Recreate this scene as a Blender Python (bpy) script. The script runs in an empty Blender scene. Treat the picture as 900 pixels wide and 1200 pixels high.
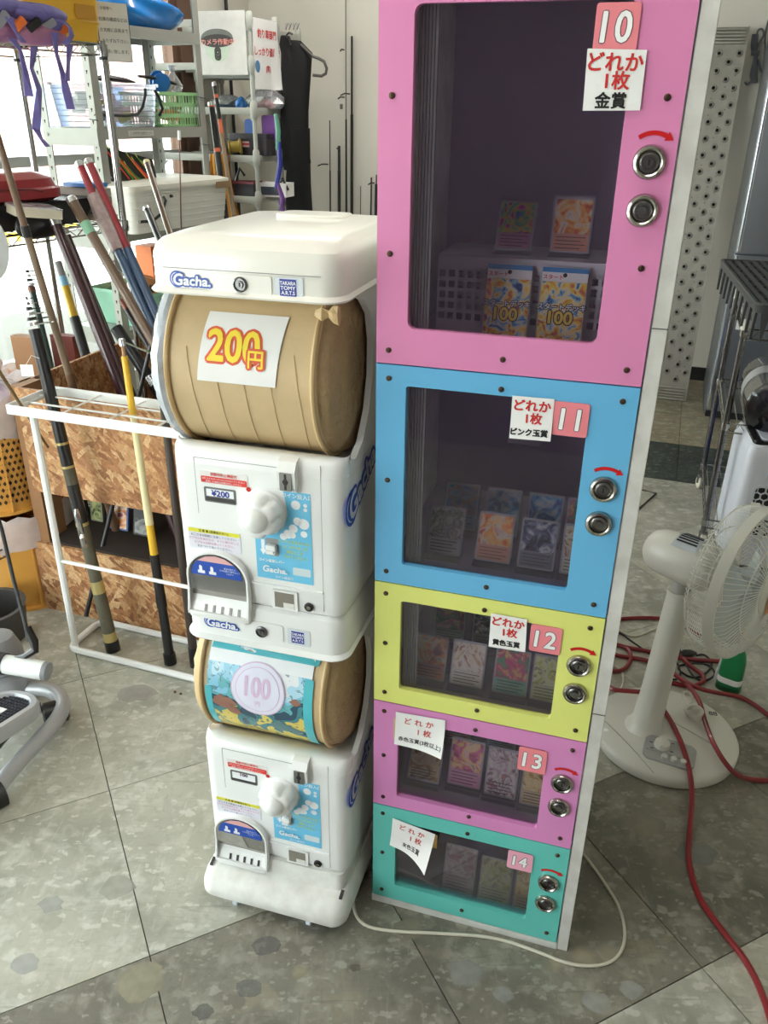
import bpy, bmesh, math, random
from mathutils import Vector, Matrix
random.seed(7)
PI = math.pi
C = bpy.context.scene.collection
SC = bpy.context.scene

# ------------------------------------------------------------------ camera, world, exposure
FPX, PITCH, ROLL, EYE = 964.9, math.radians(25.97), math.radians(-0.69), 1.57
_F = Vector((0, math.cos(PITCH), -math.sin(PITCH))); _U0 = Vector((0, math.sin(PITCH), math.cos(PITCH))); _R0 = Vector((1, 0, 0))
_R = _R0*math.cos(ROLL) - _U0*math.sin(ROLL); _U = _R0*math.sin(ROLL) + _U0*math.cos(ROLL)
CAM = Vector((0, 0, EYE))
cam_data = bpy.data.cameras.new('camera'); cam = bpy.data.objects.new('camera', cam_data); C.objects.link(cam)
cam_data.sensor_fit = 'VERTICAL'; cam_data.sensor_height = 36; cam_data.lens = FPX/1200*36
cam_data.clip_start = 0.05; cam_data.clip_end = 200
m3 = Matrix((_R, _U, -_F)).transposed()
cam.matrix_world = Matrix.Translation(CAM) @ m3.to_4x4()
SC.camera = cam
SC.cycles.transparent_max_bounces = 32
SC.view_settings.view_transform = 'Standard'; SC.view_settings.look = 'None'
SC.view_settings.exposure = 0.38; SC.view_settings.gamma = 1.0; SC.view_settings.use_curve_mapping = False

world = bpy.data.worlds.new('sky'); SC.world = world; world.use_nodes = True
_nt = world.node_tree; _nt.nodes.clear()
_o = _nt.nodes.new('ShaderNodeOutputWorld'); _b = _nt.nodes.new('ShaderNodeBackground')
_tc = _nt.nodes.new('ShaderNodeTexCoord'); _sp = _nt.nodes.new('ShaderNodeSeparateXYZ'); _cr = _nt.nodes.new('ShaderNodeValToRGB')
_nt.links.new(_tc.outputs['Generated'], _sp.inputs[0]); _nt.links.new(_sp.outputs['Z'], _cr.inputs[0])
_cr.color_ramp.elements[0].position = 0.0; _cr.color_ramp.elements[0].color = (1.0, 0.985, 0.96, 1)
_cr.color_ramp.elements[1].position = 0.7; _cr.color_ramp.elements[1].color = (0.78, 0.88, 1.0, 1)
_nt.links.new(_cr.outputs[0], _b.inputs[0]); _b.inputs[1].default_value = 8.0
_nt.links.new(_b.outputs[0], _o.inputs[0])

_s = bpy.data.lights.new('sun', 'SUN'); _s.energy = 6.0; _s.angle = .01; _s.color = (1, .97, .92)
sun = bpy.data.objects.new('sun', _s); C.objects.link(sun); sun.rotation_euler = Vector((-.45, -.35, -.82)).to_track_quat('-Z', 'Y').to_euler()

# ------------------------------------------------------------------ frames (origin, unit u, unit v); x right, y ahead of the lens, z up
class Frame:
    def __init__(s, ox, oy, deg):
        a = math.radians(deg); s.a = a; s.o = Vector((ox, oy, 0)); s.u = Vector((math.cos(a), math.sin(a), 0)); s.v = Vector((-s.u.y, s.u.x, 0))
    def w(s, u, v, z=0): return s.o + s.u*u + s.v*v + Vector((0, 0, z))
    def inv(s, p): d = Vector(p) - s.o; return Vector((d.dot(s.u), d.dot(s.v), d.z))
RM = Frame(0, 0, -19)            # the shop's walls
KF = Frame(-.015, 1.263, -16.66) # the card cabinet
GF = Frame(-.3817, 1.254, -16.0) # the capsule machines
NF = Vector((-1.31, 4.08, 0))
SF = Frame(NF.x, NF.y, 62)       # steel rack: u along it, v behind it
def ray(x, y): return _F + _R*((x-450)/FPX) + _U*((600-y)/FPX)
def onz(x, y, z=0): r = ray(x, y); return CAM + r*((z-EYE)/r.z)
def onF(x, y, F): return CAM + ray(x, y)*F
def onv(fr, v0, x, y):
    r = ray(x, y); p0 = fr.o + fr.v*v0; return CAM + r*((p0-CAM).dot(fr.v)/r.dot(fr.v))

# ------------------------------------------------------------------ materials
def lin(c):
    return tuple((x/255/12.92 if x/255 <= .04045 else ((x/255+.055)/1.055)**2.4) for x in c)
_M = {}
def mat(name, rgb, rough=.5, metal=0., var=.06, scale=14., bump=0., alpha=None, dirt=None, coat=0., spec=.5):
    if name in _M: return _M[name]
    m = bpy.data.materials.new(name); m.use_nodes = True; nt = m.node_tree; b = nt.nodes['Principled BSDF']
    c = lin(rgb)
    b.inputs['Roughness'].default_value = rough; b.inputs['Metallic'].default_value = metal
    b.inputs['Coat Weight'].default_value = coat; b.inputs['Specular IOR Level'].default_value = spec
    tc = nt.nodes.new('ShaderNodeTexCoord'); nz = nt.nodes.new('ShaderNodeTexNoise'); nz.inputs['Scale'].default_value = scale
    nz.inputs['Detail'].default_value = 4; nt.links.new(tc.outputs['Object'], nz.inputs['Vector'])
    mx = nt.nodes.new('ShaderNodeMix'); mx.data_type = 'RGBA'
    d = dirt and lin(dirt) or tuple(x*(1-var*3) for x in c)
    mx.inputs[6].default_value = (*[min(1, x*(1+var)) for x in c], 1); mx.inputs[7].default_value = (*d, 1)
    mr = nt.nodes.new('ShaderNodeMapRange'); mr.inputs[1].default_value = .35; mr.inputs[2].default_value = .85
    mr.inputs[4].default_value = .75 if dirt else .5
    nt.links.new(nz.outputs['Fac'], mr.inputs[0]); nt.links.new(mr.outputs[0], mx.inputs[0])
    nt.links.new(mx.outputs[2], b.inputs['Base Color'])
    if bump:
        bp = nt.nodes.new('ShaderNodeBump'); bp.inputs['Strength'].default_value = bump; bp.inputs['Distance'].default_value = .004
        nt.links.new(nz.outputs['Fac'], bp.inputs['Height']); nt.links.new(bp.outputs[0], b.inputs['Normal'])
    if alpha is not None: b.inputs['Alpha'].default_value = alpha
    _M[name] = m; return m
def glassy(name, tint=(255, 255, 255), refl=.06, rough=.02, film=0., film_rgb=(200, 200, 200)):
    """thin clear sheet: light passes, a little mirror, an optional milky film"""
    if name in _M: return _M[name]
    m = bpy.data.materials.new(name); m.use_nodes = True; nt = m.node_tree; nt.nodes.remove(nt.nodes['Principled BSDF'])
    out = nt.nodes['Material Output']
    tr = nt.nodes.new('ShaderNodeBsdfTransparent'); tr.inputs[0].default_value = (*lin(tint), 1)
    gl = nt.nodes.new('ShaderNodeBsdfGlossy'); gl.inputs['Roughness'].default_value = rough
    df = nt.nodes.new('ShaderNodeBsdfDiffuse'); df.inputs[0].default_value = (*lin(film_rgb), 1)
    a = nt.nodes.new('ShaderNodeMixShader'); a.inputs[0].default_value = film
    nt.links.new(tr.outputs[0], a.inputs[1]); nt.links.new(df.outputs[0], a.inputs[2])
    lw = nt.nodes.new('ShaderNodeLayerWeight'); lw.inputs[0].default_value = .25
    mr = nt.nodes.new('ShaderNodeMapRange'); mr.inputs[3].default_value = refl; mr.inputs[4].default_value = min(1, refl+.6)
    nt.links.new(lw.outputs['Fresnel'], mr.inputs[0])
    b = nt.nodes.new('ShaderNodeMixShader'); nt.links.new(mr.outputs[0], b.inputs[0])
    nt.links.new(a.outputs[0], b.inputs[1]); nt.links.new(gl.outputs[0], b.inputs[2]); nt.links.new(b.outputs[0], out.inputs[0])
    _M[name] = m; return m
def art(name, cols, scale=8., dist=1.5, rough=.25, kind='noise', seedrand=True, coat=.3):
    """printed picture of abstract colour shapes"""
    if name in _M: return _M[name]
    m = bpy.data.materials.new(name); m.use_nodes = True; nt = m.node_tree; b = nt.nodes['Principled BSDF']
    b.inputs['Roughness'].default_value = rough; b.inputs['Coat Weight'].default_value = coat
    tc = nt.nodes.new('ShaderNodeTexCoord'); ad = nt.nodes.new('ShaderNodeVectorMath'); ad.operation = 'ADD'
    oi = nt.nodes.new('ShaderNodeObjectInfo'); ml = nt.nodes.new('ShaderNodeMath'); ml.operation = 'MULTIPLY'; ml.inputs[1].default_value = 37
    nt.links.new(oi.outputs['Random'], ml.inputs[0]); nt.links.new(tc.outputs['Object'], ad.inputs[0]); nt.links.new(ml.outputs[0], ad.inputs[1])
    nz = nt.nodes.new('ShaderNodeTexNoise'); nz.inputs['Scale'].default_value = scale; nz.inputs['Distortion'].default_value = dist; nz.inputs['Detail'].default_value = 3
    nt.links.new(ad.outputs[0], nz.inputs['Vector'])
    cr = nt.nodes.new('ShaderNodeValToRGB'); cr.color_ramp.interpolation = 'CONSTANT' if kind == 'hard' else 'LINEAR'
    n = len(cols); e = cr.color_ramp.elements
    while len(e) < n: e.new(.5)
    for i, c in enumerate(cols):
        e[i].position = .3+.42*i/(n-1) if n > 1 else 0; e[i].color = (*lin(c), 1)
    nt.links.new(nz.outputs['Fac'], cr.inputs[0]); nt.links.new(cr.outputs[0], b.inputs['Base Color'])
    _M[name] = m; return m

# ------------------------------------------------------------------ mesh builder
class MB:
    def __init__(s): s.v = []; s.f = []; s.m = []; s.mats = []; s.T = None; s.cur = 0
    def use(s, m):
        if m not in s.mats: s.mats.append(m)
        s.cur = s.mats.index(m); return s
    def add(s, vs, fs):
        n = len(s.v)
        if s.T is not None: vs = [s.T @ Vector(p) for p in vs]
        s.v += [tuple(p) for p in vs]; s.f += [[i+n for i in f] for f in fs]; s.m += [s.cur]*len(fs); return s
    def box(s, a, b):
        x0, y0, z0 = a; x1, y1, z1 = b
        return s.add([(x0,y0,z0),(x1,y0,z0),(x1,y1,z0),(x0,y1,z0),(x0,y0,z1),(x1,y0,z1),(x1,y1,z1),(x0,y1,z1)],
                     [[0,3,2,1],[4,5,6,7],[0,1,5,4],[1,2,6,5],[2,3,7,6],[3,0,4,7]])
    def rbox(s, a, b, r, axis=2, n=4, e=0.0):
        """box with rounded vertical edges (about axis), edges eased by e"""
        idx = [(1,2,0),(2,0,1),(0,1,2)][axis]
        i, j, k = idx
        ring = rrect(a[i], b[i], a[j], b[j], r, n)
        rings = []
        lv = [(a[k], e), (a[k]+e, 0), (b[k]-e, 0), (b[k], e)] if e else [(a[k], 0), (b[k], 0)]
        for h, ins in lv:
            rr = rrect(a[i]+ins, b[i]-ins, a[j]+ins, b[j]-ins, max(r-ins, .0005), n) if ins else ring
            out = []
            for p in rr:
                q = [0,0,0]; q[i] = p[0]; q[j] = p[1]; q[k] = h; out.append(tuple(q))
            rings.append(out)
        return s.loft(rings)
    def loft(s, rings, caps=True, close=True):
        n = len(rings[0]); vs = [p for r in rings for p in r]; fs = []
        for a in range(len(rings)-1):
            for i in range(n if close else n-1):
                j = (i+1) % n; fs.append([a*n+i, a*n+j, (a+1)*n+j, (a+1)*n+i])
        if caps: fs.append(list(range(n))[::-1]); fs.append([(len(rings)-1)*n+i for i in range(n)])
        return s.add(vs, fs)
    def cyl(s, p, q, r0, r1=None, n=16, caps=True):
        return s.tube([p, q], [r0, r0 if r1 is None else r1], n, caps)
    def tube(s, path, r, n=10, caps=True, flat=None):
        path = [Vector(p) for p in path]; k = len(path)
        rr = r if isinstance(r, (list, tuple)) else [r]*k
        rings = []; prev = None
        for i, p in enumerate(path):
            t = (path[min(i+1, k-1)] - path[max(i-1, 0)])
            if t.length < 1e-9: t = Vector((0, 0, 1))
            t.normalize()
            if prev is None:
                a = Vector((0, 0, 1)) if abs(t.z) < .9 else Vector((1, 0, 0)); x = t.cross(a).normalized()
            else: x = (prev - t*prev.dot(t)).normalized()
            prev = x; y = t.cross(x)
            fy = flat if flat else 1
            rings.append([p + x*rr[i]*math.cos(2*PI*j/n) + y*rr[i]*fy*math.sin(2*PI*j/n) for j in range(n)])
        return s.loft(rings, caps)
    def lathe(s, prof, o=(0,0,0), ax=(0,0,1), n=24, caps=True):
        ax = Vector(ax).normalized(); o = Vector(o)
        a = Vector((0,0,1)) if abs(ax.z) < .9 else Vector((1,0,0)); x = ax.cross(a).normalized(); y = ax.cross(x)
        return s.loft([[o + ax*h + (x*math.cos(2*PI*j/n) + y*math.sin(2*PI*j/n))*max(r, 1e-4) for j in range(n)] for r, h in prof], caps)
    def prism(s, poly, h0, h1, axis=2):
        """poly in the two other axes (cyclic order), extruded along axis"""
        i, j, k = [(1,2,0),(2,0,1),(0,1,2)][axis]; rings = []
        for h in (h0, h1):
            o = []
            for p in poly:
                q = [0,0,0]; q[i] = p[0]; q[j] = p[1]; q[k] = h; o.append(tuple(q))
            rings.append(o)
        return s.loft(rings)
    def frame_plate(s, out, inn, y0, y1):
        """plate in x-z with a hole: out and inn are equal-length loops of (x,z)"""
        n = len(out); vs = []
        for y in (y0, y1):
            vs += [(p[0], y, p[1]) for p in out]; vs += [(p[0], y, p[1]) for p in inn]
        fs = []
        for i in range(n):
            j = (i+1) % n
            fs += [[i, j, n+j, n+i], [2*n+i, 3*n+i, 3*n+j, 2*n+j], [i, 2*n+i, 2*n+j, j], [n+i, n+j, 3*n+j, 3*n+i]]
        return s.add(vs, fs)
    def bar(s, p, q, w, h, up=(0,0,1)):
        """square bar between two points, w across, h along up"""
        p = Vector(p); q = Vector(q); t = (q-p).normalized(); up = Vector(up)
        x = t.cross(up)
        if x.length < 1e-6: x = t.cross(Vector((1,0,0)))
        x.normalize(); y = x.cross(t).normalized()
        return s.loft([[c + x*a*w/2 + y*b*h/2 for a, b in ((-1,-1),(1,-1),(1,1),(-1,1))] for c in (p, q)])
    def grid(s, fn, nu, nv, thick=0):
        vs = [fn(i/nu, j/nv) for j in range(nv+1) for i in range(nu+1)]
        fs = [[j*(nu+1)+i, j*(nu+1)+i+1, (j+1)*(nu+1)+i+1, (j+1)*(nu+1)+i] for j in range(nv) for i in range(nu)]
        return s.add(vs, fs)
    def mesh(s, m, smooth=35):
        me = bpy.data.meshes.new('mesh'); me.from_pydata(s.v, [], s.f)
        if s.mats:
            for x in s.mats: me.materials.append(x)
            me.polygons.foreach_set('material_index', s.m)
        elif m: me.materials.append(m)
        me.validate()
        bm = bmesh.new(); bm.from_mesh(me); bmesh.ops.recalc_face_normals(bm, faces=bm.faces); bm.to_mesh(me); bm.free()
        if smooth:
            me.polygons.foreach_set('use_smooth', [True]*len(me.polygons)); me.set_sharp_from_angle(angle=math.radians(smooth))
        return me
def rrect(x0, x1, y0, y1, r, n=4):
    pts = []
    for cx, cy, a0 in ((x1-r, y1-r, 0), (x0+r, y1-r, 90), (x0+r, y0+r, 180), (x1-r, y0+r, 270)):
        for k in range(n+1):
            a = math.radians(a0 + 90*k/n); pts.append((cx+r*math.cos(a), cy+r*math.sin(a)))
    return pts
def obj(name, mb, m=None, parent=None, loc=None, world=False, smooth=35, **props):
    """link one mesh object; world=True: the vertices are given in scene coordinates"""
    me = mb.mesh(m, smooth) if isinstance(mb, MB) else mb
    o = bpy.data.objects.new(name, me); C.objects.link(o)
    if parent is not None:
        o.parent = parent
        if world: me.transform(wmat(parent).inverted())
    if loc is not None: o.location = loc
    for k, v in props.items(): o[k] = v
    return o
def wmat(o):
    m = o.matrix_basis.copy()
    return wmat(o.parent) @ m if o.parent else m
def thing(name, label, cat, loc=(0,0,0), rz=0., group=None, rot=None):
    o = bpy.data.objects.new(name, None); o.empty_display_size = .05; C.objects.link(o)
    o.location = loc; o.rotation_euler = rot if rot else (0, 0, rz); o['label'] = label; o['category'] = cat
    if group: o['group'] = group
    return o
def tag(o, label, cat, group=None):
    o['label'] = label; o['category'] = cat
    if group: o['group'] = group
    return o
def struct(name, mb, m=None, parent=None, **k):
    o = obj(name, mb, m, parent, **k)
    if parent is None: o['kind'] = 'structure'
    return o
def fthing(name, label, cat, fr, u, v, z=0, rz=0., group=None):
    return thing(name, label, cat, fr.w(u, v, z), fr.a+rz, group)
def dup(root, parent=None):
    c = root.copy(); C.objects.link(c)
    if parent: c.parent = parent
    for ch in list(root.children): dup(ch, c)
    return c

# ------------------------------------------------------------------ lettering
_T = {}
def text_pts(body, size, offset=0., space=1., line=1.):
    k = (body, size, offset, space, line)
    if k in _T: return _T[k]
    cu = bpy.data.curves.new('t', 'FONT'); cu.body = body; cu.size = size; cu.offset = offset; cu.align_x = 'CENTER'; cu.align_y = 'CENTER'
    cu.space_character = space; cu.space_line = line; cu.resolution_u = 3
    o = bpy.data.objects.new('t', cu); C.objects.link(o)
    dg = bpy.context.evaluated_depsgraph_get(); dg.update(); me = bpy.data.meshes.new_from_object(o.evaluated_get(dg))
    vs = [tuple(v.co) for v in me.vertices]; fs = [list(p.vertices) for p in me.polygons]
    bpy.data.objects.remove(o); bpy.data.curves.remove(cu); bpy.data.meshes.remove(me)
    _T[k] = (vs, fs); return _T[k]
def put_text(mb, m, body, size, o, x, y, offset=0., lift=0., shear=0., sx=1., sy=1., space=1., line=1., rot=0.):
    """flat lettering centred at o; x, y: axes of the sheet; lifted along x cross y"""
    vs, fs = text_pts(body, size, 0., space, line)
    o = Vector(o); x = Vector(x).normalized(); y = Vector(y).normalized(); nrm = x.cross(y)
    if vs:
        cx = (max(v[0] for v in vs)+min(v[0] for v in vs))/2; cy = (max(v[1] for v in vs)+min(v[1] for v in vs))/2
    else: return mb
    mb.use(m); ca, sa = math.cos(rot), math.sin(rot); P = []
    for v in vs:
        a = (v[0]-cx)*sx + (v[1]-cy)*shear; b = (v[1]-cy)*sy; a, b = a*ca-b*sa, a*sa+b*ca
        P.append(o + x*a + y*b + nrm*lift)
    if offset > 0:       # thicker strokes: the same outline laid round a small circle
        n = 8 if offset < size*.05 else 12
        for k in range(n):
            d = (x*math.cos(2*PI*k/n)+y*math.sin(2*PI*k/n))*offset; mb.add([q+d-nrm*(2.5e-5*(k+1)) for q in P], fs)
    return mb.add(P, fs)
X3, Y3, Z3 = Vector((1,0,0)), Vector((0,1,0)), Vector((0,0,1))
# ------------------------------------------------------------------ the room
def tile_mat(name, base, dark, light, chunk, chs=9., cth=.58, vein=.5, rough=.42, lk=.6):
    m = bpy.data.materials.new(name); m.use_nodes = True; nt = m.node_tree; b = nt.nodes['Principled BSDF']; L = nt.links.new
    g = nt.nodes.new('ShaderNodeNewGeometry'); oi = nt.nodes.new('ShaderNodeObjectInfo')
    ml = nt.nodes.new('ShaderNodeMath'); ml.operation = 'MULTIPLY'; ml.inputs[1].default_value = 9; L(oi.outputs['Random'], ml.inputs[0])
    ad = nt.nodes.new('ShaderNodeVectorMath'); ad.operation = 'ADD'; L(g.outputs['Position'], ad.inputs[0]); L(ml.outputs[0], ad.inputs[1])
    vec = ad.outputs[0]
    def noise(sc, det=4, dist=0., v=vec):
        n = nt.nodes.new('ShaderNodeTexNoise'); n.inputs['Scale'].default_value = sc; n.inputs['Detail'].default_value = det; n.inputs['Distortion'].default_value = dist
        L(v, n.inputs['Vector']); return n.outputs['Fac']
    def mr(f, a, c):
        n = nt.nodes.new('ShaderNodeMapRange'); n.inputs[1].default_value = a; n.inputs[2].default_value = c; L(f, n.inputs[0]); return n.outputs[0]
    def mix(f, a, c, k=1.):
        n = nt.nodes.new('ShaderNodeMix'); n.data_type = 'RGBA'
        if k != 1.:
            q = nt.nodes.new('ShaderNodeMath'); q.operation = 'MULTIPLY'; q.inputs[1].default_value = k; L(f, q.inputs[0]); f = q.outputs[0]
        L(f, n.inputs[0])
        for s, x in ((6, a), (7, c)):
            if isinstance(x, tuple): n.inputs[s].default_value = (*lin(x), 1)
            else: L(x, n.inputs[s])
        return n.outputs[2]
    c = mix(mr(noise(4, 6, .4), .36, .66), base, dark)
    c = mix(mr(noise(22, 8, .5), .48, .74), c, light, lk)
    c = mix(mr(noise(60, 6, .6), .52, .70), c, dark, .45)
    c = mix(mr(noise(2.2, 3, .5), .5, .75), c, chunk, .35)
    mp = nt.nodes.new('ShaderNodeMapping'); mp.inputs['Scale'].default_value = (1, 1.7, 1); mp.inputs['Rotation'].default_value = (0, 0, .6); L(vec, mp.inputs[0])
    # broken stone chunks: voronoi cells picked by their own random value
    for sc, lo, col, k in ((chs, cth+.06, chunk, .45), (chs*1.7, .90, dark, .6), (chs*3.1, .86, light, .55), (chs*7, .86, light, .5)):
        wv = nt.nodes.new('ShaderNodeVectorMath'); wv.operation = 'ADD'; nn = nt.nodes.new('ShaderNodeTexNoise'); nn.inputs['Scale'].default_value = sc*1.5; L(vec, nn.inputs['Vector'])
        sc_ = nt.nodes.new('ShaderNodeVectorMath'); sc_.operation = 'SCALE'; sc_.inputs['Scale'].default_value = 1.5/sc; L(nn.outputs['Color'], sc_.inputs[0])
        L(mp.outputs[0], wv.inputs[0]); L(sc_.outputs[0], wv.inputs[1])
        vo = nt.nodes.new('ShaderNodeTexVoronoi'); vo.inputs['Scale'].default_value = sc; L(wv.outputs[0], vo.inputs['Vector'])
        sp = nt.nodes.new('ShaderNodeSeparateColor'); L(vo.outputs['Color'], sp.inputs[0])
        d = mr(vo.outputs['Distance'], .62, .38); pk = mr(sp.outputs[0], lo, lo+.06)
        q = nt.nodes.new('ShaderNodeMath'); q.operation = 'MULTIPLY'; L(d, q.inputs[0]); L(pk, q.inputs[1])
        c = mix(q.outputs[0], c, col, k)
    # fine scratches
    mp2 = nt.nodes.new('ShaderNodeMapping'); mp2.inputs['Scale'].default_value = (60, 6, 1); mp2.inputs['Rotation'].default_value = (0, 0, .9); L(vec, mp2.inputs[0])
    c = mix(mr(noise(1.6, 5, 1.5, mp2.outputs[0]), .6, .75), c, light, vein*.6)
    mp3 = nt.nodes.new('ShaderNodeMapping'); mp3.inputs['Scale'].default_value = (5, 50, 1); mp3.inputs['Rotation'].default_value = (0, 0, .5); L(vec, mp3.inputs[0])
    c = mix(mr(noise(1.6, 5, 1.2, mp3.outputs[0]), .6, .72), c, dark, vein)
    L(c, b.inputs['Base Color'])
    rr = nt.nodes.new('ShaderNodeMapRange'); rr.inputs[3].default_value = rough-.1; rr.inputs[4].default_value = rough+.2; L(noise(7, 5), rr.inputs[0]); L(rr.outputs[0], b.inputs['Roughness'])
    bp = nt.nodes.new('ShaderNodeBump'); bp.inputs['Strength'].default_value = .12; bp.inputs['Distance'].default_value = .002; L(noise(60, 4), bp.inputs['Height']); L(bp.outputs[0], b.inputs['Normal'])
    return m
TL = tile_mat('floor_stone_light', (180, 178, 164), (148, 147, 134), (212, 211, 202), (190, 184, 164), 8., .84, .6)
TD = tile_mat('floor_stone_brown', (130, 126, 113), (100, 96, 86), (168, 165, 152), (150, 138, 118), 11., .84, .5)
TG = tile_mat('floor_marble_green', (50, 60, 56), (26, 33, 31), (128, 138, 130), (40, 52, 50), 12., .8, .5, lk=.22)
TF = tile_mat('floor_stone_grey', (150, 144, 124), (118, 110, 92), (184, 180, 162), (150, 128, 106), 9., .7, .4)

def clip(poly, fn):
    out = []
    for i in range(len(poly)):
        a, b = poly[i], poly[(i+1) % len(poly)]; da, db = fn(a), fn(b)
        if da >= 0: out.append(a)
        if (da >= 0) != (db >= 0):
            t = da/(da-db); out.append((a[0]+(b[0]-a[0])*t, a[1]+(b[1]-a[1])*t))
    return out
LEFT, RIGHT, BACK, NEAR = -2.93, 1.75, 5.65, -1.6
V1, V2, TS = 3.85, 4.37, .507
WF = Frame(*(RM.w(LEFT, 4.98).xy), 62)     # the shop window: u along it (towards the lens is negative), v outwards
def inroom(x, y): return RM.inv((x, y, 0))
floor = struct('floor', MB().add([tuple(p)[:3] for p in (RM.w(-6, NEAR-.2, -.006), RM.w(RIGHT+.2, NEAR-.2, -.006), RM.w(RIGHT+.2, BACK+.2, -.006), RM.w(-6, BACK+.2, -.006))], [[0,1,2,3]]),
               mat('grout', (82, 80, 72), .9))
def tile(poly, m, rzz=0):
    cx = sum(p[0] for p in poly)/len(poly); cy = sum(p[1] for p in poly)/len(poly)
    g = 1.2e-3; pp = []
    for p in poly:
        d = math.hypot(p[0]-cx, p[1]-cy) or 1; k = (d-g*1.4)/d; pp.append(((p[0]-cx)*k, (p[1]-cy)*k))
    mb = MB().prism(pp, -.006, 0.0, 2)
    obj('tile', mb, m, floor, loc=(cx, cy, 0), smooth=0)
D26 = math.radians(26); dp = (math.cos(D26), math.sin(D26)); dq = (-dp[1], dp[0])
for i in range(-9, 9):
    for j in range(-4, 10):
        p0, q0 = .068+TS*i, .708+TS*j
        poly = [(p0, q0), (p0+TS, q0), (p0+TS, q0+TS), (p0, q0+TS)]
        poly = [(dp[0]*a+dq[0]*b, dp[1]*a+dq[1]*b) for a, b in poly]
        poly = clip(poly, lambda p: V1-inroom(*p)[1]); poly = poly and clip(poly, lambda p: inroom(*p)[0]-(-3.6)); poly = poly and clip(poly, lambda p: RIGHT-inroom(*p)[0])
        poly = poly and clip(poly, lambda p: inroom(*p)[1]-NEAR)
        if len(poly) > 2: tile(poly, TD if (j == 0 or j == 3 and i < 20) and j == 0 else TL)
for i in range(-7, 4):
    u0 = .142+TS*i; u1 = min(u0+TS, RIGHT)
    if u0 >= RIGHT: continue
    def rq(a, b, c, d): return [tuple(RM.w(x, y).xy) for x, y in ((a, b), (c, b), (c, d), (a, d))]
    tile(rq(u0, V1, u1, V2), TG)
    for j in range(3):
        v0 = V2+TS*j; v1 = min(v0+TS, BACK)
        if v0 < BACK: tile(rq(u0, v0, u1, v1), TF)

wall_m = mat('wall_paint', (226, 222, 212), .75, var=.02, scale=3, bump=.05)
CH = 2.75
def rslab(name, u0, v0, u1, v1, z0, z1, m, parent=None):
    mb = MB(); P = [(u0, v0), (u1, v0), (u1, v1), (u0, v1)]
    mb.add([tuple(RM.w(a, b, z)) for z in (z0, z1) for a, b in P], [[0,3,2,1],[4,5,6,7],[0,1,5,4],[1,2,6,5],[2,3,7,6],[3,0,4,7]])
    return struct(name, mb, m, parent, smooth=0)
rslab('wall_back', LEFT-.12, BACK, RIGHT+.12, BACK+.12, 0, CH, wall_m)
rslab('wall_left', LEFT-.12, 4.98, LEFT, BACK, 0, CH, wall_m)
rslab('wall_right', RIGHT, NEAR, RIGHT+.12, BACK, 0, CH, mat('wall_right_paint', (190, 186, 176), .8, var=.03))
rslab('baseboard_back', LEFT, BACK-.012, RIGHT, BACK, 0, .085, mat('rubber_base', (28, 27, 27), .6))
rslab('ceiling', -5.2, NEAR-.1, RIGHT+.12, BACK+.12, CH, CH+.1, mat('ceiling_board', (222, 220, 212), .9, var=.02))
# front of the shop behind the lens: piers, lintel and two glass openings
fm = mat('brown_aluminium', (112, 86, 72), .4, .5, var=.05)
gm = glassy('window_glass', (248, 252, 250), .04)
wf = struct('wall_front', MB(), None)
def rs(mb, u0, v0, u1, v1, z0, z1):
    P = [(u0, v0), (u1, v0), (u1, v1), (u0, v1)]
    return mb.add([tuple(RM.w(a, b, z)) for z in (z0, z1) for a, b in P], [[0,3,2,1],[4,5,6,7],[0,1,5,4],[1,2,6,5],[2,3,7,6],[3,0,4,7]])
mb = MB(); rs(mb, -5.2, NEAR-.12, RIGHT+.12, NEAR, 2.3, CH); rs(mb, -5.2, NEAR-.12, RIGHT+.12, NEAR, 0, .12); rs(mb, -1.7, NEAR-.12, RIGHT+.12, NEAR, .12, 2.3); rs(mb, -5.2, NEAR-.12, -5.0, NEAR, .12, 2.3)
bpy.data.objects.remove(wf); wf = struct('wall_front', mb, mat('wall_front_panel', (116, 102, 116), .7), smooth=0)
w2 = struct('window_2', rs(MB(), -5.0, NEAR-.06, -1.7, NEAR-.052, .12, 2.3), gm, smooth=0)
mbb = MB()
for u in (-4.98, -3.3, -1.72): rs(mbb, u-.03, NEAR-.09, u+.03, NEAR-.03, .12, 2.3)
obj('window_frame', mbb, fm, w2, smooth=0)
# the big shop window on the left
def wslab(mb, s0, s1, d0, d1, z0, z1):
    return mb.add([tuple(WF.w(a, b, z)) for z in (z0, z1) for a, b in ((s0, d0), (s1, d0), (s1, d1), (s0, d1))], [[0,3,2,1],[4,5,6,7],[0,1,5,4],[1,2,6,5],[2,3,7,6],[3,0,4,7]])
WL = -7.6
wl = struct('wall_left_lintel', wslab(wslab(MB(), WL, 0, 0, .12, 2.35, CH), WL, 0, 0, .12, 0, .12), wall_m, smooth=0)
w1 = struct('window_1', wslab(MB(), WL, -.20, .05, .056, .12, 2.35), gm, smooth=0)
obj('window_frame', wslab(wslab(MB(), -.16, 0, .0, .12, .12, 2.35), -.21, -.16, .02, .1, .12, 2.35), fm, w1, smooth=0)
alu = mat('window_aluminium', (158, 158, 156), .35, .7, var=.04)
for s in (-.75, -2.4, -4.0, -5.6, -7.55): obj('window_mullion', wslab(MB(), s-.025, s+.025, .02, .09, .12, 2.35), alu, w1, smooth=0)
for s0, s1, z in ((-2.375, -.775, 1.32), (-.725, -.21, 1.32), (-2.375, -.775, 2.12)):
    obj('window_rail', wslab(MB(), s0, s1, .03, .08, z-.025, z+.025), alu, w1, smooth=0)

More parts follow.
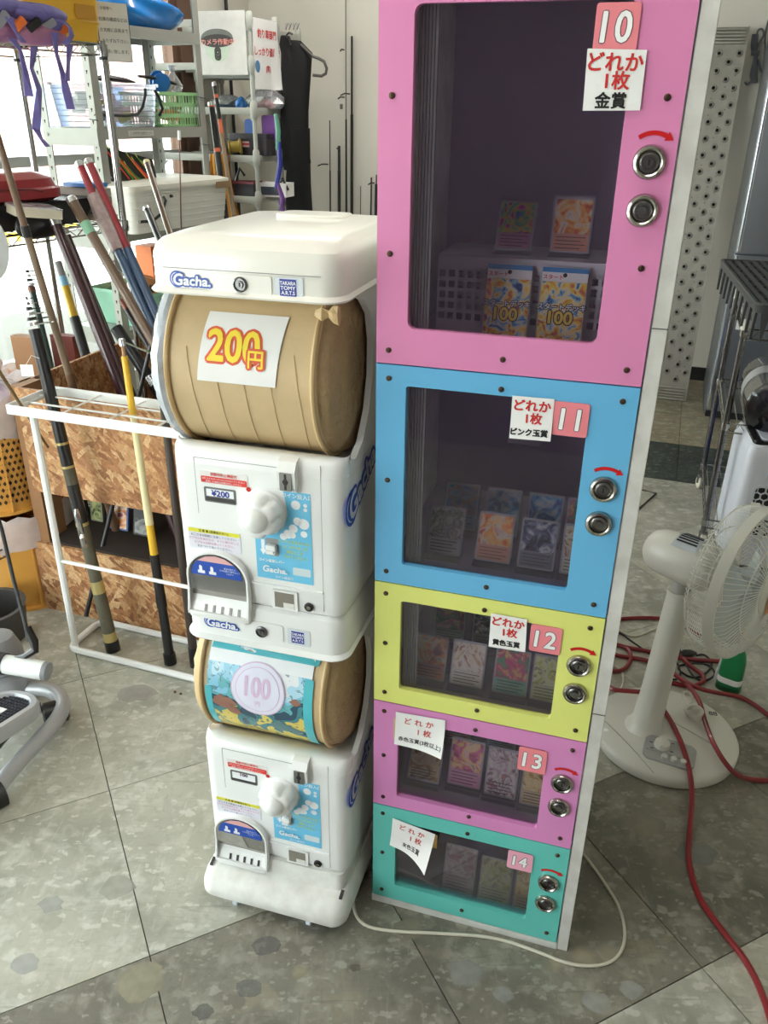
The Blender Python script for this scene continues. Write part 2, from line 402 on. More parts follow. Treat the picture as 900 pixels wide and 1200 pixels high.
# the larger pale and dark stone pieces set in the floor, and a few dry crumbs by the rod stand
rnd = random.Random(77); chip_c = {}
for x, y, r, c in ((137, 1040, .042, (206, 202, 184)), (165, 1150, .052, (190, 178, 140)), (757, 966, .048, (176, 166, 140)), (650, 1132, .020, (196, 182, 144)), (684, 1122, .026, (198, 184, 146)), (712, 1116, .022, (194, 182, 146)), (737, 1107, .016, (190, 178, 146)),
                   (312, 1108, .030, (104, 98, 92)), (292, 1158, .028, (112, 110, 104)), (238, 1186, .020, (98, 94, 90)), (160, 812, .060, (186, 178, 166)), (545, 1140, .040, (176, 174, 166)), (480, 1088, .034, (172, 158, 128)), (416, 1134, .012, (104, 88, 76)),
                   (815, 1000, .050, (150, 150, 142)), (350, 1140, .016, (190, 174, 130)), (60, 1060, .028, (204, 204, 196)), (700, 1175, .03, (206, 204, 196)), (740, 1160, .025, (212, 210, 202)), (590, 1165, .022, (186, 184, 176)), (30, 1130, .03, (206, 206, 200))):
    q = onz(x, y, 0); n = 14; P = [(r*rnd.uniform(.75, 1.12)*math.cos(2*PI*k/n), .8*r*rnd.uniform(.75, 1.12)*math.sin(2*PI*k/n)) for k in range(n)]
    obj('stone_chip', MB().add([(a, b, .00025) for a, b in P], [list(range(n))]), mat('chip_%02x%02x%02x' % c, tuple(int(v*.62+52) for v in c), .5, var=.16, scale=40, alpha=.55), floor, loc=(q.x, q.y, 0), smooth=0)
mb = MB()
for x, y in ((243, 794), (240, 798), (247, 800), (205, 811), (212, 813), (286, 846), (318, 893), (268, 868)):
    q = onz(x, y, .001); r = rnd.uniform(.004, .008); P = [(q.x+r*rnd.uniform(.4, 1.2)*math.cos(2*PI*k/7), q.y+r*rnd.uniform(.4, 1.2)*math.sin(2*PI*k/7)) for k in range(7)]
    mb.prism(P, .0004, .002, 2)
lt = obj('leaf_crumbs', mb, mat('dry_leaf', (92, 60, 40), .8), None, smooth=0); tag(lt, 'few dry brown leaf crumbs scattered on the floor before the white rod stand', 'litter'); lt['kind'] = 'stuff'
# ------------------------------------------------------------------ daylight portals at the glass and the unseen ceiling lamps added as fill
def portal(name, p, d, w, h):
    l = bpy.data.lights.new(name, 'AREA'); l.shape = 'RECTANGLE'; l.size = w; l.size_y = h; l.cycles.is_portal = True
    o = bpy.data.objects.new(name, l); C.objects.link(o); o.location = p
    o.rotation_euler = Vector(d).to_track_quat('-Z', 'Z').to_euler(); return o
portal('daylight_portal', WF.w(-3.9, .2, 1.25), -WF.v, 7.4, 2.3)
portal('daylight_portal', RM.w(-3.35, NEAR-.2, 1.25), RM.v, 3.3, 2.3)
def ceiling_fill_light(label, u, v, e):
    t = fthing('ceiling_fill_light', label, 'light', RM, u, v, CH-.07)
    obj('fixture', MB().box((-.62, -.11, .02), (.62, .11, .07)), mat('fixture_white', (235, 235, 232), .5), t)
    m = bpy.data.materials.new('fill_lamp_glow'); m.use_nodes = True; b = m.node_tree.nodes['Principled BSDF']
    b.inputs['Emission Color'].default_value = (1, .96, .9, 1); b.inputs['Emission Strength'].default_value = e
    t['kind'] = 'structure'
    obj('diffuser', MB().rbox((-.6, -.09, 0), (.6, .09, .02), .01), m, t)
LT1 = ceiling_fill_light('unseen long white ceiling lamp added to brighten the back of the shop', -1.9, 4.3, 20)
ceiling_fill_light('unseen long white ceiling lamp added as fill near the shop front', -.6, .9, 11)
# ------------------------------------------------------------------ the card cabinet
PINK, BLUE, YEL, PNK2, TEAL = [mat(n, c, .28, var=.03, scale=5, coat=.25) for n, c in (
    ('pink_door', (226, 140, 188)), ('blue_door', (106, 184, 230)), ('yellow_door', (228, 232, 128)), ('mauve_pink_door', (218, 138, 196)), ('turquoise_door', (100, 198, 188)))]
white_wood = mat('white_painted_board', (214, 212, 208), .55, var=.05, scale=20, dirt=(176, 172, 164))
chrome = mat('worn_chrome', (170, 166, 158), .22, 1., var=.1, scale=60)
dark_in = mat('cabinet_lining', (172, 156, 184), .7, var=.05)
screw_m = mat('bronze_screw', (84, 66, 54), .4, .8, scale=200)
pane_m = glassy('smoky_hazed_acrylic', (247, 245, 249), .032, .03, .016, (170, 150, 180))  # faint purple film puts a brightening haze over the dim interior
clear_m = glassy('clear_acrylic', (252, 252, 253), .04, .04, .015)
paper_m = mat('white_paper', (240, 239, 238), .8, var=.015, scale=6)
red_ink = mat('red_marker', (206, 44, 42), .7); blk_ink = mat('black_marker', (24, 22, 24), .7); red_vinyl = mat('red_vinyl_arrow', (204, 24, 26), .4)
plate_m = mat('salmon_pink_plate', (238, 136, 146), .5, var=.04); plate_dark = mat('plate_outline', (120, 90, 100), .6); white_ink = mat('white_ink', (244, 244, 244), .6)
cab = fthing('card_vending_cabinet', 'tall white cabinet of five coloured key-locked doors numbered 10 to 14', 'vending cabinet', KF, 0, 0)
doors = [('10', 1.216, 1.80, 1.272, 1.696, PINK, 'glossy pink door at the top'), ('11', .8205, 1.214, .860, 1.182, BLUE, 'sky blue door'),
         ('12', .556, .8185, .592, .786, YEL, 'pale yellow door'), ('13', .290, .554, .322, .518, PNK2, 'mauve pink door'), ('14', .020, .288, .065, .252, TEAL, 'turquoise door at the bottom')]
W, D = .4, .44
# carcass: boards round five open boxes
def board(a, b, name='board', m=None): return obj(name, MB().rbox(a, b, .001, 2, 1), m or white_wood, cab, smooth=0)
board((.4025, .002, .0), (.4245, D, 1.80), 'side_panel'); board((-.002, .014, .0), (.008, D, 1.80), 'side_panel')
board((.008, D-.012, .02), (.4025, D, 1.80), 'back_panel', dark_in); board((-.002, .0, .0), (.4025, D-.012, .0185), 'plinth')
board((-.002, .002, 1.80), (.4245, D, 1.815), 'top_panel')
sh = []
for k, (n, z0, z1, w0, w1, m, lb) in enumerate(doors):
    if k < 4: sh.append(obj('shelf', MB().box((.008, .016, z0-.004), (.4025, D-.012, z0+.006)), dark_in, cab, smooth=0))
obj('bottom_shelf', MB().box((.008, .016, .0185), (.4025, D-.012, .026)), dark_in, cab, smooth=0)
# joints of the side board
for z in (1.30, .62): obj('board_joint', MB().box((.4024, .0012, z), (.4246, .0022, z+.0015)), mat('joint_dark', (90, 86, 80), .9), cab, smooth=0)
def arc_arrow(cx, cz, m, y=-.0008):
    mb = MB(); pts = []; R0, w = .030, .0055
    a0, a1 = math.radians(125), math.radians(62)
    up = [(R0+w*.5)*1 for _ in range(1)]
    n = 8; o = []; i_ = []
    for k in range(n+1):
        a = a0+(a1-a0)*k/n; o.append((cx+(R0+w)*math.cos(a), cz-R0+(R0+w)*math.sin(a))); i_.append((cx+R0*math.cos(a), cz-R0+R0*math.sin(a)))
    vs = [(p[0], y, p[1]) for p in o+i_]; fs = [[k, k+1, n+2+k, n+1+k] for k in range(n)]
    a = a1; t = (math.sin(a), -math.cos(a)); c = (cx+(R0+w/2)*math.cos(a), cz-R0+(R0+w/2)*math.sin(a))
    h = len(vs); rr = (math.cos(a), math.sin(a))
    vs += [(c[0]+rr[0]*.006, y, c[1]+rr[1]*.006), (c[0]+t[0]*.010, y, c[1]+t[1]*.010), (c[0]-rr[0]*.006, y, c[1]-rr[1]*.006)]
    fs.append([h, h+1, h+2]); return mb.add(vs, fs)
lock_mesh = MB().lathe([(.0212, 0), (.0212, -.003), (.0195, -.0065), (.0168, -.0075), (.0150, -.006), (.0140, -.002), (.0135, -.0015)], (0,0,0), (0,1,0), 28)
core_mesh = MB().lathe([(.0128, -.001), (.0122, -.0045), (.0100, -.006), (.0096, -.0035), (.0062, -.0035), (.0058, -.006), (.0001, -.006)], (0,0,0), (0,1,0), 24)
lockM, coreM = lock_mesh.mesh(chrome), core_mesh.mesh(mat('dull_steel', (120, 118, 116), .35, 1., scale=80))
keyM = MB().rbox((-.0012, -.0063, -.0042), (.0012, -.006, .0042), .001, 1, 2).mesh(blk_ink)
screwM = MB().lathe([(.0045, 0), (.0045, -.0012), (.0032, -.0028), (.0001, -.0032)], (0,0,0), (0,1,0), 12).mesh(screw_m)
for k, (n, z0, z1, w0, w1, m, lb) in enumerate(doors):
    mb = MB()
    rr = .012 if n == '10' else .005
    inn = rrect(.049, .332 if n != '10' else .330, w0, w1, rr, 4)
    out = []
    for x, z in inn:       # project the hole loop to the door's outer rectangle
        out.append((0 if x < .19 else .4, z0 if z < (w0+w1)/2 else z1))
    # distinct corner loop
    out = []
    for q, (cx, cz) in enumerate(((.4, z1), (0, z1), (0, z0), (.4, z0))): out += [(cx, cz)]*5
    mb.frame_plate(out, inn, 0, .012)
    door = obj('door', mb, m, cab, smooth=0, label=lb)
    obj('window_pane', MB().box((.040, .009, w0-.008), (.340, .0115, w1+.008)), pane_m, door, smooth=0)
    cor = mat('curtain_strip', (132, 132, 130), .6)
    mb = MB()
    if k < 3:
        for q in range(6): mb.rbox((.0500+q*.0042, .020+q*.002, w0-.02), (.0540+q*.0042, .026+q*.002, w1+.015), .0015, 2, 2)
        obj('ribbed_strip', mb, cor, door)
    hz = [(.021, z1-.022), (.199, z1-.022), (.378, z1-.022), (.021, z0+.022), (.199, z0+.022), (.378, z0+.022)]
    if n == '10': hz = [(.02, 1.589), (.379, 1.589), (.02, 1.381), (.377, 1.381), (.02, 1.237), (.198, 1.238), (.377, 1.239)]
    else: hz.append((.021, (z0+z1)/2 if n != '12' else .69))
    for x, z in hz: obj('screw', screwM, None, door, loc=(x, 0, z))
    zl = {'10': 1.514, '11': 1.050, '12': .718, '13': .450, '14': .187}[n]
    for q, z in enumerate((zl, zl-.059)):
        l = obj('lock', lockM, None, cab, loc=(.368, 0, z)); obj('lock_core', coreM, None, l)
        if q == 0: obj('keyhole', keyM, None, l)
    obj('arrow_sticker', arc_arrow(.370, zl+.032, red_vinyl), red_vinyl, cab, smooth=0)
# number plates and handwritten price notes, taped to the doors
def plate(x0, x1, z0, z1, s, tilt=0., m=plate_m, shear=.05, size=.047):
    mb = MB().rbox((x0, -.0022, z0), (x1, -.0008, z1), .004, 1, 3); p = obj('number_plate', mb, m, cab, smooth=0)
    c = ((x0+x1)/2, -.0023, (z0+z1)/2); t = MB()
    put_text(t, plate_dark, s, size, c, X3, Z3, .0022, .0002, shear, .88, 1., 1.15); put_text(t, white_ink, s, size, c, X3, Z3, .0010, .0005, shear, .88, 1., 1.15)
    obj('number', t, None, p, smooth=0)
plate(.281, .334, 1.640, 1.692, '10'); plate(.279, .333, 1.130, 1.183, '11'); plate(.281, .334, .732, .786, '12'); plate(.283, .335, .462, .517, '13')
plate(.283, .333, .203, .251, '14', m=mat('faded_pink_plate', (236, 168, 190), .5), size=.036)
def note(pts, lines, cols, size, bend=0., tape=False, off=.0006, curl=None):
    """pts: top-left, top-right, bottom-right, bottom-left in (x,z)"""
    TLp, TR, BR, BL = pts
    def F(a, b):
        x = (TLp[0]*(1-a)+TR[0]*a)*(1-b)+(BL[0]*(1-a)+BR[0]*a)*b; z = (TLp[1]*(1-a)+TR[1]*a)*(1-b)+(BL[1]*(1-a)+BR[1]*a)*b
        y = -.003-bend*max(0, b-.35)**2
        if curl: y -= curl*max(0, a+b-1.25)**2
        return (x, y, z)
    mb = MB().grid(lambda a, b: F(a, b), 10, 10); g2 = MB().grid(lambda a, b: tuple(Vector(F(a, b))+Vector((0, .0006, 0))), 10, 10)
    n0 = len(mb.v); mb.v += g2.v; mb.f += [[i+n0 for i in f] for f in g2.f]; mb.m += [0]*len(g2.f)
    p = obj('price_note', mb, paper_m, cab)
    for (s, px, pz, sz, col) in lines:
        t = MB(); vs, fs = text_pts(s, sz, 0., 1.02)
        cx = (max(v[0] for v in vs)+min(v[0] for v in vs))/2; cy = (max(v[1] for v in vs)+min(v[1] for v in vs))/2
        wdt = abs(TR[0]-TLp[0]); hgt = abs(TLp[1]-BL[1])
        for ox, oz in [(0, 0)]+[(off*math.cos(k*PI/3), off*math.sin(k*PI/3)) for k in range(6)]*int(off > 0):
            P = []
            for v in vs:
                a = px+(v[0]-cx+ox)/wdt; b = pz-(v[1]-cy+oz)/hgt; q = F(a, b); P.append((q[0], q[1]-.0007+(2e-5+3e-5*abs(ox+1.7*oz)/.001 if (ox or oz) else 0), q[2]))
            t.use(col).add(P, fs)
        obj('handwriting', t, None, p, smooth=0)
def notelines(last, s=1., w=.07):
    return [('どれか', .5, .20, .0225*s, red_ink), ('1枚', .56, .50, .0215*s, red_ink), (last, .47, .83, .0135*s if len(last) > 3 else .019*s, blk_ink)]
note([(.275, 1.643), (.347, 1.641), (.348, 1.574), (.277, 1.573)], notelines('金賞', 1.05), None, 1)
note([(.217, 1.185), (.280, 1.186), (.281, 1.120), (.218, 1.118)], notelines('ピンク玉賞', .86), None, 1, bend=.01)
note([(.211, .794), (.273, .794), (.276, .730), (.212, .728)], notelines('黄色玉賞', .86), None, 1, bend=.01)
def lines2(last, s): return [('ど れ か', .48, .22, .0165*s, red_ink), ('1 枚', .6, .50, .0165*s, red_ink), (last, .52, .80, .0105*s, blk_ink)]
note([(.045, .538), (.142, .542), (.141, .462), (.044, .462)], lines2('赤色玉賞(3枚以上)', 1.), None, 1, off=.0002, bend=.01, curl=.025)
note([(.043, .262), (.134, .245), (.124, .170), (.040, .193)], lines2('灰色玉賞', .95), None, 1, off=.0002, bend=.02, curl=.06)
obj('masking_tape', MB().box((.041, -.0018, .468), (.046, -.0008, .522)), mat('masking_tape', (214, 190, 138), .7), cab, smooth=0)
obj('masking_tape', MB().box((.118, -.0018, .205), (.138, -.0008, .243)), mat('brown_tape', (150, 116, 60), .5), cab, smooth=0)
obj('clear_tape', MB().box((.215, -.0016, 1.108), (.265, -.0009, 1.121)), clear_m, cab, smooth=0)

# ---- what is for sale behind the panes
silver_edge = mat('card_silver_edge', (178, 180, 186), .35, .6)
ARTS = {
 'orange': [(120, 34, 20), (226, 96, 40), (250, 190, 90), (244, 236, 214), (200, 70, 40)], 'blue': [(20, 36, 90), (46, 110, 190), (120, 190, 226), (226, 236, 240), (150, 100, 170)],
 'dark': [(16, 18, 34), (36, 44, 80), (120, 130, 160), (230, 234, 240), (40, 44, 70)], 'silver': [(120, 122, 120), (206, 206, 196), (60, 96, 60), (236, 236, 226), (60, 70, 110)],
 'pink': [(150, 40, 90), (230, 110, 160), (250, 214, 120), (250, 200, 214), (96, 130, 60)], 'gold': [(120, 84, 30), (226, 176, 80), (255, 236, 170), (240, 200, 120), (150, 110, 60)],
 'green': [(30, 70, 50), (70, 160, 110), (210, 60, 130), (240, 216, 120), (90, 130, 160)], 'cream': [(150, 110, 80), (236, 216, 180), (246, 240, 226), (190, 140, 110), (110, 90, 90)],
 'rainbow': [(60, 40, 120), (210, 60, 160), (240, 210, 70), (80, 200, 120), (50, 110, 200)], 'rose': [(120, 96, 96), (200, 170, 170), (236, 226, 222), (150, 110, 120), (210, 150, 140)],
 'lime': [(90, 100, 60), (200, 204, 110), (236, 236, 190), (130, 140, 90), (206, 180, 130)], 'water': [(30, 60, 120), (70, 130, 200), (190, 120, 90), (110, 180, 220), (40, 80, 150)]}
def card(label, u, v, z, key, tilt=18, w=.065, h=.092, stand=True, lean=True, second=None, group=None, text=None, cat='card', foil=0.):
    t = fthing('trading_card', label, cat, KF, u, v, z)
    T = math.radians(tilt); mx = Matrix.Translation((0, 0, .004)) @ Matrix.Rotation(-T, 4, 'X')
    am = art('card_art_'+key, ARTS[key], 42, 1.4, .18+.1*foil)
    mb = MB(); mb.T = mx; mb.rbox((-w/2, 0, .002), (w/2, .002, h), .003, 1, 2); obj('card', mb, silver_edge, t, smooth=0)
    mb = MB(); mb.T = mx; mb.box((-w/2+.003, -.0008, h*.36 if not foil else .006), (w/2-.003, 0, h-.004)); obj('picture', mb, am, t, smooth=0)
    mb = MB(); mb.T = mx
    if not foil:
        mb.use(mat('card_text_panel_'+key, tuple(int(.55*a+.45*215) for a in ARTS[key][1]), .4)).box((-w/2+.003, -.0007, .005), (w/2-.003, 0, h*.35))
    mb.use(blk_ink)
    for q in range(4): mb.box((-w/2+.007, -.0012, h*(.29-.065*q)), (w/2-.008-.008*(q % 2), -.0009, h*(.29-.065*q)+.0014))
    obj('text_block', mb, None, t, smooth=0)
    mb = MB(); mb.T = mx; mb.box((-w/2-.003, -.0035, -.001), (w/2+.003, -.0027, h+.003)); obj('card_case', mb, clear_m, t, smooth=0)
    if stand:
        mb = MB(); mb.box((-w/2-.002, -.014, 0), (w/2+.002, .035, .002)); mb.box((-w/2-.002, -.014, 0), (w/2+.002, -.012, .009))
        mb.T = Matrix.Translation((0, .008, 0)) @ Matrix.Rotation(-T, 4, 'X'); mb.box((-w/2-.002, 0, 0), (w/2+.002, .002, h*.75))
        obj('stand', mb, clear_m, t, smooth=0)
    return t
# door 10: basket, two cards on it, two boxed decks in front
B = fthing('plastic_basket', 'pale grey plastic basket with square holes upside down behind door 10', 'basket', KF, .190, .275, 1.2275)
bw, bd, bh = .285, .15, .125
mb = MB(); holes = []
xs = []; 
def gridwall(mb, p0, dx, wlen, hgt, th_dir, nx, nz, hx, hz, z0, m=None):
    """wall with square holes: rails and stiles as bars"""
    p0 = Vector(p0); dx = Vector(dx).normalized(); th = Vector(th_dir).normalized()*.002
    xs = [wlen*i/nx for i in range(nx+1)]; zs = [z0+(hgt-z0-.02)*j/nz for j in range(nz+1)]
    def q(a0, a1, b0, b1):
        P = [p0+dx*a0+Z3*b0, p0+dx*a1+Z3*b0, p0+dx*a1+Z3*b1, p0+dx*a0+Z3*b1]
        mb.add([tuple(x) for x in P]+[tuple(x+th) for x in P], [[0,1,2,3],[7,6,5,4],[0,4,5,1],[1,5,6,2],[2,6,7,3],[3,7,4,0]])
    q(0, wlen, 0, z0-hz/2); q(0, wlen, hgt-.02+hz/2-.004, hgt)
    for i in range(nx+1):
        a = xs[i]; q(max(0, a-hx), min(wlen, a+hx), z0-hz/2, hgt-.02+hz/2)
    for z in zs: q(0, wlen, z-hz, z+hz)
gridwall(mb, (-bw/2, -bd/2, 0), (1,0,0), bw, bh, (0,1,0), 18, 5, .0028, .0032, .016)
gridwall(mb, (-bw/2, bd/2, 0), (1,0,0), bw, bh, (0,-1,0), 18, 5, .0028, .0032, .016)
obj('basket_wall', mb, mat('basket_grey', (206, 204, 210), .5, var=.02), B, smooth=0)
obj('basket_side', MB().box((-bw/2-.001, -bd/2, 0), (-bw/2+.002, bd/2, bh)).box((bw/2-.002, -bd/2, 0), (bw/2+.001, bd/2, bh)), _M['basket_grey'], B, smooth=0)
obj('basket_floor', MB().rbox((-bw/2-.002, -bd/2-.002, bh-.004), (bw/2+.002, bd/2+.002, bh+.001), .012, 2, 4), _M['basket_grey'], B)
card('dark rainbow-lettered card leaning on the basket behind door 10', .163, .25, 1.354, 'rainbow', 30, .062, .088)
card('pale orange and blue card standing upright on the basket behind door 10', .258, .25, 1.354, 'orange', 12, .064, .09)
def deck(label, u, v, z, seed):
    t = fthing('card_deck_box', label, 'card box', KF, u, v, z)
    w, h = .0735, .118; mx = Matrix.Rotation(math.radians(-9), 4, 'X')
    mb = MB(); mb.T = mx; mb.box((-w/2, 0, 0), (w/2, .018, h-.02)); obj('box', mb, mat('deck_box_cream', (222, 214, 190), .5), t, smooth=0)
    am = art('deck_art', [(30, 60, 130), (110, 180, 220), (250, 236, 190), (250, 214, 70), (220, 110, 70), (120, 90, 160)], 48, 1.2, .3)
    mb = MB(); mb.T = mx; mb.box((-w/2+.001, -.0006, .001), (w/2-.001, 0, h-.021)); obj('front_print', mb, am, t, smooth=0)
    mb = MB(); mb.T = mx; mb.use(paper_m).box((-w/2, .004, h-.022), (w/2, .0055, h+.002)); mb.use(mat('deck_blue', (40, 130, 190), .4)).box((-w/2, .0034, h-.006), (w/2, .004, h+.0015))
    mb.use(blk_ink); mb.lathe([(.0035, -.0008), (.0001, -.0008)], (0, .004, h-.010), (0, 1, 0), 12)
    obj('hang_tab', mb, None, t, smooth=0)
    mb = MB(); mb.T = mx; rd = mat('deck_red', (214, 50, 50), .4)
    put_text(mb, rd, 'スタート', .0085, (-w/2+.018, .0034, h-.0135), X3, Z3, .0002, .0002)
    put_text(mb, blk_ink, 'スタートデッキ', .0115, (0, -.001, .058), X3, Z3, .0016, .0003); put_text(mb, white_ink, 'スタートデッキ', .0115, (0, -.001, .058), X3, Z3, .0003, .0007)
    put_text(mb, blk_ink, '100', .030, (0, -.001, .041), X3, Z3, .0026, .0009, 0, 1, .95); put_text(mb, mat('gold_ink', (252, 214, 84), .4), '100', .030, (0, -.001, .041), X3, Z3, .0009, .0013, 0, 1, .95)
    obj('lettering', mb, None, t, smooth=0)
deck('boxed deck marked 100 in front of the basket, the one nearer the ribbed strip', .171, .168, 1.2275, 0)
deck('boxed deck marked 100 in front of the basket, the one nearer the locks', .261, .168, 1.2275, 1)
# door 11
z = .8275
L11 = [('silver bordered card with a green stripe, first in front row behind door 11', .098, .105, 'silver'), ('fiery orange card in the front row behind door 11', .190, .105, 'orange'),
       ('black and white lined card in the front row behind door 11', .268, .103, 'dark'), ('brown edged card cut off by the frame in front row of door 11', .343, .103, 'cream')]
for lb, u, v, k in L11: card(lb, u, v, z, k, 24)
for lb, u, k in (('blue card with red brown centre in back row behind door 11', .104, 'water'), ('teal blue card in the middle of the back row behind door 11', .186, 'blue'),
                 ('violet blue glowing card in the back row behind door 11', .266, 'blue'), ('dark green card last in the back row behind door 11', .338, 'green')):
    card(lb, u, .215, z, k, 20)
z = .562
for lb, u, k in (('orange and gold striped card first in the front row behind door 12', .086, 'orange'), ('cream card with a dark figure shape behind door 12', .162, 'cream'),
                 ('green and magenta leafy card behind door 12', .246, 'green'), ('green, yellow and red card beside the door 12 locks', .318, 'lime')):
    card(lb, u, .075, z, k, 20, .066)
for lb, u, k in (('dim green card at the back of door 12, above the striped card', .096, 'green'), ('dim grey card at the back of door 12, above the cream card', .178, 'dark')):
    card(lb, u, .21, z+.0, k, 10)
z = .296
card('gold foil card lying low first in line behind door 13', .084, .075, z, 'gold', 34, .07, .086, foil=1); card('bright pink card with gold corner behind door 13', .170, .085, z, 'pink', 20, .07, .105)
card('white and pink shining foil card behind door 13', .246, .080, z, 'rose', 22, .066, .105, foil=1); card('gold card half hidden by the door 13 frame', .320, .075, z, 'gold', 22, .066)
card('dim card standing behind the gold foil one in door 13', .125, .22, z, 'pink', 8); card('dim blue card at the back of door 13', .225, .22, z, 'blue', 8)
z = .026
card('faded grey rose card first in line behind door 14', .178, .045, z, 'rose', 20, .070, .112, stand=False); card('faded lime yellow card behind door 14', .258, .045, z, 'lime', 20, .070, .104, stand=False)
card('pale orange card cut off by the door 14 frame', .334, .045, z, 'gold', 20, .070, .1, stand=False)
# ------------------------------------------------------------------ two capsule machines stacked on a wheeled base
cream = mat('cream_plastic', (236, 233, 224), .28, var=.02, scale=5, coat=.3)
whiteP = mat('white_plastic', (236, 237, 236), .32, var=.02, scale=6, coat=.2)
whiteR = mat('rough_white_plastic', (226, 226, 222), .5, var=.03, scale=30, dirt=(196, 190, 180))
kraft = mat('kraft_paper', (206, 180, 138), .55, var=.05, scale=18, bump=.5)
kraft_rim = mat('kraft_rim', (202, 172, 126), .5, var=.04)
blue_logo = mat('logo_blue', (28, 76, 176), .4); navy = mat('maker_blue', (26, 44, 150), .4); sticker_b = mat('sticker_sky_blue', (112, 196, 234), .4, var=.02)
sticker_w = mat('sticker_white', (238, 240, 244), .4); sticker_r = mat('sticker_red', (222, 52, 44), .4); sticker_y = mat('sticker_yellow', (226, 222, 60), .4)
slot_dark = mat('slot_dark', (52, 50, 50), .6); smoke = glassy('chute_window', (205, 205, 205), .08, .05, .18, (150, 148, 144))
seam_m = mat('seam_grey', (150, 150, 148), .7); lock_g = mat('cam_lock', (118, 118, 118), .3, .9, scale=100); key_d = mat('lock_dark', (46, 44, 44), .5)
PF = .0498          # front face of the panels
def GX(r):          # relief helper: plane y for raised things
    return PF - r
def gacha_logo(mb, c, h, x=X3, y=Z3, col_back=blue_logo, ring=True, rot=0.0, ctr=sticker_w):
    c = Vector(c); x = Vector(x).normalized(); y = Vector(y).normalized(); n = x.cross(y)
    if rot: x, y = x*math.cos(rot)+y*math.sin(rot), y*math.cos(rot)-x*math.sin(rot)
    put = lambda m, s, sz, dx, dy, off, lf, sx=1.: put_text(mb, m, s, sz, c+x*dx+y*dy, x, y, off, lf, .15, sx)
    if ring:
        r = h*.56; pts = [c - x*h*1.14 + y*0 + n*.0004 + x*r*math.cos(2*PI*k/24)+y*r*math.sin(2*PI*k/24) for k in range(24)]
        mb.use(col_back).add([tuple(p) for p in pts], [list(range(24))])
        pts = [c - x*h*1.14 + n*.0006 + x*r*.8*math.cos(2*PI*k/24)+y*r*.8*math.sin(2*PI*k/24) for k in range(24)]
        mb.use(ctr).add([tuple(p) for p in pts], [list(range(24))])
        pts = [c - x*h*1.14 + n*.0008 + x*r*.7*math.cos(2*PI*k/24)+y*r*.7*math.sin(2*PI*k/24) for k in range(24)]
        mb.use(col_back).add([tuple(p) for p in pts], [list(range(24))])
    put(col_back, 'G', h*1.05, -h*1.04, 0, h*.13, .0012); put(ctr, 'G', h*1.05, -h*1.04, 0, h*.035, .0018)
    put(col_back, 'acha.', h*.88, h*.38, -h*.05, h*.15, .0012, 1.16); put(ctr, 'acha.', h*.88, h*.38, -h*.05, h*.035, .0018, 1.16)
    return mb
def maker_plate(parent, x0, x1, z0, z1, y, back=None):
    if back:
        p = obj('maker_plate', MB().rbox((back[0], y-.0008, back[2]), (back[1], y, back[3]), .003, 1, 3), mat('plate_silver', (208, 214, 220), .3), parent, smooth=0)
    mb = MB().use(navy).box((x0, y-.0014, z0), (x1, y-.0009, z1)); c = ((x0+x1)/2, y-.0015, 0); h = (z1-z0)
    for q, s in enumerate(('TAKARA', 'TOMY', 'A.R.T.S')): put_text(mb, sticker_w, s, h*.30, (c[0], c[1], z1-h*(.22+.28*q)), X3, Z3, .0002, .0002, 0, [.86, 1.12, .95][q])
    obj('maker_mark', mb, None, parent, smooth=0)
def ringz(u0, u1, v0, v1, r, z, n=6): return [(x, y, z) for x, y in rrect(u0, u1, v0, v1, r, n)]
VC, ZC, RD = .196, .543, .150
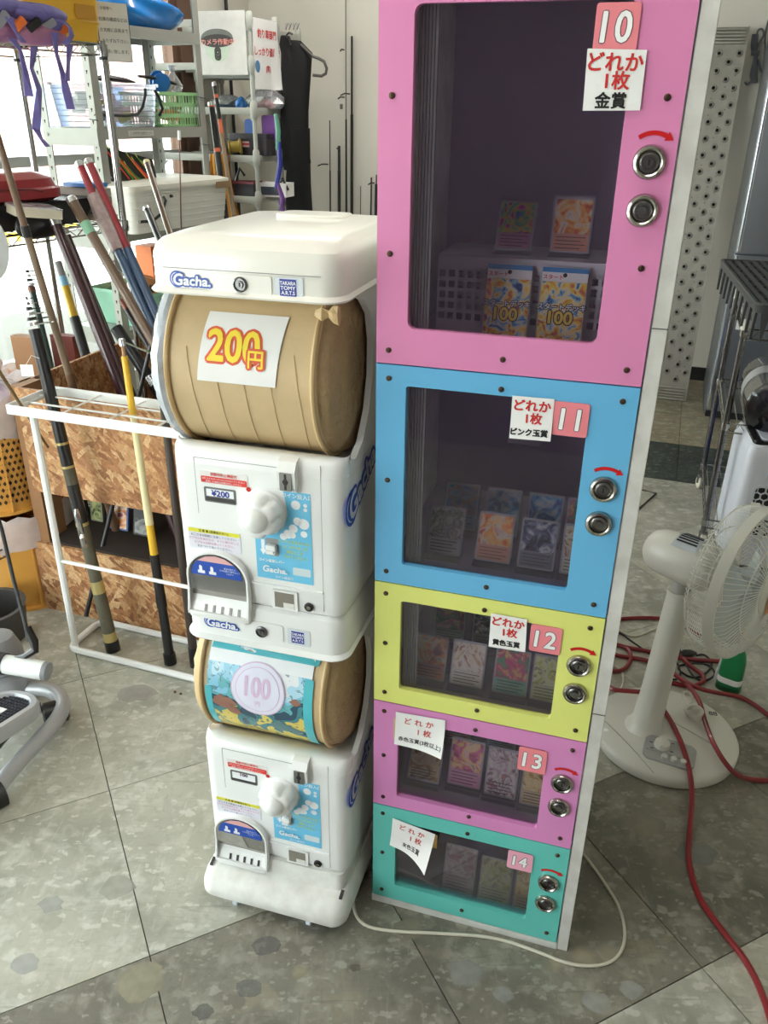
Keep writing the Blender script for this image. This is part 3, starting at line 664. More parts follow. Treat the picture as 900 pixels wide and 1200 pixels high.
def module(z0, top, label, price, sign, lock_label):
    t = fthing('capsule_machine', label, 'capsule machine', GF, 0, 0, z0)
    mb = MB().use(whiteP)
    # lower body with rounded front edges; the top slopes back under the drum
    B = [ringz(.012, .308, PF+.006, .42, .02, .1285), ringz(.004, .313, PF+.001, .42, .026, .136), ringz(0, .315, PF, .42, .028, .16), ringz(0, .315, PF, .42, .028, .395)]
    mb.loft(B)
    mb.loft([[(x, y, z) for y, z in ((PF+i_+.0, .394), (PF+i_+.001, .410), (PF+i_+.006, .420), (PF+i_+.016, .426), (.082, .424), (.112, .410), (.150, .394))] for x, i_ in ((.0015, .026), (.004, .014), (.010, .006), (.020, .0015), (.032, 0), (.283, 0), (.295, .0015), (.305, .006), (.311, .014), (.3135, .026))])
    # back box and the two side panels that hold the drum
    mb.box((.006, .335, .40), (.309, .42, .69))
    prof = [(.082, .385), (.080, .420), (.112, .412), (.150, .430), (.186, .474), (.206, .530), (.208, .590), (.194, .636), (.156, .666), (.105, .682), (.42, .690), (.42, .400)]
    for u0, u1 in ((.0, .011), (.304, .315)): mb.prism(prof, u0, u1, 0)
    obj('body', mb, None, t, smooth=40)
    # lid band (and dome on the upper machine)
    mb = MB().use(cream if top else whiteP)
    rings = [ringz(-.004, .319, .037, .43, .036, .679), ringz(-.005, .320, .035, .43, .038, .682), ringz(-.002, .317, .041, .43, .034, .6855), ringz(.0, .315, .044, .43, .034, .688)]
    if top:
        rings += [ringz(.0, .315, .045, .43, .034, .735), ringz(.003, .312, .050, .428, .034, .748), ringz(.010, .305, .062, .425, .034, .756), ringz(.024, .291, .090, .42, .034, .7615), ringz(.030, .285, .105, .41, .03, .7635)]
    else:
        rings += [ringz(.0, .315, .044, .43, .034, .745), ringz(.004, .311, .047, .428, .032, .758), ringz(.012, .306, .054, .425, .03, .764)]
    mb.loft(rings); lid = obj('lid', mb, None, t, smooth=35)
    if top:
        obj('lid_ridge', MB().rbox((.09, .33, .760), (.22, .405, .7675), .02, 2, 4, .002), cream, lid)
        obj('seam', MB().box((.03, .0435, .7165), (.285, .0446, .7175)), seam_m, lid, smooth=0)
    lz = .697 if top else .715; 
    fy = .0438
    if top:
        lock_pl = (.127, .208, .684, .712)
    obj('lock_plate', MB().rbox((.120, fy-.0015, .685 if top else .6985), (.208 if top else .198, fy, .7135 if top else .735), .004, 1, 3), cream if top else whiteP, lid, smooth=30)
    lc = (.158, fy-.0012, .699 if top else .717)
    if not top: lc = (.156, fy-.0012, .715)
    k = obj('lid_lock', MB().lathe([(.0115, 0), (.0115, -.003), (.0095, -.0042), (.0088, -.0015), (.0055, -.0015), (.005, -.004), (.0001, -.004)], lc, (0, 1, 0), 24), lock_g, lid)
    obj('keyhole', MB().box((lc[0]-.001, lc[1]-.0046, lc[2]-.0035), (lc[0]+.001, lc[1]-.004, lc[2]+.0035)), key_d, k, smooth=0)
    mb = MB(); gacha_logo(mb, (.078, fy-.0002, .7005 if top else .7165), .0225); obj('logo', mb, None, lid, smooth=0)
    if top: maker_plate(lid, .221, .247, .686, .711, fy, (.212, .258, .684, .714))
    else: maker_plate(lid, .214, .238, .7035, .728, fy, (.206, .25, .699, .733))
    # kraft-paper wrapped drum with plastic behind on the left
    mb = MB().lathe([(.05, .012), (RD-.004, .012), (RD-.001, .016), (RD-.001, .268), (RD-.004, .272), (.05, .272)], (0, VC, ZC), (1, 0, 0), 72, caps=True)
    dr = obj('drum', mb, kraft, t, smooth=30)
    for x, n in ((.016, 'left_rim'), (.267, 'right_rim')):
        mb = MB(); R1 = RD+.002
        mb.tube([(x, VC+R1*math.cos(2*PI*k/64), ZC+R1*math.sin(2*PI*k/64)) for k in range(65)], .0045, 8, False)
        obj('rim', mb, kraft_rim, dr)
    # end cap, shallow dish with crumpled edge
    random.seed(3 if top else 5)
    def dish(cx, sgn, R, depth, seed):
        rnd = random.Random(seed); rings = []
        n = 48; w = [rnd.uniform(-1, 1) for _ in range(n)]
        for f, d in ((1.0, 0), (.97, .010), (.90, .016), (.82, .021), (.7, .022), (.55, .025), (.4, .023), (.2, .025), (.02, .025)):
            rings.append([(cx+sgn*(d*depth/.025+.0024*w[(k*3+int(f*10)) % n]*(1 if f < .99 else 0)), VC+R*f*math.cos(2*PI*k/n), ZC+R*f*math.sin(2*PI*k/n)) for k in range(n)])
        return MB().loft(rings)
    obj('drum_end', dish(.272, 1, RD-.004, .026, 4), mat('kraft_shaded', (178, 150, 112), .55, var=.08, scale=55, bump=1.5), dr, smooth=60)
    if top:
        mb = MB(); rings = []; rnd = random.Random(9); n = 56
        for f, d in ((1.02, .0), (1.05, .008), (1.03, .018), (.96, .026), (.6, .030), (.02, .031)):
            rings.append([(.012-d+rnd.uniform(-.002, .002), VC+RD*(f+rnd.uniform(-.018, .018)*(f > .9))*math.cos(2*PI*k/n), ZC+RD*(f+rnd.uniform(-.018, .018)*(f > .9))*math.sin(2*PI*k/n)) for k in range(n)])
        obj('plastic_cover', mb.loft(rings), mat('crumpled_film', (196, 202, 212), .15, var=.1, scale=60, bump=.6, coat=.6), dr, smooth=25, label='crumpled clear plastic film cap')
        mb = MB(); rnd = random.Random(2)
        c0 = Vector((.288, .062, .660)); 
        mb.loft([[c0+Vector((dx, .006*math.cos(2*PI*k/9)*s+rnd.uniform(-.002, .002), .010*math.sin(2*PI*k/9)*s+rnd.uniform(-.002, .002))) for k in range(9)] for dx, s in ((-.020, .4), (-.008, 1.), (.002, .5), (.010, 1.3), (.018, 1.5))])
        obj('paper_twist', mb, kraft_rim, dr, smooth=0)
    else:
        obj('drum_end', dish(.012, -1, RD-.002, .030, 8), kraft_rim, dr, smooth=40)
    # folds in the wrapping: narrow bands following the drum
    for q in range(5 if top else 0):
        u = .05+q*.046; mb = MB(); a0 = math.radians(160); a1 = math.radians(250)
        mb.tube([(u+.012*math.sin(k/12*3)+(.0), VC+(RD+.0001)*math.cos(a0+(a1-a0)*k/14), ZC+(RD+.0001)*math.sin(a0+(a1-a0)*k/14)) for k in range(15)], .0006, 5)
        obj('paper_crease', mb, kraft, dr)
    def on_drum(P, R):       # (u, arc height above the axis level) -> point on the drum front
        return [(p[0], VC-R*math.cos(p[1]/RD), ZC+R*math.sin(p[1]/RD)) for p in P]
    def drum_sheet(name, u0, u1, s0, s1, m, R, parent, skew=0., nu=8, nv=16, wob=0.):
        mb = MB(); rnd = random.Random(1)
        g = lambda a, b: on_drum([(u0+(u1-u0)*a+skew*b, s0+(s1-s0)*b)], R+wob*math.sin(9*a+5*b))[0]
        mb.grid(g, nu, nv); return obj(name, mb, m, parent, smooth=60)
    def drum_text(mb, m, s, size, cu, cs, off, R, sx=1., sy=1., rot=0.):
        b2 = MB(); put_text(b2, m, s, size, (0, 0, 0), X3, Y3, off, 0, 0, sx, sy, 1, 1, rot)
        bm = bmesh.new(); vs = [bm.verts.new(v) for v in b2.v]
        for f in b2.f:
            try: bm.faces.new([vs[i] for i in f])
            except ValueError: pass
        for k in range(-12, 13):
            bmesh.ops.bisect_plane(bm, geom=bm.verts[:]+bm.edges[:]+bm.faces[:], plane_co=(0, k*.005, 0), plane_no=(0, 1, 0))
        bm.verts.ensure_lookup_table(); bm.verts.index_update()
        P = [on_drum([(cu+v.co.x, cs+v.co.y)], R+v.co.z)[0] for v in bm.verts]; F_ = [[v.index for v in f.verts] for f in bm.faces]; bm.free()
        mb.use(m).add(P, F_)
    if top:
        sg = drum_sheet('price_sheet', .070, .205, .000, .112, paper_m, RD+.0012, dr, .012)
        mb = MB(); og = mat('orange_red_print', (226, 96, 62), .6); ylw = mat('yellow_print', (250, 220, 62), .6)
        R = RD+.0016
        drum_text(mb, og, '200', .066, .133, .058, .0058, R, .92, 1.05); drum_text(mb, og, '円', .030, .172, .040, .004, R+.0006)
        drum_text(mb, ylw, '200', .066, .133, .058, .0016, R+.0008, .92, 1.05); drum_text(mb, og, '円', .030, .172, .040, .0042, R+.0012); drum_text(mb, ylw, '円', .030, .172, .040, .0006, R+.0018)
        obj('price_print', mb, None, sg, smooth=0)
    else:
        pic = bpy.data.materials.new('undersea_picture'); pic.use_nodes = True; nt = pic.node_tree; b = nt.nodes['Principled BSDF']; b.inputs['Roughness'].default_value = .25
        tc = nt.nodes.new('ShaderNodeTexCoord'); sp = nt.nodes.new('ShaderNodeSeparateXYZ'); nt.links.new(tc.outputs['Object'], sp.inputs[0])
        nz = nt.nodes.new('ShaderNodeTexNoise'); nz.inputs['Scale'].default_value = 14; nz.inputs['Detail'].default_value = 1; nz.inputs['Distortion'].default_value = 1.2; nt.links.new(tc.outputs['Object'], nz.inputs['Vector'])
        n2 = nt.nodes.new('ShaderNodeTexNoise'); n2.inputs['Scale'].default_value = 60; n2.inputs['Distortion'].default_value = 2; nt.links.new(tc.outputs['Object'], n2.inputs['Vector'])
        ma = nt.nodes.new('ShaderNodeMath'); ma.operation = 'MULTIPLY_ADD'; ma.inputs[1].default_value = .22; nt.links.new(nz.outputs['Fac'], ma.inputs[0]); nt.links.new(sp.outputs['Z'], ma.inputs[2])
        mr = nt.nodes.new('ShaderNodeMapRange'); mr.inputs[1].default_value = .50; mr.inputs[2].default_value = .76; nt.links.new(ma.outputs[0], mr.inputs[0])
        cr = nt.nodes.new('ShaderNodeValToRGB'); cr.color_ramp.interpolation = 'CONSTANT'; e = cr.color_ramp.elements
        cs = [(0, (212, 188, 110)), (.16, (230, 206, 120)), (.25, (120, 150, 120)), (.32, (230, 210, 110)), (.42, (80, 140, 150)), (.5, (60, 90, 110)), (.58, (110, 180, 190)), (.7, (140, 200, 226)), (.82, (180, 220, 238)), (.93, (232, 236, 240))]
        while len(e) < len(cs): e.new(.5)
        for i, (p, c) in enumerate(cs): e[i].position = p; e[i].color = (*lin(c), 1)
        nt.links.new(mr.outputs[0], cr.inputs[0])
        mx = nt.nodes.new('ShaderNodeMix'); mx.data_type = 'RGBA'; mx.inputs[7].default_value = (*lin((60, 90, 100)), 1)
        m2 = nt.nodes.new('ShaderNodeMapRange'); m2.inputs[1].default_value = .6; m2.inputs[2].default_value = .62; m2.inputs[4].default_value = .6; nt.links.new(n2.outputs['Fac'], m2.inputs[0]); nt.links.new(m2.outputs[0], mx.inputs[0]); nt.links.new(cr.outputs[0], mx.inputs[6])
        nt.links.new(mx.outputs[2], b.inputs['Base Color'])
        pp = drum_sheet('picture_sheet', .030, .244, -.145, .115, pic, RD+.0014, dr, 0., 16, 24, .0004)
        tq = mat('turquoise_tape', (84, 188, 200), .3, var=.06)
        drum_sheet('tape', .032, .252, .097, .122, tq, RD+.0021, pp, .004, wob=.0006); drum_sheet('tape', .026, .040, -.10, .02, tq, RD+.0023, pp); drum_sheet('tape', .230, .248, -.12, .07, tq, RD+.0023, pp)
        drum_sheet('white_strip', .032, .244, .072, .097, sticker_w, RD+.0018, pp)
        mb = MB(); R = RD+.0028
        def disc(r, cu, cs_, m, R):
            P = on_drum([(cu+r*math.cos(2*PI*k/40), cs_+r*math.sin(2*PI*k/40)) for k in range(40)], R)
            rings = []
            for f in (1, .8, .6, .4, .2, .01): rings.append(on_drum([(cu+f*r*math.cos(2*PI*k/40), cs_+f*r*math.sin(2*PI*k/40)) for k in range(40)], R))
            mb.use(m).loft(rings, caps=False)
        lil = mat('lilac_print', (214, 186, 216), .5); pal = mat('pale_lilac', (226, 224, 242), .5)
        disc(.056, .137, .030, lil, R); disc(.0535, .137, .030, pal, R+.0003); disc(.046, .137, .030, lil, R+.0006); disc(.0445, .137, .030, pal, R+.0009)
        drum_text(mb, lil, '100', .052, .137, .036, .0012, R+.0014, .78, 1.1); drum_text(mb, lil, '円', .012, .137, .002, .0003, R+.0014)
        obj('price_print', mb, None, pp, smooth=0)
        drum_sheet('slit', .064, .196, -.1045, -.101, slot_dark, RD+.0032, pp)
        rk = mat('reef_brown', (152, 108, 92), .5); gn = mat('reef_grey_green', (96, 134, 138), .5)
        for cu, cs_, r, m in ((.062, -.012, .028, rk), (.085, -.03, .018, rk), (.185, -.052, .03, gn), (.21, -.06, .018, gn), (.215, .02, .014, rk)):
            mb = MB(); rnd = random.Random(int(cu*1000)); pts = [(cu+r*rnd.uniform(.6, 1.1)*math.cos(2*PI*k/14), cs_+.6*r*rnd.uniform(.6, 1.15)*math.sin(2*PI*k/14)) for k in range(14)]
            rings = [on_drum([(cu+(p[0]-cu)*f, cs_+(p[1]-cs_)*f) for p in pts], RD+.0021) for f in (1, .5, .02)]
            mb.loft(rings, caps=False); obj('reef_shape', mb, m, pp, smooth=0)
    # front panel details (z below is measured from the module's foot)
    P = lambda x, z, r=0: (x, GX(r), z)
    def plateP(name, x0, x1, za, zb, m, r=.0008, rad=.003, parent=t): return obj(name, MB().rbox((x0, GX(r), za), (x1, GX(-.002), zb), rad, 1, 3), m, parent, smooth=0)
    obj('panel_seam', MB().use(seam_m).box((.0465, GX(.0002), .30), (.0473, GX(-.001), .405)).box((.2745, GX(.0002), .14), (.2753, GX(-.001), .418)).box((.047, GX(.0002), .405), (.20, GX(-.001), .4058)), None, t, smooth=0)
    if sign: pass
    # inset ledge line, coin slot tower
    mb = MB(); mb.prism([(GX(.012), .374), (GX(.014), .405), (GX(.004), .420), (GX(-.01), .424), (GX(-.01), .366), (GX(.004), .366)], .203, .235, 0)
    cs = obj('coin_slot', mb, whiteP, t, smooth=0)
    obj('slot_plate', MB().rbox((.2085, GX(.0150), .372), (.2295, GX(.0115), .404), .002, 1, 2), mat('slot_steel', (150, 148, 144), .3, .8), cs, smooth=0)
    obj('slot_opening', MB().lathe([(.001, -.0002), (.0055, -.0002)], (.219, GX(.0152), .388), (0, 1, 0), 6).box((.217, GX(.0156), .374), (.221, GX(.0150), .402)), slot_dark, cs, smooth=0)
    # red safety sticker
    s = plateP('warning_sticker', .056, .145, .360, .3835, mat('clear_sticker', (230, 228, 226), .3))
    mb = MB().use(sticker_r).rbox((.058, GX(.0014), .362), (.143, GX(.0009), .3735), .002, 1, 2)
    put_text(mb, sticker_r, '誤動作防止機能付', .0062, (.101, GX(.0013), .3785), X3, Z3, .0001, .0003)
    for q, s_ in enumerate(('お札などはぜったいに入れないでください', '故障した場合は係員を呼んで下さい')): put_text(mb, sticker_w, s_, .0042, (.100, GX(.0015), .3700-q*.0052), X3, Z3, 0, .0003)
    mb.use(sticker_r).lathe([(.0045, -.001), (.0001, -.001)], (.1455, GX(0), .359), (0, 1, 0), 14); obj('sticker_print', mb, None, s, smooth=0)
    # price window
    w = plateP('price_window', .0615, .121, .3255, .3535, mat('window_bezel', (110, 110, 108), .4, .3), .001, .003)
    mb = MB().use(sticker_w).box((.066, GX(.0016), .337 if top else .334), (.117, GX(.0012), .3505)); put_text(mb, navy if top else mat('faded_print', (90, 60, 90), .6), price, .0155 if top else .012, (.0925, GX(.0017), .3435 if top else .347), X3, Z3, .0005, .0003, 0, 1.05, 1 if top else .8)
    mb.use(slot_dark).box((.064, GX(.0015), .328), (.119, GX(.0012), .335)); obj('price_card', mb, None, w, smooth=0)
    # crank knob
    kx, kz = .171, .321
    mb = MB().lathe([(.040, .0), (.040, -.006), (.036, -.010), (.034, -.012)], (kx, GX(0), kz), (0, 1, 0), 36); kb = obj('knob_base', mb, whiteP, t)
    mb = MB(); rings = []
    for d, R, am in ((-.008, .0375, 0), (-.013, .0385, .17), (-.027, .0375, .18), (-.0325, .0355, .14), (-.036, .030, .06), (-.0375, .022, 0)):
        rings.append([(kx+R*(1-am*(.5+.5*math.cos(6*a))**3)*math.cos(a), PF+d, kz+R*(1-am*(.5+.5*math.cos(6*a))**3)*math.sin(a)) for a in [2*PI*k/72 for k in range(72)]])
    mb.loft(rings); kn = obj('knob', mb, whiteP, t, smooth=40)
    obj('knob_cap', MB().lathe([(.0225, -.036), (.0215, -.042), (.0175, -.0485), (.010, -.0525), (.0001, -.054)], (kx, PF, kz), (0, 1, 0), 28), whiteP, kn)
    # sky blue instruction sticker
    mb = MB(); poly = [(.208, .365), (.256, .365), (.257, .191), (.152, .191), (.152, .279), (.171, .276), (.192, .283), (.207, .298), (.214, .321), (.212, .345)]
    mb.add([(x, GX(.0009), z) for x, z in poly]+[(x, GX(.0001), z) for x, z in poly], [list(range(10))]+[[k, (k+1) % 10, 10+(k+1) % 10, 10+k] for k in range(10)])
    bs = obj('instruction_sticker', mb, sticker_b, t, smooth=0)
    mb = MB(); put_text(mb, sticker_w, 'コイン投入口', .0095, (.233, GX(.0011), .358), X3, Z3, .0002, .0002)
    mb.use(sticker_w)
    def dot(x, z, r, n=16): mb.add([(x+r*math.cos(2*PI*k/n), GX(.0013), z+r*math.sin(2*PI*k/n)) for k in range(n)], [list(range(n))])
    for x, z, r in ((.230, .342, .0085), (.243, .308, .0100), (.243, .289, .0062), (.232, .312, .0075), (.224, .297, .008), (.214, .285, .0085), (.222, .284, .006), (.205, .279, .0065), (.247, .343, .0035), (.247, .335, .0035)): dot(x, z, r)
    for k in range(8):     # teal ring arc round the knob
        pass
    mb.add([(.163, GX(.0013), .268), (.169, GX(.0013), .268), (.169, GX(.0013), .248), (.172, GX(.0013), .248), (.166, GX(.0013), .238), (.160, GX(.0013), .248), (.163, GX(.0013), .248)], [list(range(7))])
    yl = mat('lime_print', (206, 220, 70), .5)
    for q, s_ in enumerate(('ハンドルがまわらない', 'コインがつまった', '時はここを', '下げてください')): put_text(mb, yl, s_, .0072, (.225, GX(.0011), .270-.0098*q), X3, Z3, .0001, .0002, 0, .85)
    put_text(mb, sticker_w, 'コイン返却レバー', .0062, (.181, GX(.0011), .2275), X3, Z3, .0003, .0002)
    gacha_logo(mb, (.187, GX(.0009), .2115), .0165, col_back=sticker_b, ring=False)
    put_text(mb, sticker_w, 'コイン返却口', .0058, (.203, GX(.0011), .197), X3, Z3, .0001, .0002)
    mb.use(mat('logo_chip', (206, 220, 226), .5)).rbox((.220, GX(.0013), .206), (.253, GX(.0010), .221), .002, 1, 2)
    obj('sticker_print', mb, None, bs, smooth=0)
    # coin return lever
    lv = obj('coin_lever_recess', MB().rbox((.171, GX(.0012), .238), (.195, GX(-.001), .272), .003, 1, 3), seam_m, t, smooth=0)
    obj('coin_lever', MB().rbox((.174, GX(.010), .244), (.192, GX(.001), .262), .003, 1, 3, .001).box((.176, GX(.014), .248), (.190, GX(.010), .253)), whiteP, lv)
    # yellow caution sticker
    s = plateP('caution_sticker', .0225, .1235, .229, .271, mat('sticker_lilac_white', (226, 226, 236), .4), .0008, .003)
    mb = MB().use(sticker_y).box((.0235, GX(.0012), .2625), (.1225, GX(.0009), .2700)); put_text(mb, slot_dark, '注 意 書 (保護者の方へ)', .0055, (.072, GX(.0013), .2662), X3, Z3, .0001, .0002)
    pk = mat('print_magenta', (190, 60, 130), .6); nb = mat('print_navy', (50, 50, 90), .6)
    for q, (s_, m_) in enumerate((('おこさまの誤飲に注意してください。', nb), ('カプセルをあけたら、すぐに取りだして', pk), ('カプセルは持ち帰ってください。', pk), ('気をつけて遊んでください。', nb))): put_text(mb, m_, s_, .0054, (.072, GX(.0010), .2575-.0073*q), X3, Z3, 0, .0003)
    obj('sticker_print', mb, None, s, smooth=0)
    # prize chute: arched window above a tray
    cx, w_ = .0765, .0565
    arch = [(cx-w_, .110)]+[(cx+w_*math.cos(a), .178+.050*math.sin(a)) for a in [PI-PI*k/16 for k in range(17)]]+[(cx+w_, .110)]
    rec = [(x, z) for x, z in arch]
    mb = MB(); mb.add([(x, GX(.0012), z) for x, z in rec], [list(range(len(rec)))]); ch = obj('chute_opening', mb, mat('chute_inside', (158, 154, 148), .5, var=.1), t, smooth=0)
    # arched hood frame
    mb = MB(); outer = [(cx+(x-cx)*1.06, z if i_ in (0, len(arch)-1) else .176+(z-.176)*1.06+.001) for i_, (x, z) in enumerate(arch)]
    n = len(arch); vs = [(x, GX(.012), z) for x, z in outer]+[(x, GX(.012), z) for x, z in arch]+[(x, GX(0), z) for x, z in outer]+[(x, GX(0), z) for x, z in arch]
    mb.add(vs, [[k, k+1, n+k+1, n+k] for k in range(n-1)]+[[k, k+1, 2*n+k+1, 2*n+k] for k in range(n-1)]+[[n+k, n+k+1, 3*n+k+1, 3*n+k] for k in range(n-1)])
    obj('hood', mb, whiteP, ch, smooth=40)
    arch2 = [(cx-w_, .150)]+arch[1:-1]+[(cx+w_, .150)]
    mb = MB(); mb.add([(x, GX(.010), z) for x, z in arch2], [list(range(len(arch2)))]); obj('flap', mb, smoke, ch, smooth=0)
    # blue sticker in the arch
    sa = [(cx-.050, .182), (cx-.047, .197), (cx-.036, .211), (cx-.019, .221), (cx, .2245), (cx+.019, .221), (cx+.036, .211), (cx+.047, .197), (cx+.050, .182)]
    mb = MB().use(blue_logo).add([(x, GX(.0112), z) for x, z in sa], [list(range(9))])
    mb.use(mat('sticker_pink', (226, 176, 176), .5)).add([(x, GX(.0115), z) for x, z in sa[2:7]], [list(range(5))])
    mb.use(sticker_w)
    for x0 in (-.036, -.014): mb.add([(cx+x0+a, GX(.0118), .186+b) for a, b in ((0, 0), (.014, 0), (.014, .006), (.009, .006), (.009, .014), (.005, .017), (.003, .014), (.003, .006), (0, .006))], [list(range(9))])
    for q in range(4): put_text(mb, sticker_w, ('景品が出たら', 'フタを開けて取りだして', 'ください', '')[q] or ' ', .0042, (cx+.027, GX(.0112), .202-.005*q), X3, Z3, 0, .0004, 0, .9) if q < 3 else None
    obj('chute_sticker', mb, None, ch, smooth=0)
    mb = MB(); mb.rbox((cx-w_-.004, GX(.019), .095), (cx+w_+.004, GX(0), .101), .010, 2, 5)
    mb.rbox((cx-w_-.004, GX(.019), .100), (cx+w_+.004, GX(.016), .107), .001, 2, 2); mb.prism([(GX(.019), .100), (GX(.019), .108), (GX(.012), .150), (GX(0), .150), (GX(0), .100)], cx-w_-.004, cx-w_, 0); mb.prism([(GX(.019), .100), (GX(.019), .108), (GX(.012), .150), (GX(0), .150), (GX(0), .100)], cx+w_, cx+w_+.004, 0)
    mb.prism([(GX(.016), .100), (GX(.001), .134), (GX(.001), .100)], cx-w_, cx+w_, 0)
    tr = obj('prize_tray', mb, whiteP, ch, smooth=30)
    for q in range(5):
        mb = MB(); xq = cx-.030+q*.0165; mb.prism([(GX(.0137), .1066), (GX(.0137)-.0006, .1072), (GX(.0082)-.0006, .1190), (GX(.0082), .1184)], xq, xq+.005, 0); obj('tray_slot', mb, slot_dark if not top else seam_m, tr, smooth=0)
    # ledge with the coin return box and a key lock
    mb = MB().box((.140, GX(.004), .176), (.274, GX(0), .180)); obj('ledge', mb, whiteP, t, smooth=0)
    cr_ = obj('coin_return', MB().rbox((.178, GX(.003), .131), (.2265, GX(0), .171), .003, 1, 3), whiteP, t, smooth=0)
    obj('return_opening', MB().box((.1835, GX(.0036), .136), (.2205, GX(.0029), .167)), mat('return_inside', (128, 122, 112), .5, var=.1), cr_, smooth=0)
    obj('return_floor', MB().prism([(GX(.0038), .136), (GX(.0038), .146), (GX(.0030), .150)], .200, .2205, 0), whiteR, cr_, smooth=0)
    k = obj('panel_lock', MB().lathe([(.0085, 0), (.0085, -.003), (.0065, -.004), (.006, -.002), (.0001, -.002)], (.2475, GX(0), .145), (0, 1, 0), 20), key_d, t)
    obj('lock_core', MB().lathe([(.0045, -.002), (.004, -.0045), (.0001, -.0045)], (.2475, GX(0), .145), (0, 1, 0), 14), chrome, k)
    # side logo running up the right face
    mb = MB(); gacha_logo(mb, (.3153, .150, .362), .060, Vector((0, .90, .43)), Vector((0, -.43, .90)), col_back=blue_logo, ring=True, ctr=mat('grey_plastic_logo', (206, 208, 216), .4)); obj('side_logo', mb, None, t, smooth=0)
    return t
upper = module(.636, True, 'upper white capsule machine with a 200 yen sheet taped on its brown paper drum', '¥200', 1, '')
lower = module(0.0, False, 'lower white capsule machine with an undersea picture and a round 100 yen print', '100', 0, '')
# wheeled base
bt = fthing('machine_base', 'white sloped plastic base plate on small castors under the lower capsule machine', 'base', GF, 0, 0)
mb = MB().use(whiteR)
mb.loft([ringz(-.006, .318, -.004, .43, .03, .030), ringz(-.010, .322, -.008, .434, .034, .036), ringz(-.010, .322, -.006, .434, .034, .055), ringz(-.006, .318, .006, .43, .03, .074), ringz(-.002, .314, .020, .43, .026, .082), ringz(.0, .312, .044, .43, .022, .090)])
obj('base_plate', mb, None, bt, smooth=50)
for x, y in ((.0, .040), (.298, .040)): obj('base_slot', MB().prism([(y-.014, .0865), (y+.004, .0915), (y+.004, .0905), (y-.014, .0840)], x+.003, x+.010, 0), slot_dark, bt, smooth=0)
obj('raised_foot', MB().loft([ringz(.008, .308, .040, .42, .02, .088), ringz(.010, .306, .046, .42, .02, .128)]), whiteR, bt)
for u, v in ((.068, .012), (.238, .012), (.068, .39), (.238, .39)):
    cm = mat('castor_plastic', (214, 222, 232), .25, var=.03)
    c_ = obj('castor', MB().prism([(v-.010, .031), (v+.012, .031), (v+.008, .010), (v-.004, .008)], u-.004, u+.004, 0), cm, bt, smooth=0)
    obj('castor_wheel', MB().lathe([(.009, -.006), (.0105, -.004), (.0105, .004), (.009, .006)], (u, v+.002, .0105), (1, 0, 0), 16), cm, c_)
# ------------------------------------------------------------------ the fishing corner on the left
def rv(v, x, y): return onv(RM, v, x, y)
def rvuz(v, x, y): q = RM.inv(rv(v, x, y)); return q.x, q.z
blackm = mat('satin_black', (30, 29, 31), .35, var=.1, scale=30); brown_rod = mat('brown_blank', (108, 84, 66), .3, var=.08, scale=30, coat=.4)
maroon = mat('maroon_blank', (64, 34, 40), .25, var=.08, coat=.5); green_rod = mat('dark_green_blank', (40, 62, 56), .3, coat=.4); yellow_rod = mat('yellow_blank', (222, 176, 40), .35, coat=.4)
cream_rod = mat('cream_blank', (226, 214, 168), .4); red_rod = mat('red_blank', (150, 40, 52), .3, coat=.4); blue_rod = mat('steel_blue_blank', (66, 92, 128), .3, coat=.4)
silver = mat('bright_metal', (206, 206, 208), .25, 1., scale=60); orange_b = mat('orange_band', (206, 104, 74), .4); grey_rod = mat('grey_blank', (150, 150, 148), .4); olive = mat('olive_grip', (92, 88, 72), .55, var=.08, scale=60)
gold_l = mat('gold_line', (196, 178, 120), .35, .6); redbrown = mat('red_brown', (126, 66, 50), .4)
def rod(label, a, b, r0, r1, segs, cap=None, guides=0, extra=None, cat='fishing rod', group=None, n=12):
    """a: foot, b: tip, scene coordinates; segs: (from, to, material, scale, part name)"""
    a, b = Vector(a), Vector(b); t = thing('fishing_rod', label, cat, a, group=group)
    for s in segs:
        f0, f1, m, k = s[:4]; nm = s[4] if len(s) > 4 else 'blank'
        p, q = a.lerp(b, f0), a.lerp(b, f1); ra, rb = r0+(r1-r0)*f0, r0+(r1-r0)*f1
        obj(nm, MB().cyl(p, q, ra*k, rb*k, n), m, t, world=True)
    ax = (b-a).normalized()
    if cap: obj('end_cap', MB().tube([b-ax*.012, b+ax*.004, b+ax*.008], [r1*1.12, r1*1.12, r1*.8], n), cap, t, world=True)
    side = ax.cross(Vector((0, 1, 0))).normalized()
    for g in range(guides):
        c = b + ax*(.012+.014*g)*1; rr = r1*(1.1-.18*g)
        mb = MB().tube([c-ax*.003, c+ax*.006], [rr, rr*.85], 10)
        rg = rr*1.1+.004; cc = c - side*(rr+rg*.7)
        mb.tube([cc+side*rg*math.cos(2*PI*k/12)+ax.cross(side)*rg*math.sin(2*PI*k/12) for k in range(13)], .0012, 5, False)
        obj('line_guide', mb, silver if g % 2 == 0 else blackm, t, world=True)
    if extra: extra(t, a, b, ax, side)
    return t
def through(p, q, z):      # extend the segment p->q down to height z
    p, q = Vector(p), Vector(q); k = (z-p.z)/(q.z-p.z); return p+(q-p)*k

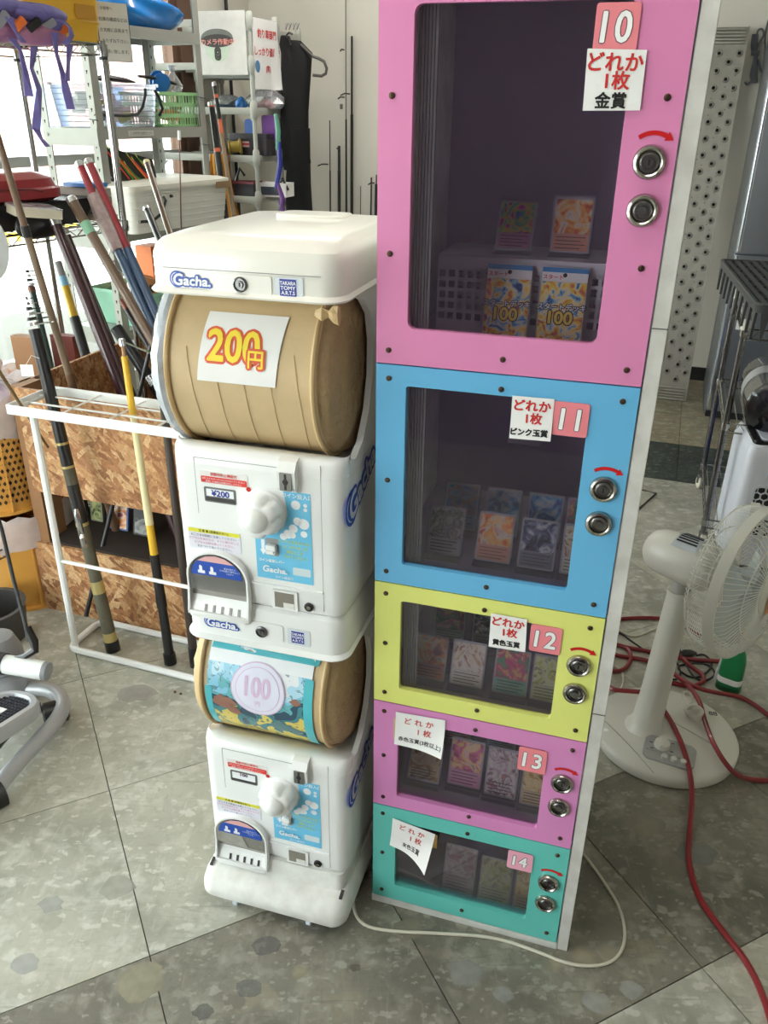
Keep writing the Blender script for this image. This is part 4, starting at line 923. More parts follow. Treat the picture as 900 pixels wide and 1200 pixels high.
# ---- bin of flakeboard
def osb_mat():
    m = bpy.data.materials.new('flakeboard'); m.use_nodes = True; nt = m.node_tree; b = nt.nodes['Principled BSDF']; L = nt.links.new; b.inputs['Roughness'].default_value = .7
    tc = nt.nodes.new('ShaderNodeTexCoord'); cols = []
    prev = None
    for rot, sc, seed in ((.3, 44, 0), (1.5, 36, 3), (2.5, 50, 7), (.9, 90, 11)):
        m0 = nt.nodes.new('ShaderNodeMapping'); m0.inputs['Rotation'].default_value = (0, rot, 0); mp = nt.nodes.new('ShaderNodeMapping'); mp.inputs['Scale'].default_value = (1, 1, .32); mp.inputs['Location'].default_value = (seed, 0, seed)
        vo = nt.nodes.new('ShaderNodeTexVoronoi'); vo.inputs['Scale'].default_value = sc; L(tc.outputs['Object'], m0.inputs[0]); L(m0.outputs[0], mp.inputs[0]); L(mp.outputs[0], vo.inputs['Vector'])
        sp = nt.nodes.new('ShaderNodeSeparateColor'); L(vo.outputs['Color'], sp.inputs[0]); cr = nt.nodes.new('ShaderNodeValToRGB'); e = cr.color_ramp.elements
        for k_ in range(3): e.new(.5)
        for i, (p, c) in enumerate(((0, (138, 90, 56)), (.3, (174, 120, 76)), (.6, (198, 150, 102)), (.85, (216, 176, 130)), (1, (156, 100, 62)))): e[i].position = p; e[i].color = (*lin(c), 1)
        L(sp.outputs[0], cr.inputs[0])
        if prev is None: prev = cr.outputs[0]; 
        else:
            mx = nt.nodes.new('ShaderNodeMix'); mx.data_type = 'RGBA'; th = nt.nodes.new('ShaderNodeMath'); th.operation = 'GREATER_THAN'; th.inputs[1].default_value = .55; L(sp.outputs[1], th.inputs[0]); L(th.outputs[0], mx.inputs[0]); L(prev, mx.inputs[6]); L(cr.outputs[0], mx.inputs[7]); prev = mx.outputs[2]
        hgt = sp.outputs[2]
    nz = nt.nodes.new('ShaderNodeTexNoise'); nz.inputs['Scale'].default_value = 120; L(tc.outputs['Object'], nz.inputs['Vector'])
    mr = nt.nodes.new('ShaderNodeMapRange'); mr.inputs[1].default_value = .3; mr.inputs[2].default_value = .7; mr.inputs[3].default_value = .72; mr.inputs[4].default_value = 1.12; L(nz.outputs['Fac'], mr.inputs[0])
    mm = nt.nodes.new('ShaderNodeVectorMath'); mm.operation = 'SCALE'; L(prev, mm.inputs[0]); L(mr.outputs[0], mm.inputs['Scale']); L(mm.outputs[0], b.inputs['Base Color'])
    bp = nt.nodes.new('ShaderNodeBump'); bp.inputs['Strength'].default_value = .5; bp.inputs['Distance'].default_value = .002; L(hgt, bp.inputs['Height']); L(bp.outputs[0], b.inputs['Normal']); return m
osb = osb_mat(); stud = mat('pine_stud', (150, 108, 72), .7, var=.12, scale=9); stud2 = mat('dark_stud', (104, 74, 52), .7, var=.12, scale=9)
bx = fthing('wooden_bin', 'open bin of flakeboard panels on brown studs holding the old fishing rods', 'wooden bin', RM, -1.9, 1.915)
obj('panel', MB().box((.045, 0, .455), (1.45, .012, .80)), osb, bx, smooth=0); obj('panel', MB().box((0, 0, 0), (1.45, .012, .262)), osb, bx, smooth=0)
obj('panel', MB().box((.045, .66, .1), (1.45, .672, .85)), osb, bx, smooth=0); obj('side_panel', MB().box((.012, .05, .30), (.024, .60, .80)), osb, bx, smooth=0); obj('side_panel', MB().box((1.43, .012, 0), (1.442, .66, .8)), osb, bx, smooth=0)
obj('stud', MB().box((.012, .013, 0), (.058, .10, .80)), stud, bx, smooth=0); obj('stud', MB().box((1.38, .013, 0), (1.43, .10, .80)), stud, bx, smooth=0)
q0 = rvuz(2.33, 13, 393); obj('stud', MB().box((q0[0]+1.9, .41, 0), (q0[0]+1.9+.11, .45, q0[1])), stud, bx, smooth=0)
q1 = rvuz(2.45, 58, 392); obj('stud', MB().box((q1[0]+1.9, .535, q1[1]-.17), (q1[0]+1.9+.10, .57, q1[1])), mat('red_board', (112, 48, 38), .6), bx, smooth=0)
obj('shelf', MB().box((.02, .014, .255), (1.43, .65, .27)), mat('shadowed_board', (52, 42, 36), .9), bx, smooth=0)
# goods in the slot of the bin, on the shelf with shade put into its colour
def packet(label, x, y, v, w, h, m, cat='packet', tilt=.25, extra=None):
    p = rv(v, x, y); t = thing('tackle_packet', label, cat, RM.w(RM.inv(p).x, v, .271), RM.a)
    R = Matrix.Rotation(-tilt, 4, 'X'); mb = MB(); mb.T = R; mb.rbox((-w/2, 0, 0), (w/2, .012, h), .004, 1, 2); obj('pack', mb, m, t)
    mb = MB(); mb.T = R; mb.box((-w/2+.006, -.001, .006), (w/2-.006, 0, h-.03)); obj('print', mb, extra or paper_m, t, smooth=0); return t
packet('colourful lure packet leaning in the slot of the wooden bin', 138, 625, 2.07, .085, .13, mat('pack_blue', (60, 90, 150), .3), extra=art('lure_print', [(40, 60, 150), (240, 150, 60), (236, 220, 200), (200, 60, 60), (60, 140, 190)], 22, 1.5))
packet('pale green mottled lure packet in the slot of the wooden bin', 114, 612, 2.10, .05, .12, mat('pack_grey', (150, 150, 130), .3), extra=art('lure_green', [(60, 70, 50), (190, 200, 140), (230, 220, 160)], 30, 1.5), tilt=.1)
packet('grey and white tackle packet at the dark end of the bin slot', 168, 640, 2.06, .07, .09, mat('pack_dark', (50, 50, 56), .3), extra=art('lure_grey', [(40, 40, 44), (150, 150, 150), (220, 220, 216)], 26, 1.5))
packet('dark red packet beside the stud in the slot of the wooden bin', 78, 600, 2.10, .08, .12, mat('pack_red', (110, 30, 34), .4), extra=mat('pack_red_print', (140, 36, 40), .5), tilt=.05)

# ---- white wire stand
stw = mat('white_coated_wire', (232, 232, 230), .35, var=.02)
st = fthing('rod_stand', 'white coated metal umbrella-type stand in front of the flakeboard bin', 'stand', RM, -1.66, 1.73)
LZ = .812
obj('foot_frame', MB().tube([(x, y, .012) for x, y in rrect(.0, .62, .0, .165, .035, 5)]+[(.62, .135, .012)], .011, 8, flat=1.0), stw, st)
def post(x): 
    obj('post', MB().tube([(x, .012, .012), (x, .012, LZ-.01)], .0105, 8), stw, st)
post(.02); post(.60)
obj('cross_rail', MB().tube([(.02, .012, .33), (.60, .012, .33)], .006, 8), stw, st)
mb = MB()
for y in (-.01, .175): mb.rbox((-.045, y-.004, LZ-.014), (.68, y+.004, LZ+.014), .003, 0, 2)
for x in (-.045, .68): mb.rbox((x-.004, -.01, LZ-.014), (x+.004, .175, LZ+.014), .003, 1, 2)
obj('top_frame', mb, stw, st)
for k in range(5): obj('divider_wire', MB().tube([(-.02+.15*k, -.014, LZ-.012), (-.02+.15*k, -.012, LZ+.006), (-.02+.15*k, .177, LZ+.006), (-.02+.15*k, .177, LZ-.012)], .0028, 6), stw, st)
for y in (.05, .115): obj('long_wire', MB().tube([(-.045, y, LZ+.004), (.68, y, LZ+.004)], .0028, 6), stw, st)

# ---- rods in the stand
A = onz(133, 762, .0); Bt = rv(1.86, 40, 385)
def seat(t, a, b, ax, side):
    for f0, f1 in ((.36, .40), (.405, .48)):
        p, q = a.lerp(b, f0), a.lerp(b, f1); off = -Vector((0, 1, 0))*.020-side*.002
        obj('reel_seat', MB().tube([p+off, p.lerp(q, .2)+off*1.25, p.lerp(q, .8)+off*1.25, q+off], [.006, .009, .009, .006], 8), silver, t, world=True)
    tg = b-ax*.10; obj('price_tag', MB().box((-.018, -.0006, -.028), (.018, .0006, .006)), paper_m, t, loc=t.matrix_basis.inverted() @ (tg+Vector((-.035, -.03, .0))), smooth=0)
    obj('tag_string', MB().tube([tg+Vector((0, -.015, .02)), tg+Vector((-.02, -.02, .03)), tg+Vector((-.035, -.03, .006))], .0007, 4), paper_m, t, world=True)
rod('thick black telescopic rod with a silver reel seat standing in the white stand', A, Bt, .021, .0165,
    [(0, .035, blackm, 1.1, 'butt_cap'), (.035, .065, gold_l, 1.0, 'band'), (.065, .20, olive, .98, 'grip'), (.20, .24, gold_l, 1.0, 'band'), (.24, .42, olive, .96, 'grip'), (.42, .43, gold_l, 1.02, 'band'), (.43, .55, blackm, 1.0), (.55, .60, olive, 1., 'grip'), (.60, .607, gold_l, 1.05, 'band'), (.607, .67, blackm, 1.), (.67, .677, gold_l, 1.05, 'band'), (.677, 1., blackm, 1.)], None, 6, seat)
A = onz(200, 777, .0); Bt = rv(1.84, 143, 400)
def net(t, a, b, ax, side):
    gl = mat('green_line', (120, 150, 70), .5); rnd = random.Random(4); tip = b
    for k in range(7):
        p1 = tip+Vector((.02+.012*k, .01, -.01-.006*k)); p2 = tip+Vector((.10+.004*k, .02, -.055+.004*k))
        obj('net_line', MB().tube([tip, p1, p2, p2+Vector((.035, 0, .016))], .0011, 4), gl if k % 2 else mat('grey_line', (150, 150, 150), .5), t, world=True)
rod('yellow and cream rod with a black wrapped handle standing in the white stand', A, Bt, .0175, .008,
    [(0, .035, blackm, 1.12, 'butt_cap'), (.035, .20, blackm, .9, 'grip'), (.20, .24, blackm, 1.05, 'grip'), (.24, .375, blackm, 1.0, 'grip'), (.375, .47, yellow_rod, .88), (.47, .62, cream_rod, .95), (.62, .80, cream_rod, 1.), (.80, .96, yellow_rod, 1.05), (.96, 1., mat('cork', (170, 130, 90), .7), .6)], silver, 0, net)
A = onz(226, 800, .0); A = RM.w(-1.24, 1.80, 0); Bt = RM.w(-1.27, 1.83, .86)
rod('third dark rod in the white stand, half hidden behind the capsule machines', A, Bt, .014, .011, [(0, .08, blackm, 1.1, 'butt_cap'), (.08, 1, mat('dark_brown_blank', (62, 52, 48), .4), 1)], None, 0)

# ---- rods leaning out of the wooden bin: tip pixel, depth, a lower pixel, depth
def brod(label, x1, y1, v1, x0, y0, v0, wtop, segs, cap=None, guides=0, wbot=None, extra=None, zb=.03):
    b = rv(v1, x1, y1); v0 = 2.03+(v1-2.03)*min(1, .8/max(b.z, .81)) if v1 > 2.03 else 1.97; q = rv(v0, x0, y0); a = through(q, b, zb)
    for _ in range(200):      # the foot stays inside the bin
        w_ = RM.inv(a)
        if w_.x > -.50: a = a+(b-a)*.02
        else: break
    # stay inside the bin
    if RM.inv(a).y < 1.96 or RM.inv(a).y > 2.55 or RM.inv(a).x > -.90 or RM.inv(a).x < -1.86:
        iu, iv, iz = RM.inv(a); 
    F_ = (b-CAM).dot(_F); rt = wtop/2*F_/FPX; rb = (wbot or wtop)/2*F_/FPX
    return rod(label, a, b, rb*1.0, rt, segs, cap, guides, extra)
S1 = lambda m: [(0, 1, m, 1)]
brod('long olive brown rod crossing the red case and leaning out of the bin', -6, 150, 1.84, 85, 452, 2.2, 9, [(0, .55, brown_rod, 1.1), (.55, .82, mat('tan_blank', (128, 108, 88), .3, coat=.4), 1), (.82, .84, blackm, 1.15, 'band'), (.84, 1, brown_rod, .95)], None, 0, 12)
brod('dark green rod with bare guides at its tip, beside the wooden stud', 37, 338, 2.25, 66, 456, 2.12, 8, [(0, 1, green_rod, 1)], mat('copper_cap', (110, 76, 62), .4, .5), 4, 9)
brod('dark maroon rod with a wide silver ferrule at its top', 59, 246, 2.2, 143, 458, 2.28, 13, [(0, .965, maroon, 1), (.965, .99, silver, 1.06, 'ferrule'), (.99, 1, blackm, 1.1)], blackm, 0, 17)
brod('slim black rod just behind the maroon one', 79, 276, 2.3, 152, 462, 2.4, 8, [(0, .6, blackm, 1.3), (.6, 1, maroon, 1)], None, 1, 10)
brod('second slim black rod with a white line along it', 86, 290, 2.7, 150, 448, 2.45, 6, S1(blackm), None, 0, 9)
brod('rod with grey, pale blue and yellow bands above a black handle', 68, 307, 2.45, 112, 456, 2.22, 9, [(0, .83, blackm, 1.25), (.83, .925, yellow_rod, 1.05, 'band'), (.925, .955, mat('pale_blue_band', (150, 200, 226), .4), 1.08, 'band'), (.955, 1, grey_rod, 1)], None, 0, 12)
brod('brown rod with a silver cap and a pale green band leaning toward the machine', 84, 234, 2.25, 182, 405, 2.42, 12, [(0, .68, blackm, .8), (.68, .925, brown_rod, 1), (.925, .95, mat('mint_band', (140, 190, 160), .4), 1.05, 'band'), (.95, 1, brown_rod, 1)], silver, 0, 12)
brod('short grey rod tube low in the bin beside the wooden stud', 62, 452, 2.16, 88, 456, 2.12, 8, S1(grey_rod), None, 0, 11) if 0 else None
brod('brown rod with a cork-coloured cap in front of the white tub', 172, 190, 2.75, 208, 300, 2.66, 7, S1(brown_rod), cream_rod, 0, 9)
brod('black rod with a silver cap in front of the white tub', 172, 245, 2.7, 200, 312, 2.62, 8, S1(blackm), silver, 0, 11)
def wrap(t, a, b, ax, side):
    obj('plastic_wrap', MB().tube([a.lerp(b, f) for f in (.82, .86, .90, .935)], [.022, .026, .026, .021], 9), mat('wrap_film', (214, 196, 196), .25, alpha=.55, var=.2, scale=60, bump=.6), t, world=True, smooth=0)
brod('red and blue telescopic rod wrapped in clear plastic, the outer of the red pair', 93, 192, 2.36, 186, 400, 2.42, 9, [(0, .52, blue_rod, 1.2), (.52, .57, red_rod, 1.22, 'band'), (.57, .82, blue_rod, 1.1), (.82, 1, red_rod, 1)], silver, 0, 11, wrap)
brod('red and blue telescopic rod, the inner of the red pair', 104, 189, 2.38, 196, 398, 2.44, 9, [(0, .52, blue_rod, 1.2), (.52, .57, red_rod, 1.22, 'band'), (.57, .82, blue_rod, 1.1), (.82, 1, red_rod, 1)], silver, 0, 11)
brod('black rod with a silver collar lying low across the bin', 75, 426, 2.5, 106, 458, 2.35, 8, [(0, .9, blackm, 1), (.9, 1, silver, 1.05, 'ferrule')], None, 0, 10, None, .45)
brod('grey plastic tube with a red printed label deep in the bin', 80, 400, 2.6, 98, 455, 2.5, 12, [(0, .55, mat('red_label_tube', (120, 40, 40), .4), 1), (.55, 1, mat('clear_tube', (150, 150, 146), .3), 1.05)], None, 0, 14)
brod('fat black rod butt with a rubber end poking out near the drum', 136, 384, 2.3, 186, 460, 2.16, 14, [(0, .8, blackm, 1), (.8, .83, silver, 1.03, 'band'), (.83, 1, blackm, 1.05)], None, 0, 14)
brod('thin black rod reaching up beside the drum plastic', 190, 350, 2.2, 178, 400, 2.15, 5, S1(blackm), None, 0, 6)
brod('black rod handle crossing below the red and blue pair', 143, 352, 2.5, 184, 420, 2.4, 9, [(0, .97, blackm, 1), (.97, 1, redbrown, .9)], None, 0, 11)
# a landing-net frame tied to the brown rod
fr = rv(2.45, 128, 308); nf = thing('net_frame', 'folding wire landing net arms tied across the brown rod', 'net frame', fr)
for dx, dz in ((.055, .16), (.10, -.075), (-.03, -.01), (.035, .01)): obj('wire_arm', MB().tube([(0, -.02, 0), (dx*.5, -.024, dz*.5+.004), (dx, -.02, dz)], .0024, 6), silver, nf)
obj('hub', MB().lathe([(.010, -.006), (.012, 0), (.010, .006)], (0, -.02, 0), (0, 1, 0), 12), silver, nf)
bam = rod('thin bamboo pole running in from the left edge above the yellow bins', rv(1.86, 56, 524), rv(1.6, -12, 418), .004, .005, [(0, 1, mat('bamboo', (120, 96, 60), .5), 1, 'cane')], None, 0, None, 'pole')
# ------------------------------------------------------------------ grey steel slotted-angle rack by the window
steel = mat('grey_steel', (156, 157, 150), .45, .2, var=.04, scale=12); hole_m = mat('slot_hole', (26, 26, 26), .9)
rk = fthing('steel_rack', 'grey slotted steel rack beside the shop window carrying tubs and baskets', 'shelving rack', SF, 0, 0)
RL, RDp, RH = .76, .35, 2.45
def post_(x, y, sx, sy):
    """L-shaped post; sx, sy point inward"""
    mb = MB(); w, t_ = .042, .002
    mb.box((min(x, x+sx*w), min(y, y+sy*t_), 0), (max(x, x+sx*w), max(y, y+sy*t_), RH)); mb.box((min(x, x+sx*t_), min(y, y+sy*w), 0), (max(x, x+sx*t_), max(y, y+sy*w), RH))
    p = obj('post', mb, steel, rk, smooth=0)
    h = MB()
    for k in range(48):
        z = .06+.05*k
        if z > RH-.05: break
        cx = x+sx*.021; yy = y-sy*.0006
        xx = x-sx*.0006; cy = y+sy*.021; h.box((min(xx, x), cy-.0025, z-.008), (max(xx, x), cy+.0025, z+.006)); h.box((min(xx, x), cy-.0045, z+.000), (max(xx, x), cy+.0045, z+.007))
        h.rbox((cx-.004, y+sy*.0021, z-.009), (cx+.004, y+sy*.0027, z+.009), .0035, 1, 2) if 0 else None
        h.box((x+sx*.0021 if sx > 0 else x-.0027, cy-.003, z-.008), (x+.0027 if sx > 0 else x-.0021, cy+.003, z+.006))
    obj('slot_holes', h, hole_m, p, smooth=0, kind='stuff')
for x, y, sx, sy in ((0, 0, 1, 1), (RL, 0, -1, 1), (0, RDp, 1, -1), (RL, RDp, -1, -1)): post_(x, y, sx, sy)
ZSH = [.56, 1.03, 1.485, 1.905]
for z in ZSH:
    s = obj('shelf', MB().box((.004, .004, z-.004), (RL-.004, RDp-.004, z)), steel, rk, smooth=0)
    mb = MB(); mb.box((.002, -.003, z-.045), (RL-.002, -.001, z+.002)); mb.box((.002, -.003, z-.047), (RL-.002, .010, z-.045)); obj('front_beam', mb, steel, s, smooth=0)
    mb = MB(); mb.box((.002, RDp+.001, z-.045), (RL-.002, RDp+.003, z+.002)); obj('back_beam', mb, steel, s, smooth=0)
    mb = MB(); mb.box((-.003, .002, z-.075), (-.001, RDp-.002, z)); mb.lathe([(.008, -.005), (.006, -.008), (.0001, -.008)], (0, RDp-.03, z-.03), (1, 0, 0), 10); obj('end_beam', mb, steel, s, smooth=0)
    obj('end_beam', MB().box((RL+.001, .002, z-.045), (RL+.003, RDp-.002, z)), steel, s, smooth=0)
for k, (z, x) in enumerate(((1.62, RL), (1.40, RL), (1.22, RL), (1.52, 0))):
    obj('cable_tie', MB().tube([(x-.045, .003, z+.004), (x-.02, -.006, z), (x+.004, -.004, z-.003), (x+.008, .03, z)], .002, 5), mat('blue_black_tie', (30, 50, 80), .5), rk)
def su(x, y, d=0.0): q = SF.inv(onv(SF, d, x, y)); return q.x, q.z
def rthing(name, label, cat, x, y, d, z, **k):
    u, _ = su(x, y, d); return thing(name, label, cat, SF.w(u, d, z), SF.a)
# blue bag on the top shelf
def blob(label, name, cat, fr, u, v, z, L_, W_, H_, m, seed, sub='bag', wr=.12, n=22, par=None):
    t = fthing(name, label, cat, fr, u, v, z); rnd = random.Random(seed); ph = [rnd.uniform(0, 6.28) for _ in range(8)]
    def f(a, b):
        th = 2*PI*a; p = PI*b; r = 1+wr*math.sin(3*th+ph[0]+2*p)+wr*.6*math.sin(7*th+ph[1]+3*p)+wr*.5*math.sin(5*p+ph[2]+4*th)
        return (L_/2*r*math.sin(p)**.6*math.cos(th), W_/2*r*math.sin(p)**.6*math.sin(th), max(0, H_/2*(1-math.cos(p)*(1+.2*wr*math.sin(4*th+ph[3])))))
    mb = MB().grid(f, n, n); obj(sub, mb, m, t, smooth=45); return t
bu, _ = su(188, 20, .15)
blue_vinyl = mat('blue_vinyl', (24, 128, 214), .25, var=.2, scale=12, bump=1.2, coat=.6)
bb = blob('glossy bright blue vinyl bag slumped on top of the steel rack', 'vinyl_bag', 'bag', SF, .43, .17, 1.906, .66, .30, .15, blue_vinyl, 3, wr=.13, n=44)
obj('carry_strap', MB().tube([(.02, -.13, .13), (.08, -.17, .17), (.18, -.16, .21), (.26, -.12, .19)], .006, 6), blackm, bb)
pt = thing('paper_notice', 'laminated handwritten notice hanging from the rack beside the yellow container', 'notice', onF(134, 38, 2.735), SF.a-.35)
obj('sheet', MB().box((-.055, 0, -.085), (.055, .001, .085)), mat('laminated_sheet', (226, 224, 218), .3), pt, smooth=0)
mb = MB()
for q, s in enumerate(('お客様へ', '在庫の確認などは', 'お気軽に店員まで', 'おたずね下さい。', 'お願い致します。')): put_text(mb, blk_ink, s, .0125 if q else .0105, (0 if q else -.02, -.0005, .068-.031*q), X3, Z3, 0, .0004)
mb.use(blk_ink).box((-.056, -.0008, -.086), (-.0545, 0, .086)).box((.0545, -.0008, -.086), (.056, 0, .086)).box((-.056, -.0008, -.0865), (.056, 0, -.085))
obj('writing', mb, None, pt, smooth=0)
lb = thing('shelf_label', 'small printed strip stuck on the middle beam of the steel rack', 'label', SF.w(.27, -.0035, 1.462), SF.a)
obj('strip', MB().box((-.085, -.0008, -.012), (.085, 0, .012)), mat('label_grey', (196, 196, 190), .5), lb, smooth=0); mb = MB(); put_text(mb, blk_ink, 'この釣竿全部セット', .017, (0, -.0009, 0), X3, Z3, 0, .0003); obj('print', mb, None, lb, smooth=0)
# clear storage tub with black wire handle, mid shelf
clear_pl = glassy('frosted_plastic', (222, 226, 232), .06, .2, .24, (214, 218, 226)); milky = mat('milky_plastic', (222, 222, 216), .35, var=.03, scale=5); milky_lid = mat('milky_lid', (226, 224, 214), .35)
def tub(t, a, b, h, m, lid=None, ribs=6, taper=.02, thick=.003):
    x0, y0 = a; x1, y1 = b
    mb = MB(); mb.loft([[(x, y, z) for x, y in rrect(x0+s, x1-s, y0+s, y1-s, .03, 4)] for z, s in ((0, taper), (h, 0))], caps=False)
    mb.add([(x, y, .002) for x, y in rrect(x0+taper, x1-taper, y0+taper, y1-taper, .03, 4)], [list(range(20))])
    obj('tub', mb, m, t); mb = MB()
    for k in range(ribs):
        z = h*(k+1)/(ribs+1); s = taper*(1-z/h); mb.tube([(x, y, z) for x, y in rrect(x0+s-.001, x1-s+.001, y0+s-.001, y1-s+.001, .03, 4)]+[(x1-s-.03+.031, y1-s-.03+.0, z)][:0]+[rrect(x0+s-.001, x1-s+.001, y0+s-.001, y1-s+.001, .03, 4)[0]+(z,)], .0016, 5, False)
    if ribs: obj('ribs', mb, m, t)
    mb = MB(); mb.loft([[(x, y, z) for x, y in rrect(x0-s, x1+s, y0-s, y1+s, .034, 4)] for z, s in ((h-.012, .001), (h-.012, .008), (h+.002, .008), (h+.002, -.004))], caps=False); obj('rim', mb, lid or m, t)
ct = fthing('storage_tub', 'clear ribbed storage tub with a black swing handle on the middle shelf', 'storage tub', SF, .215, .02, 1.487); ct.location = SF.w(.03, .02, 1.487)
tub(ct, (0, 0), (.42, .30), .185, clear_pl, None, 7, .018)
obj('handle', MB().tube([(-.03, -.012, .055), (.16, -.016, .05), (.235, -.016, .055), (.275, -.016, .085), (.305, -.014, .14), (.315, -.008, .165)], .007, 8), blackm, ct)
obj('handle', MB().tube([(.425, .02, .05), (.43, .0, .08), (.40, -.010, .13), (.375, -.012, .160)], .007, 8), blackm, ct)
def filler(t, x0, x1, y0, y1, z0, z1, n, mats, seed):
    rnd = random.Random(seed)
    for k in range(n):
        cx, cy, cz = rnd.uniform(x0, x1), rnd.uniform(y0, y1), rnd.uniform(z0, z1); s = rnd.uniform(.02, .05)
        mb = MB(); mb.T = Matrix.Translation((cx, cy, cz)) @ Matrix.Rotation(rnd.uniform(0, 3), 4, 'Z') @ Matrix.Rotation(rnd.uniform(-.6, .6), 4, 'X'); mb.rbox((-s, -s*.6, -s*.4), (s, s*.6, s*.4), .004, 2, 2); obj('packed_item', mb, mats[k % len(mats)], t)
pks = [mat('pk_pink', (226, 190, 200), .5), mat('pk_grey', (150, 154, 160), .5), mat('pk_lilac', (180, 170, 200), .5), mat('pk_white', (230, 230, 230), .5), mat('pk_yellow', (226, 210, 110), .5)]
filler(ct, .06, .36, .05, .24, .04, .13, 12, pks, 5)
rl = fthing('reel_case', 'dark brown pouch lying across the open clear tub', 'pouch', SF, .215, .09, 1.676); obj('pouch', MB().tube([(-.10, 0, .012), (-.03, 0, .018), (.08, -.01, .010), (.13, -.02, .004)], [.012, .022, .016, .005], 8, flat=.7), mat('dark_brown_vinyl', (48, 32, 32), .35), rl)
# green basket next to it
gb = mat('mint_basket', (150, 196, 140), .45, var=.04); gbt = fthing('plastic_basket', 'mint green slotted plastic basket on the middle shelf of the steel rack', 'basket', SF, .60, .03, 1.487)
mb = MB()
def slotwall(mb, x0, x1, y, h, nx, rows, th=.003, dirx=True):
    def q(a0, a1, b0, b1):
        if dirx: mb.box((a0, y, b0), (a1, y+th, b1))
        else: mb.box((y, a0, b0), (y+th, a1, b1))
    zs = [i*h/rows for i in range(rows+1)]
    for z in zs: q(x0, x1, max(0, z-.009), min(h, z+.009))
    for i in range(nx+1):
        x = x0+(x1-x0)*i/nx; q(max(x0, x-.0028), min(x1, x+.0028), .0, h)
slotwall(mb, -.135, .13, 0, .15, 14, 3); slotwall(mb, -.135, .13, .26, .15, 14, 3); slotwall(mb, 0, .26, -.135, .15, 12, 3, dirx=False); slotwall(mb, 0, .26, .127, .15, 12, 3, dirx=False)
mb.box((-.135, 0, 0), (.13, .263, .003)); mb.rbox((-.143, -.008, .142), (.138, .003, .156), .003, 2, 2); mb.rbox((-.143, .26, .142), (.138, .27, .156), .003, 2, 2)
obj('basket', mb, gb, gbt, smooth=0)
filler(gbt, -.07, .07, .06, .2, .035, .12, 7, [mat('orange_pack', (236, 110, 60), .5), mat('brown_pack', (140, 110, 80), .5), mat('teal_pack', (60, 130, 140), .5)], 8)
rl = fthing('fishing_reel', 'black reel foot and blue line spool heaped on the mint green basket', 'fishing reel', SF, .57, .12, 1.660)
obj('spool', MB().lathe([(.03, -.03), (.045, -.028), (.045, -.02), (.032, -.018), (.032, .018), (.045, .02), (.045, .028), (.03, .03)], (0, 0, .03), (.5, 1, .3), 18), mat('spool_blue', (40, 110, 190), .3), rl)
obj('reel_foot', MB().tube([(-.13, .02, .05), (-.05, 0, .045), (.04, -.02, .03), (.13, -.03, .012)], [.010, .016, .016, .008], 8, flat=.6), mat('reel_black', (34, 26, 26), .35), rl)
cb = fthing('plastic_bag', 'clear crinkled plastic bag on the mint green basket against the rack post', 'bag', SF, .67, .12, 1.645)
blb = MB(); rnd = random.Random(12); blb.loft([[(r*math.cos(a)*1.2, r*math.sin(a), h) for a, r in ((2*PI*k/11, R*rnd.uniform(.7, 1.2)) for k in range(11))] for h, R in ((0, .035), (.03, .05), (.06, .03), (.09, .012), (.12, .02))]); obj('film', blb, glassy('bag_film', (240, 240, 244), .25, .15, .3, (220, 220, 226)), cb, smooth=0)
# lower shelf: big milky tub, black tray with floats
mt = fthing('storage_tub', 'large milky white lidded tub on the shelf below the mint green basket', 'storage tub', SF, .02, -.14, 1.032)
tub(mt, (0, .0), (.72, .44), .20, milky, milky_lid, 6, .02)
obj('lid', MB().loft([[(x, y, z) for x, y in rrect(-.010+s, .73-s, -.010+s, .45-s, .04, 4)] for z, s in ((.195, .0), (.212, .0), (.216, .012), (.222, .03))]), milky_lid, mt)
obj('brown_tape', MB().box((.60, -.0115, .168), (.715, -.0095, .200)), mat('parcel_tape', (140, 112, 78), .4), mt, smooth=0)
obj('handle', MB().tube([(.02, -.012, .06), (.10, -.016, .055), (.17, -.016, .085), (.205, -.016, .14), (.20, -.006, .158)], .007, 8), blackm, mt)
for x in (.165, .26): obj('handle_clip', MB().lathe([(.008, 0), (.006, -.012), (.0001, -.012)], (x, .0, .155), (0, 1, 0), 10), blackm, mt)
bk = fthing('float_tray', 'black tray standing on edge full of red and green tipped fishing floats', 'tray', SF, .16, .03, 1.256); bk.rotation_euler = (math.radians(-20), math.radians(12), SF.a)
obj('tray', MB().rbox((-.08, .02, 0), (.26, .035, .155), .01, 1, 2).box((-.08, .0, 0), (.26, .02, .008)), mat('black_tray', (32, 32, 32), .5), bk)
rnd = random.Random(6)
for k in range(9):
    x = -.06+.03*k; zt_ = rnd.uniform(.03, .10)
    c_ = [mat('float_red', (226, 70, 50), .4), mat('float_green', (70, 160, 60), .4), mat('float_orange', (240, 130, 60), .4)][k % 3]
    f = obj('float', MB().tube([(x+.10, .004, .015), (x+.02, -.004, zt_), (x-.04, -.012, zt_+.045)], [.0035, .004, .002], 6), c_, bk)
    obj('float_tip', MB().tube([(x-.04, -.012, zt_+.045), (x-.052, -.014, zt_+.058)], .0022, 6), mat('float_tip_lime', (190, 220, 90), .4), f)
bx2 = fthing('storage_tub', 'small open clear tub beneath the float tray, behind the tall chrome pole', 'storage tub', SF, -.02, -.12, 1.032) if 0 else None
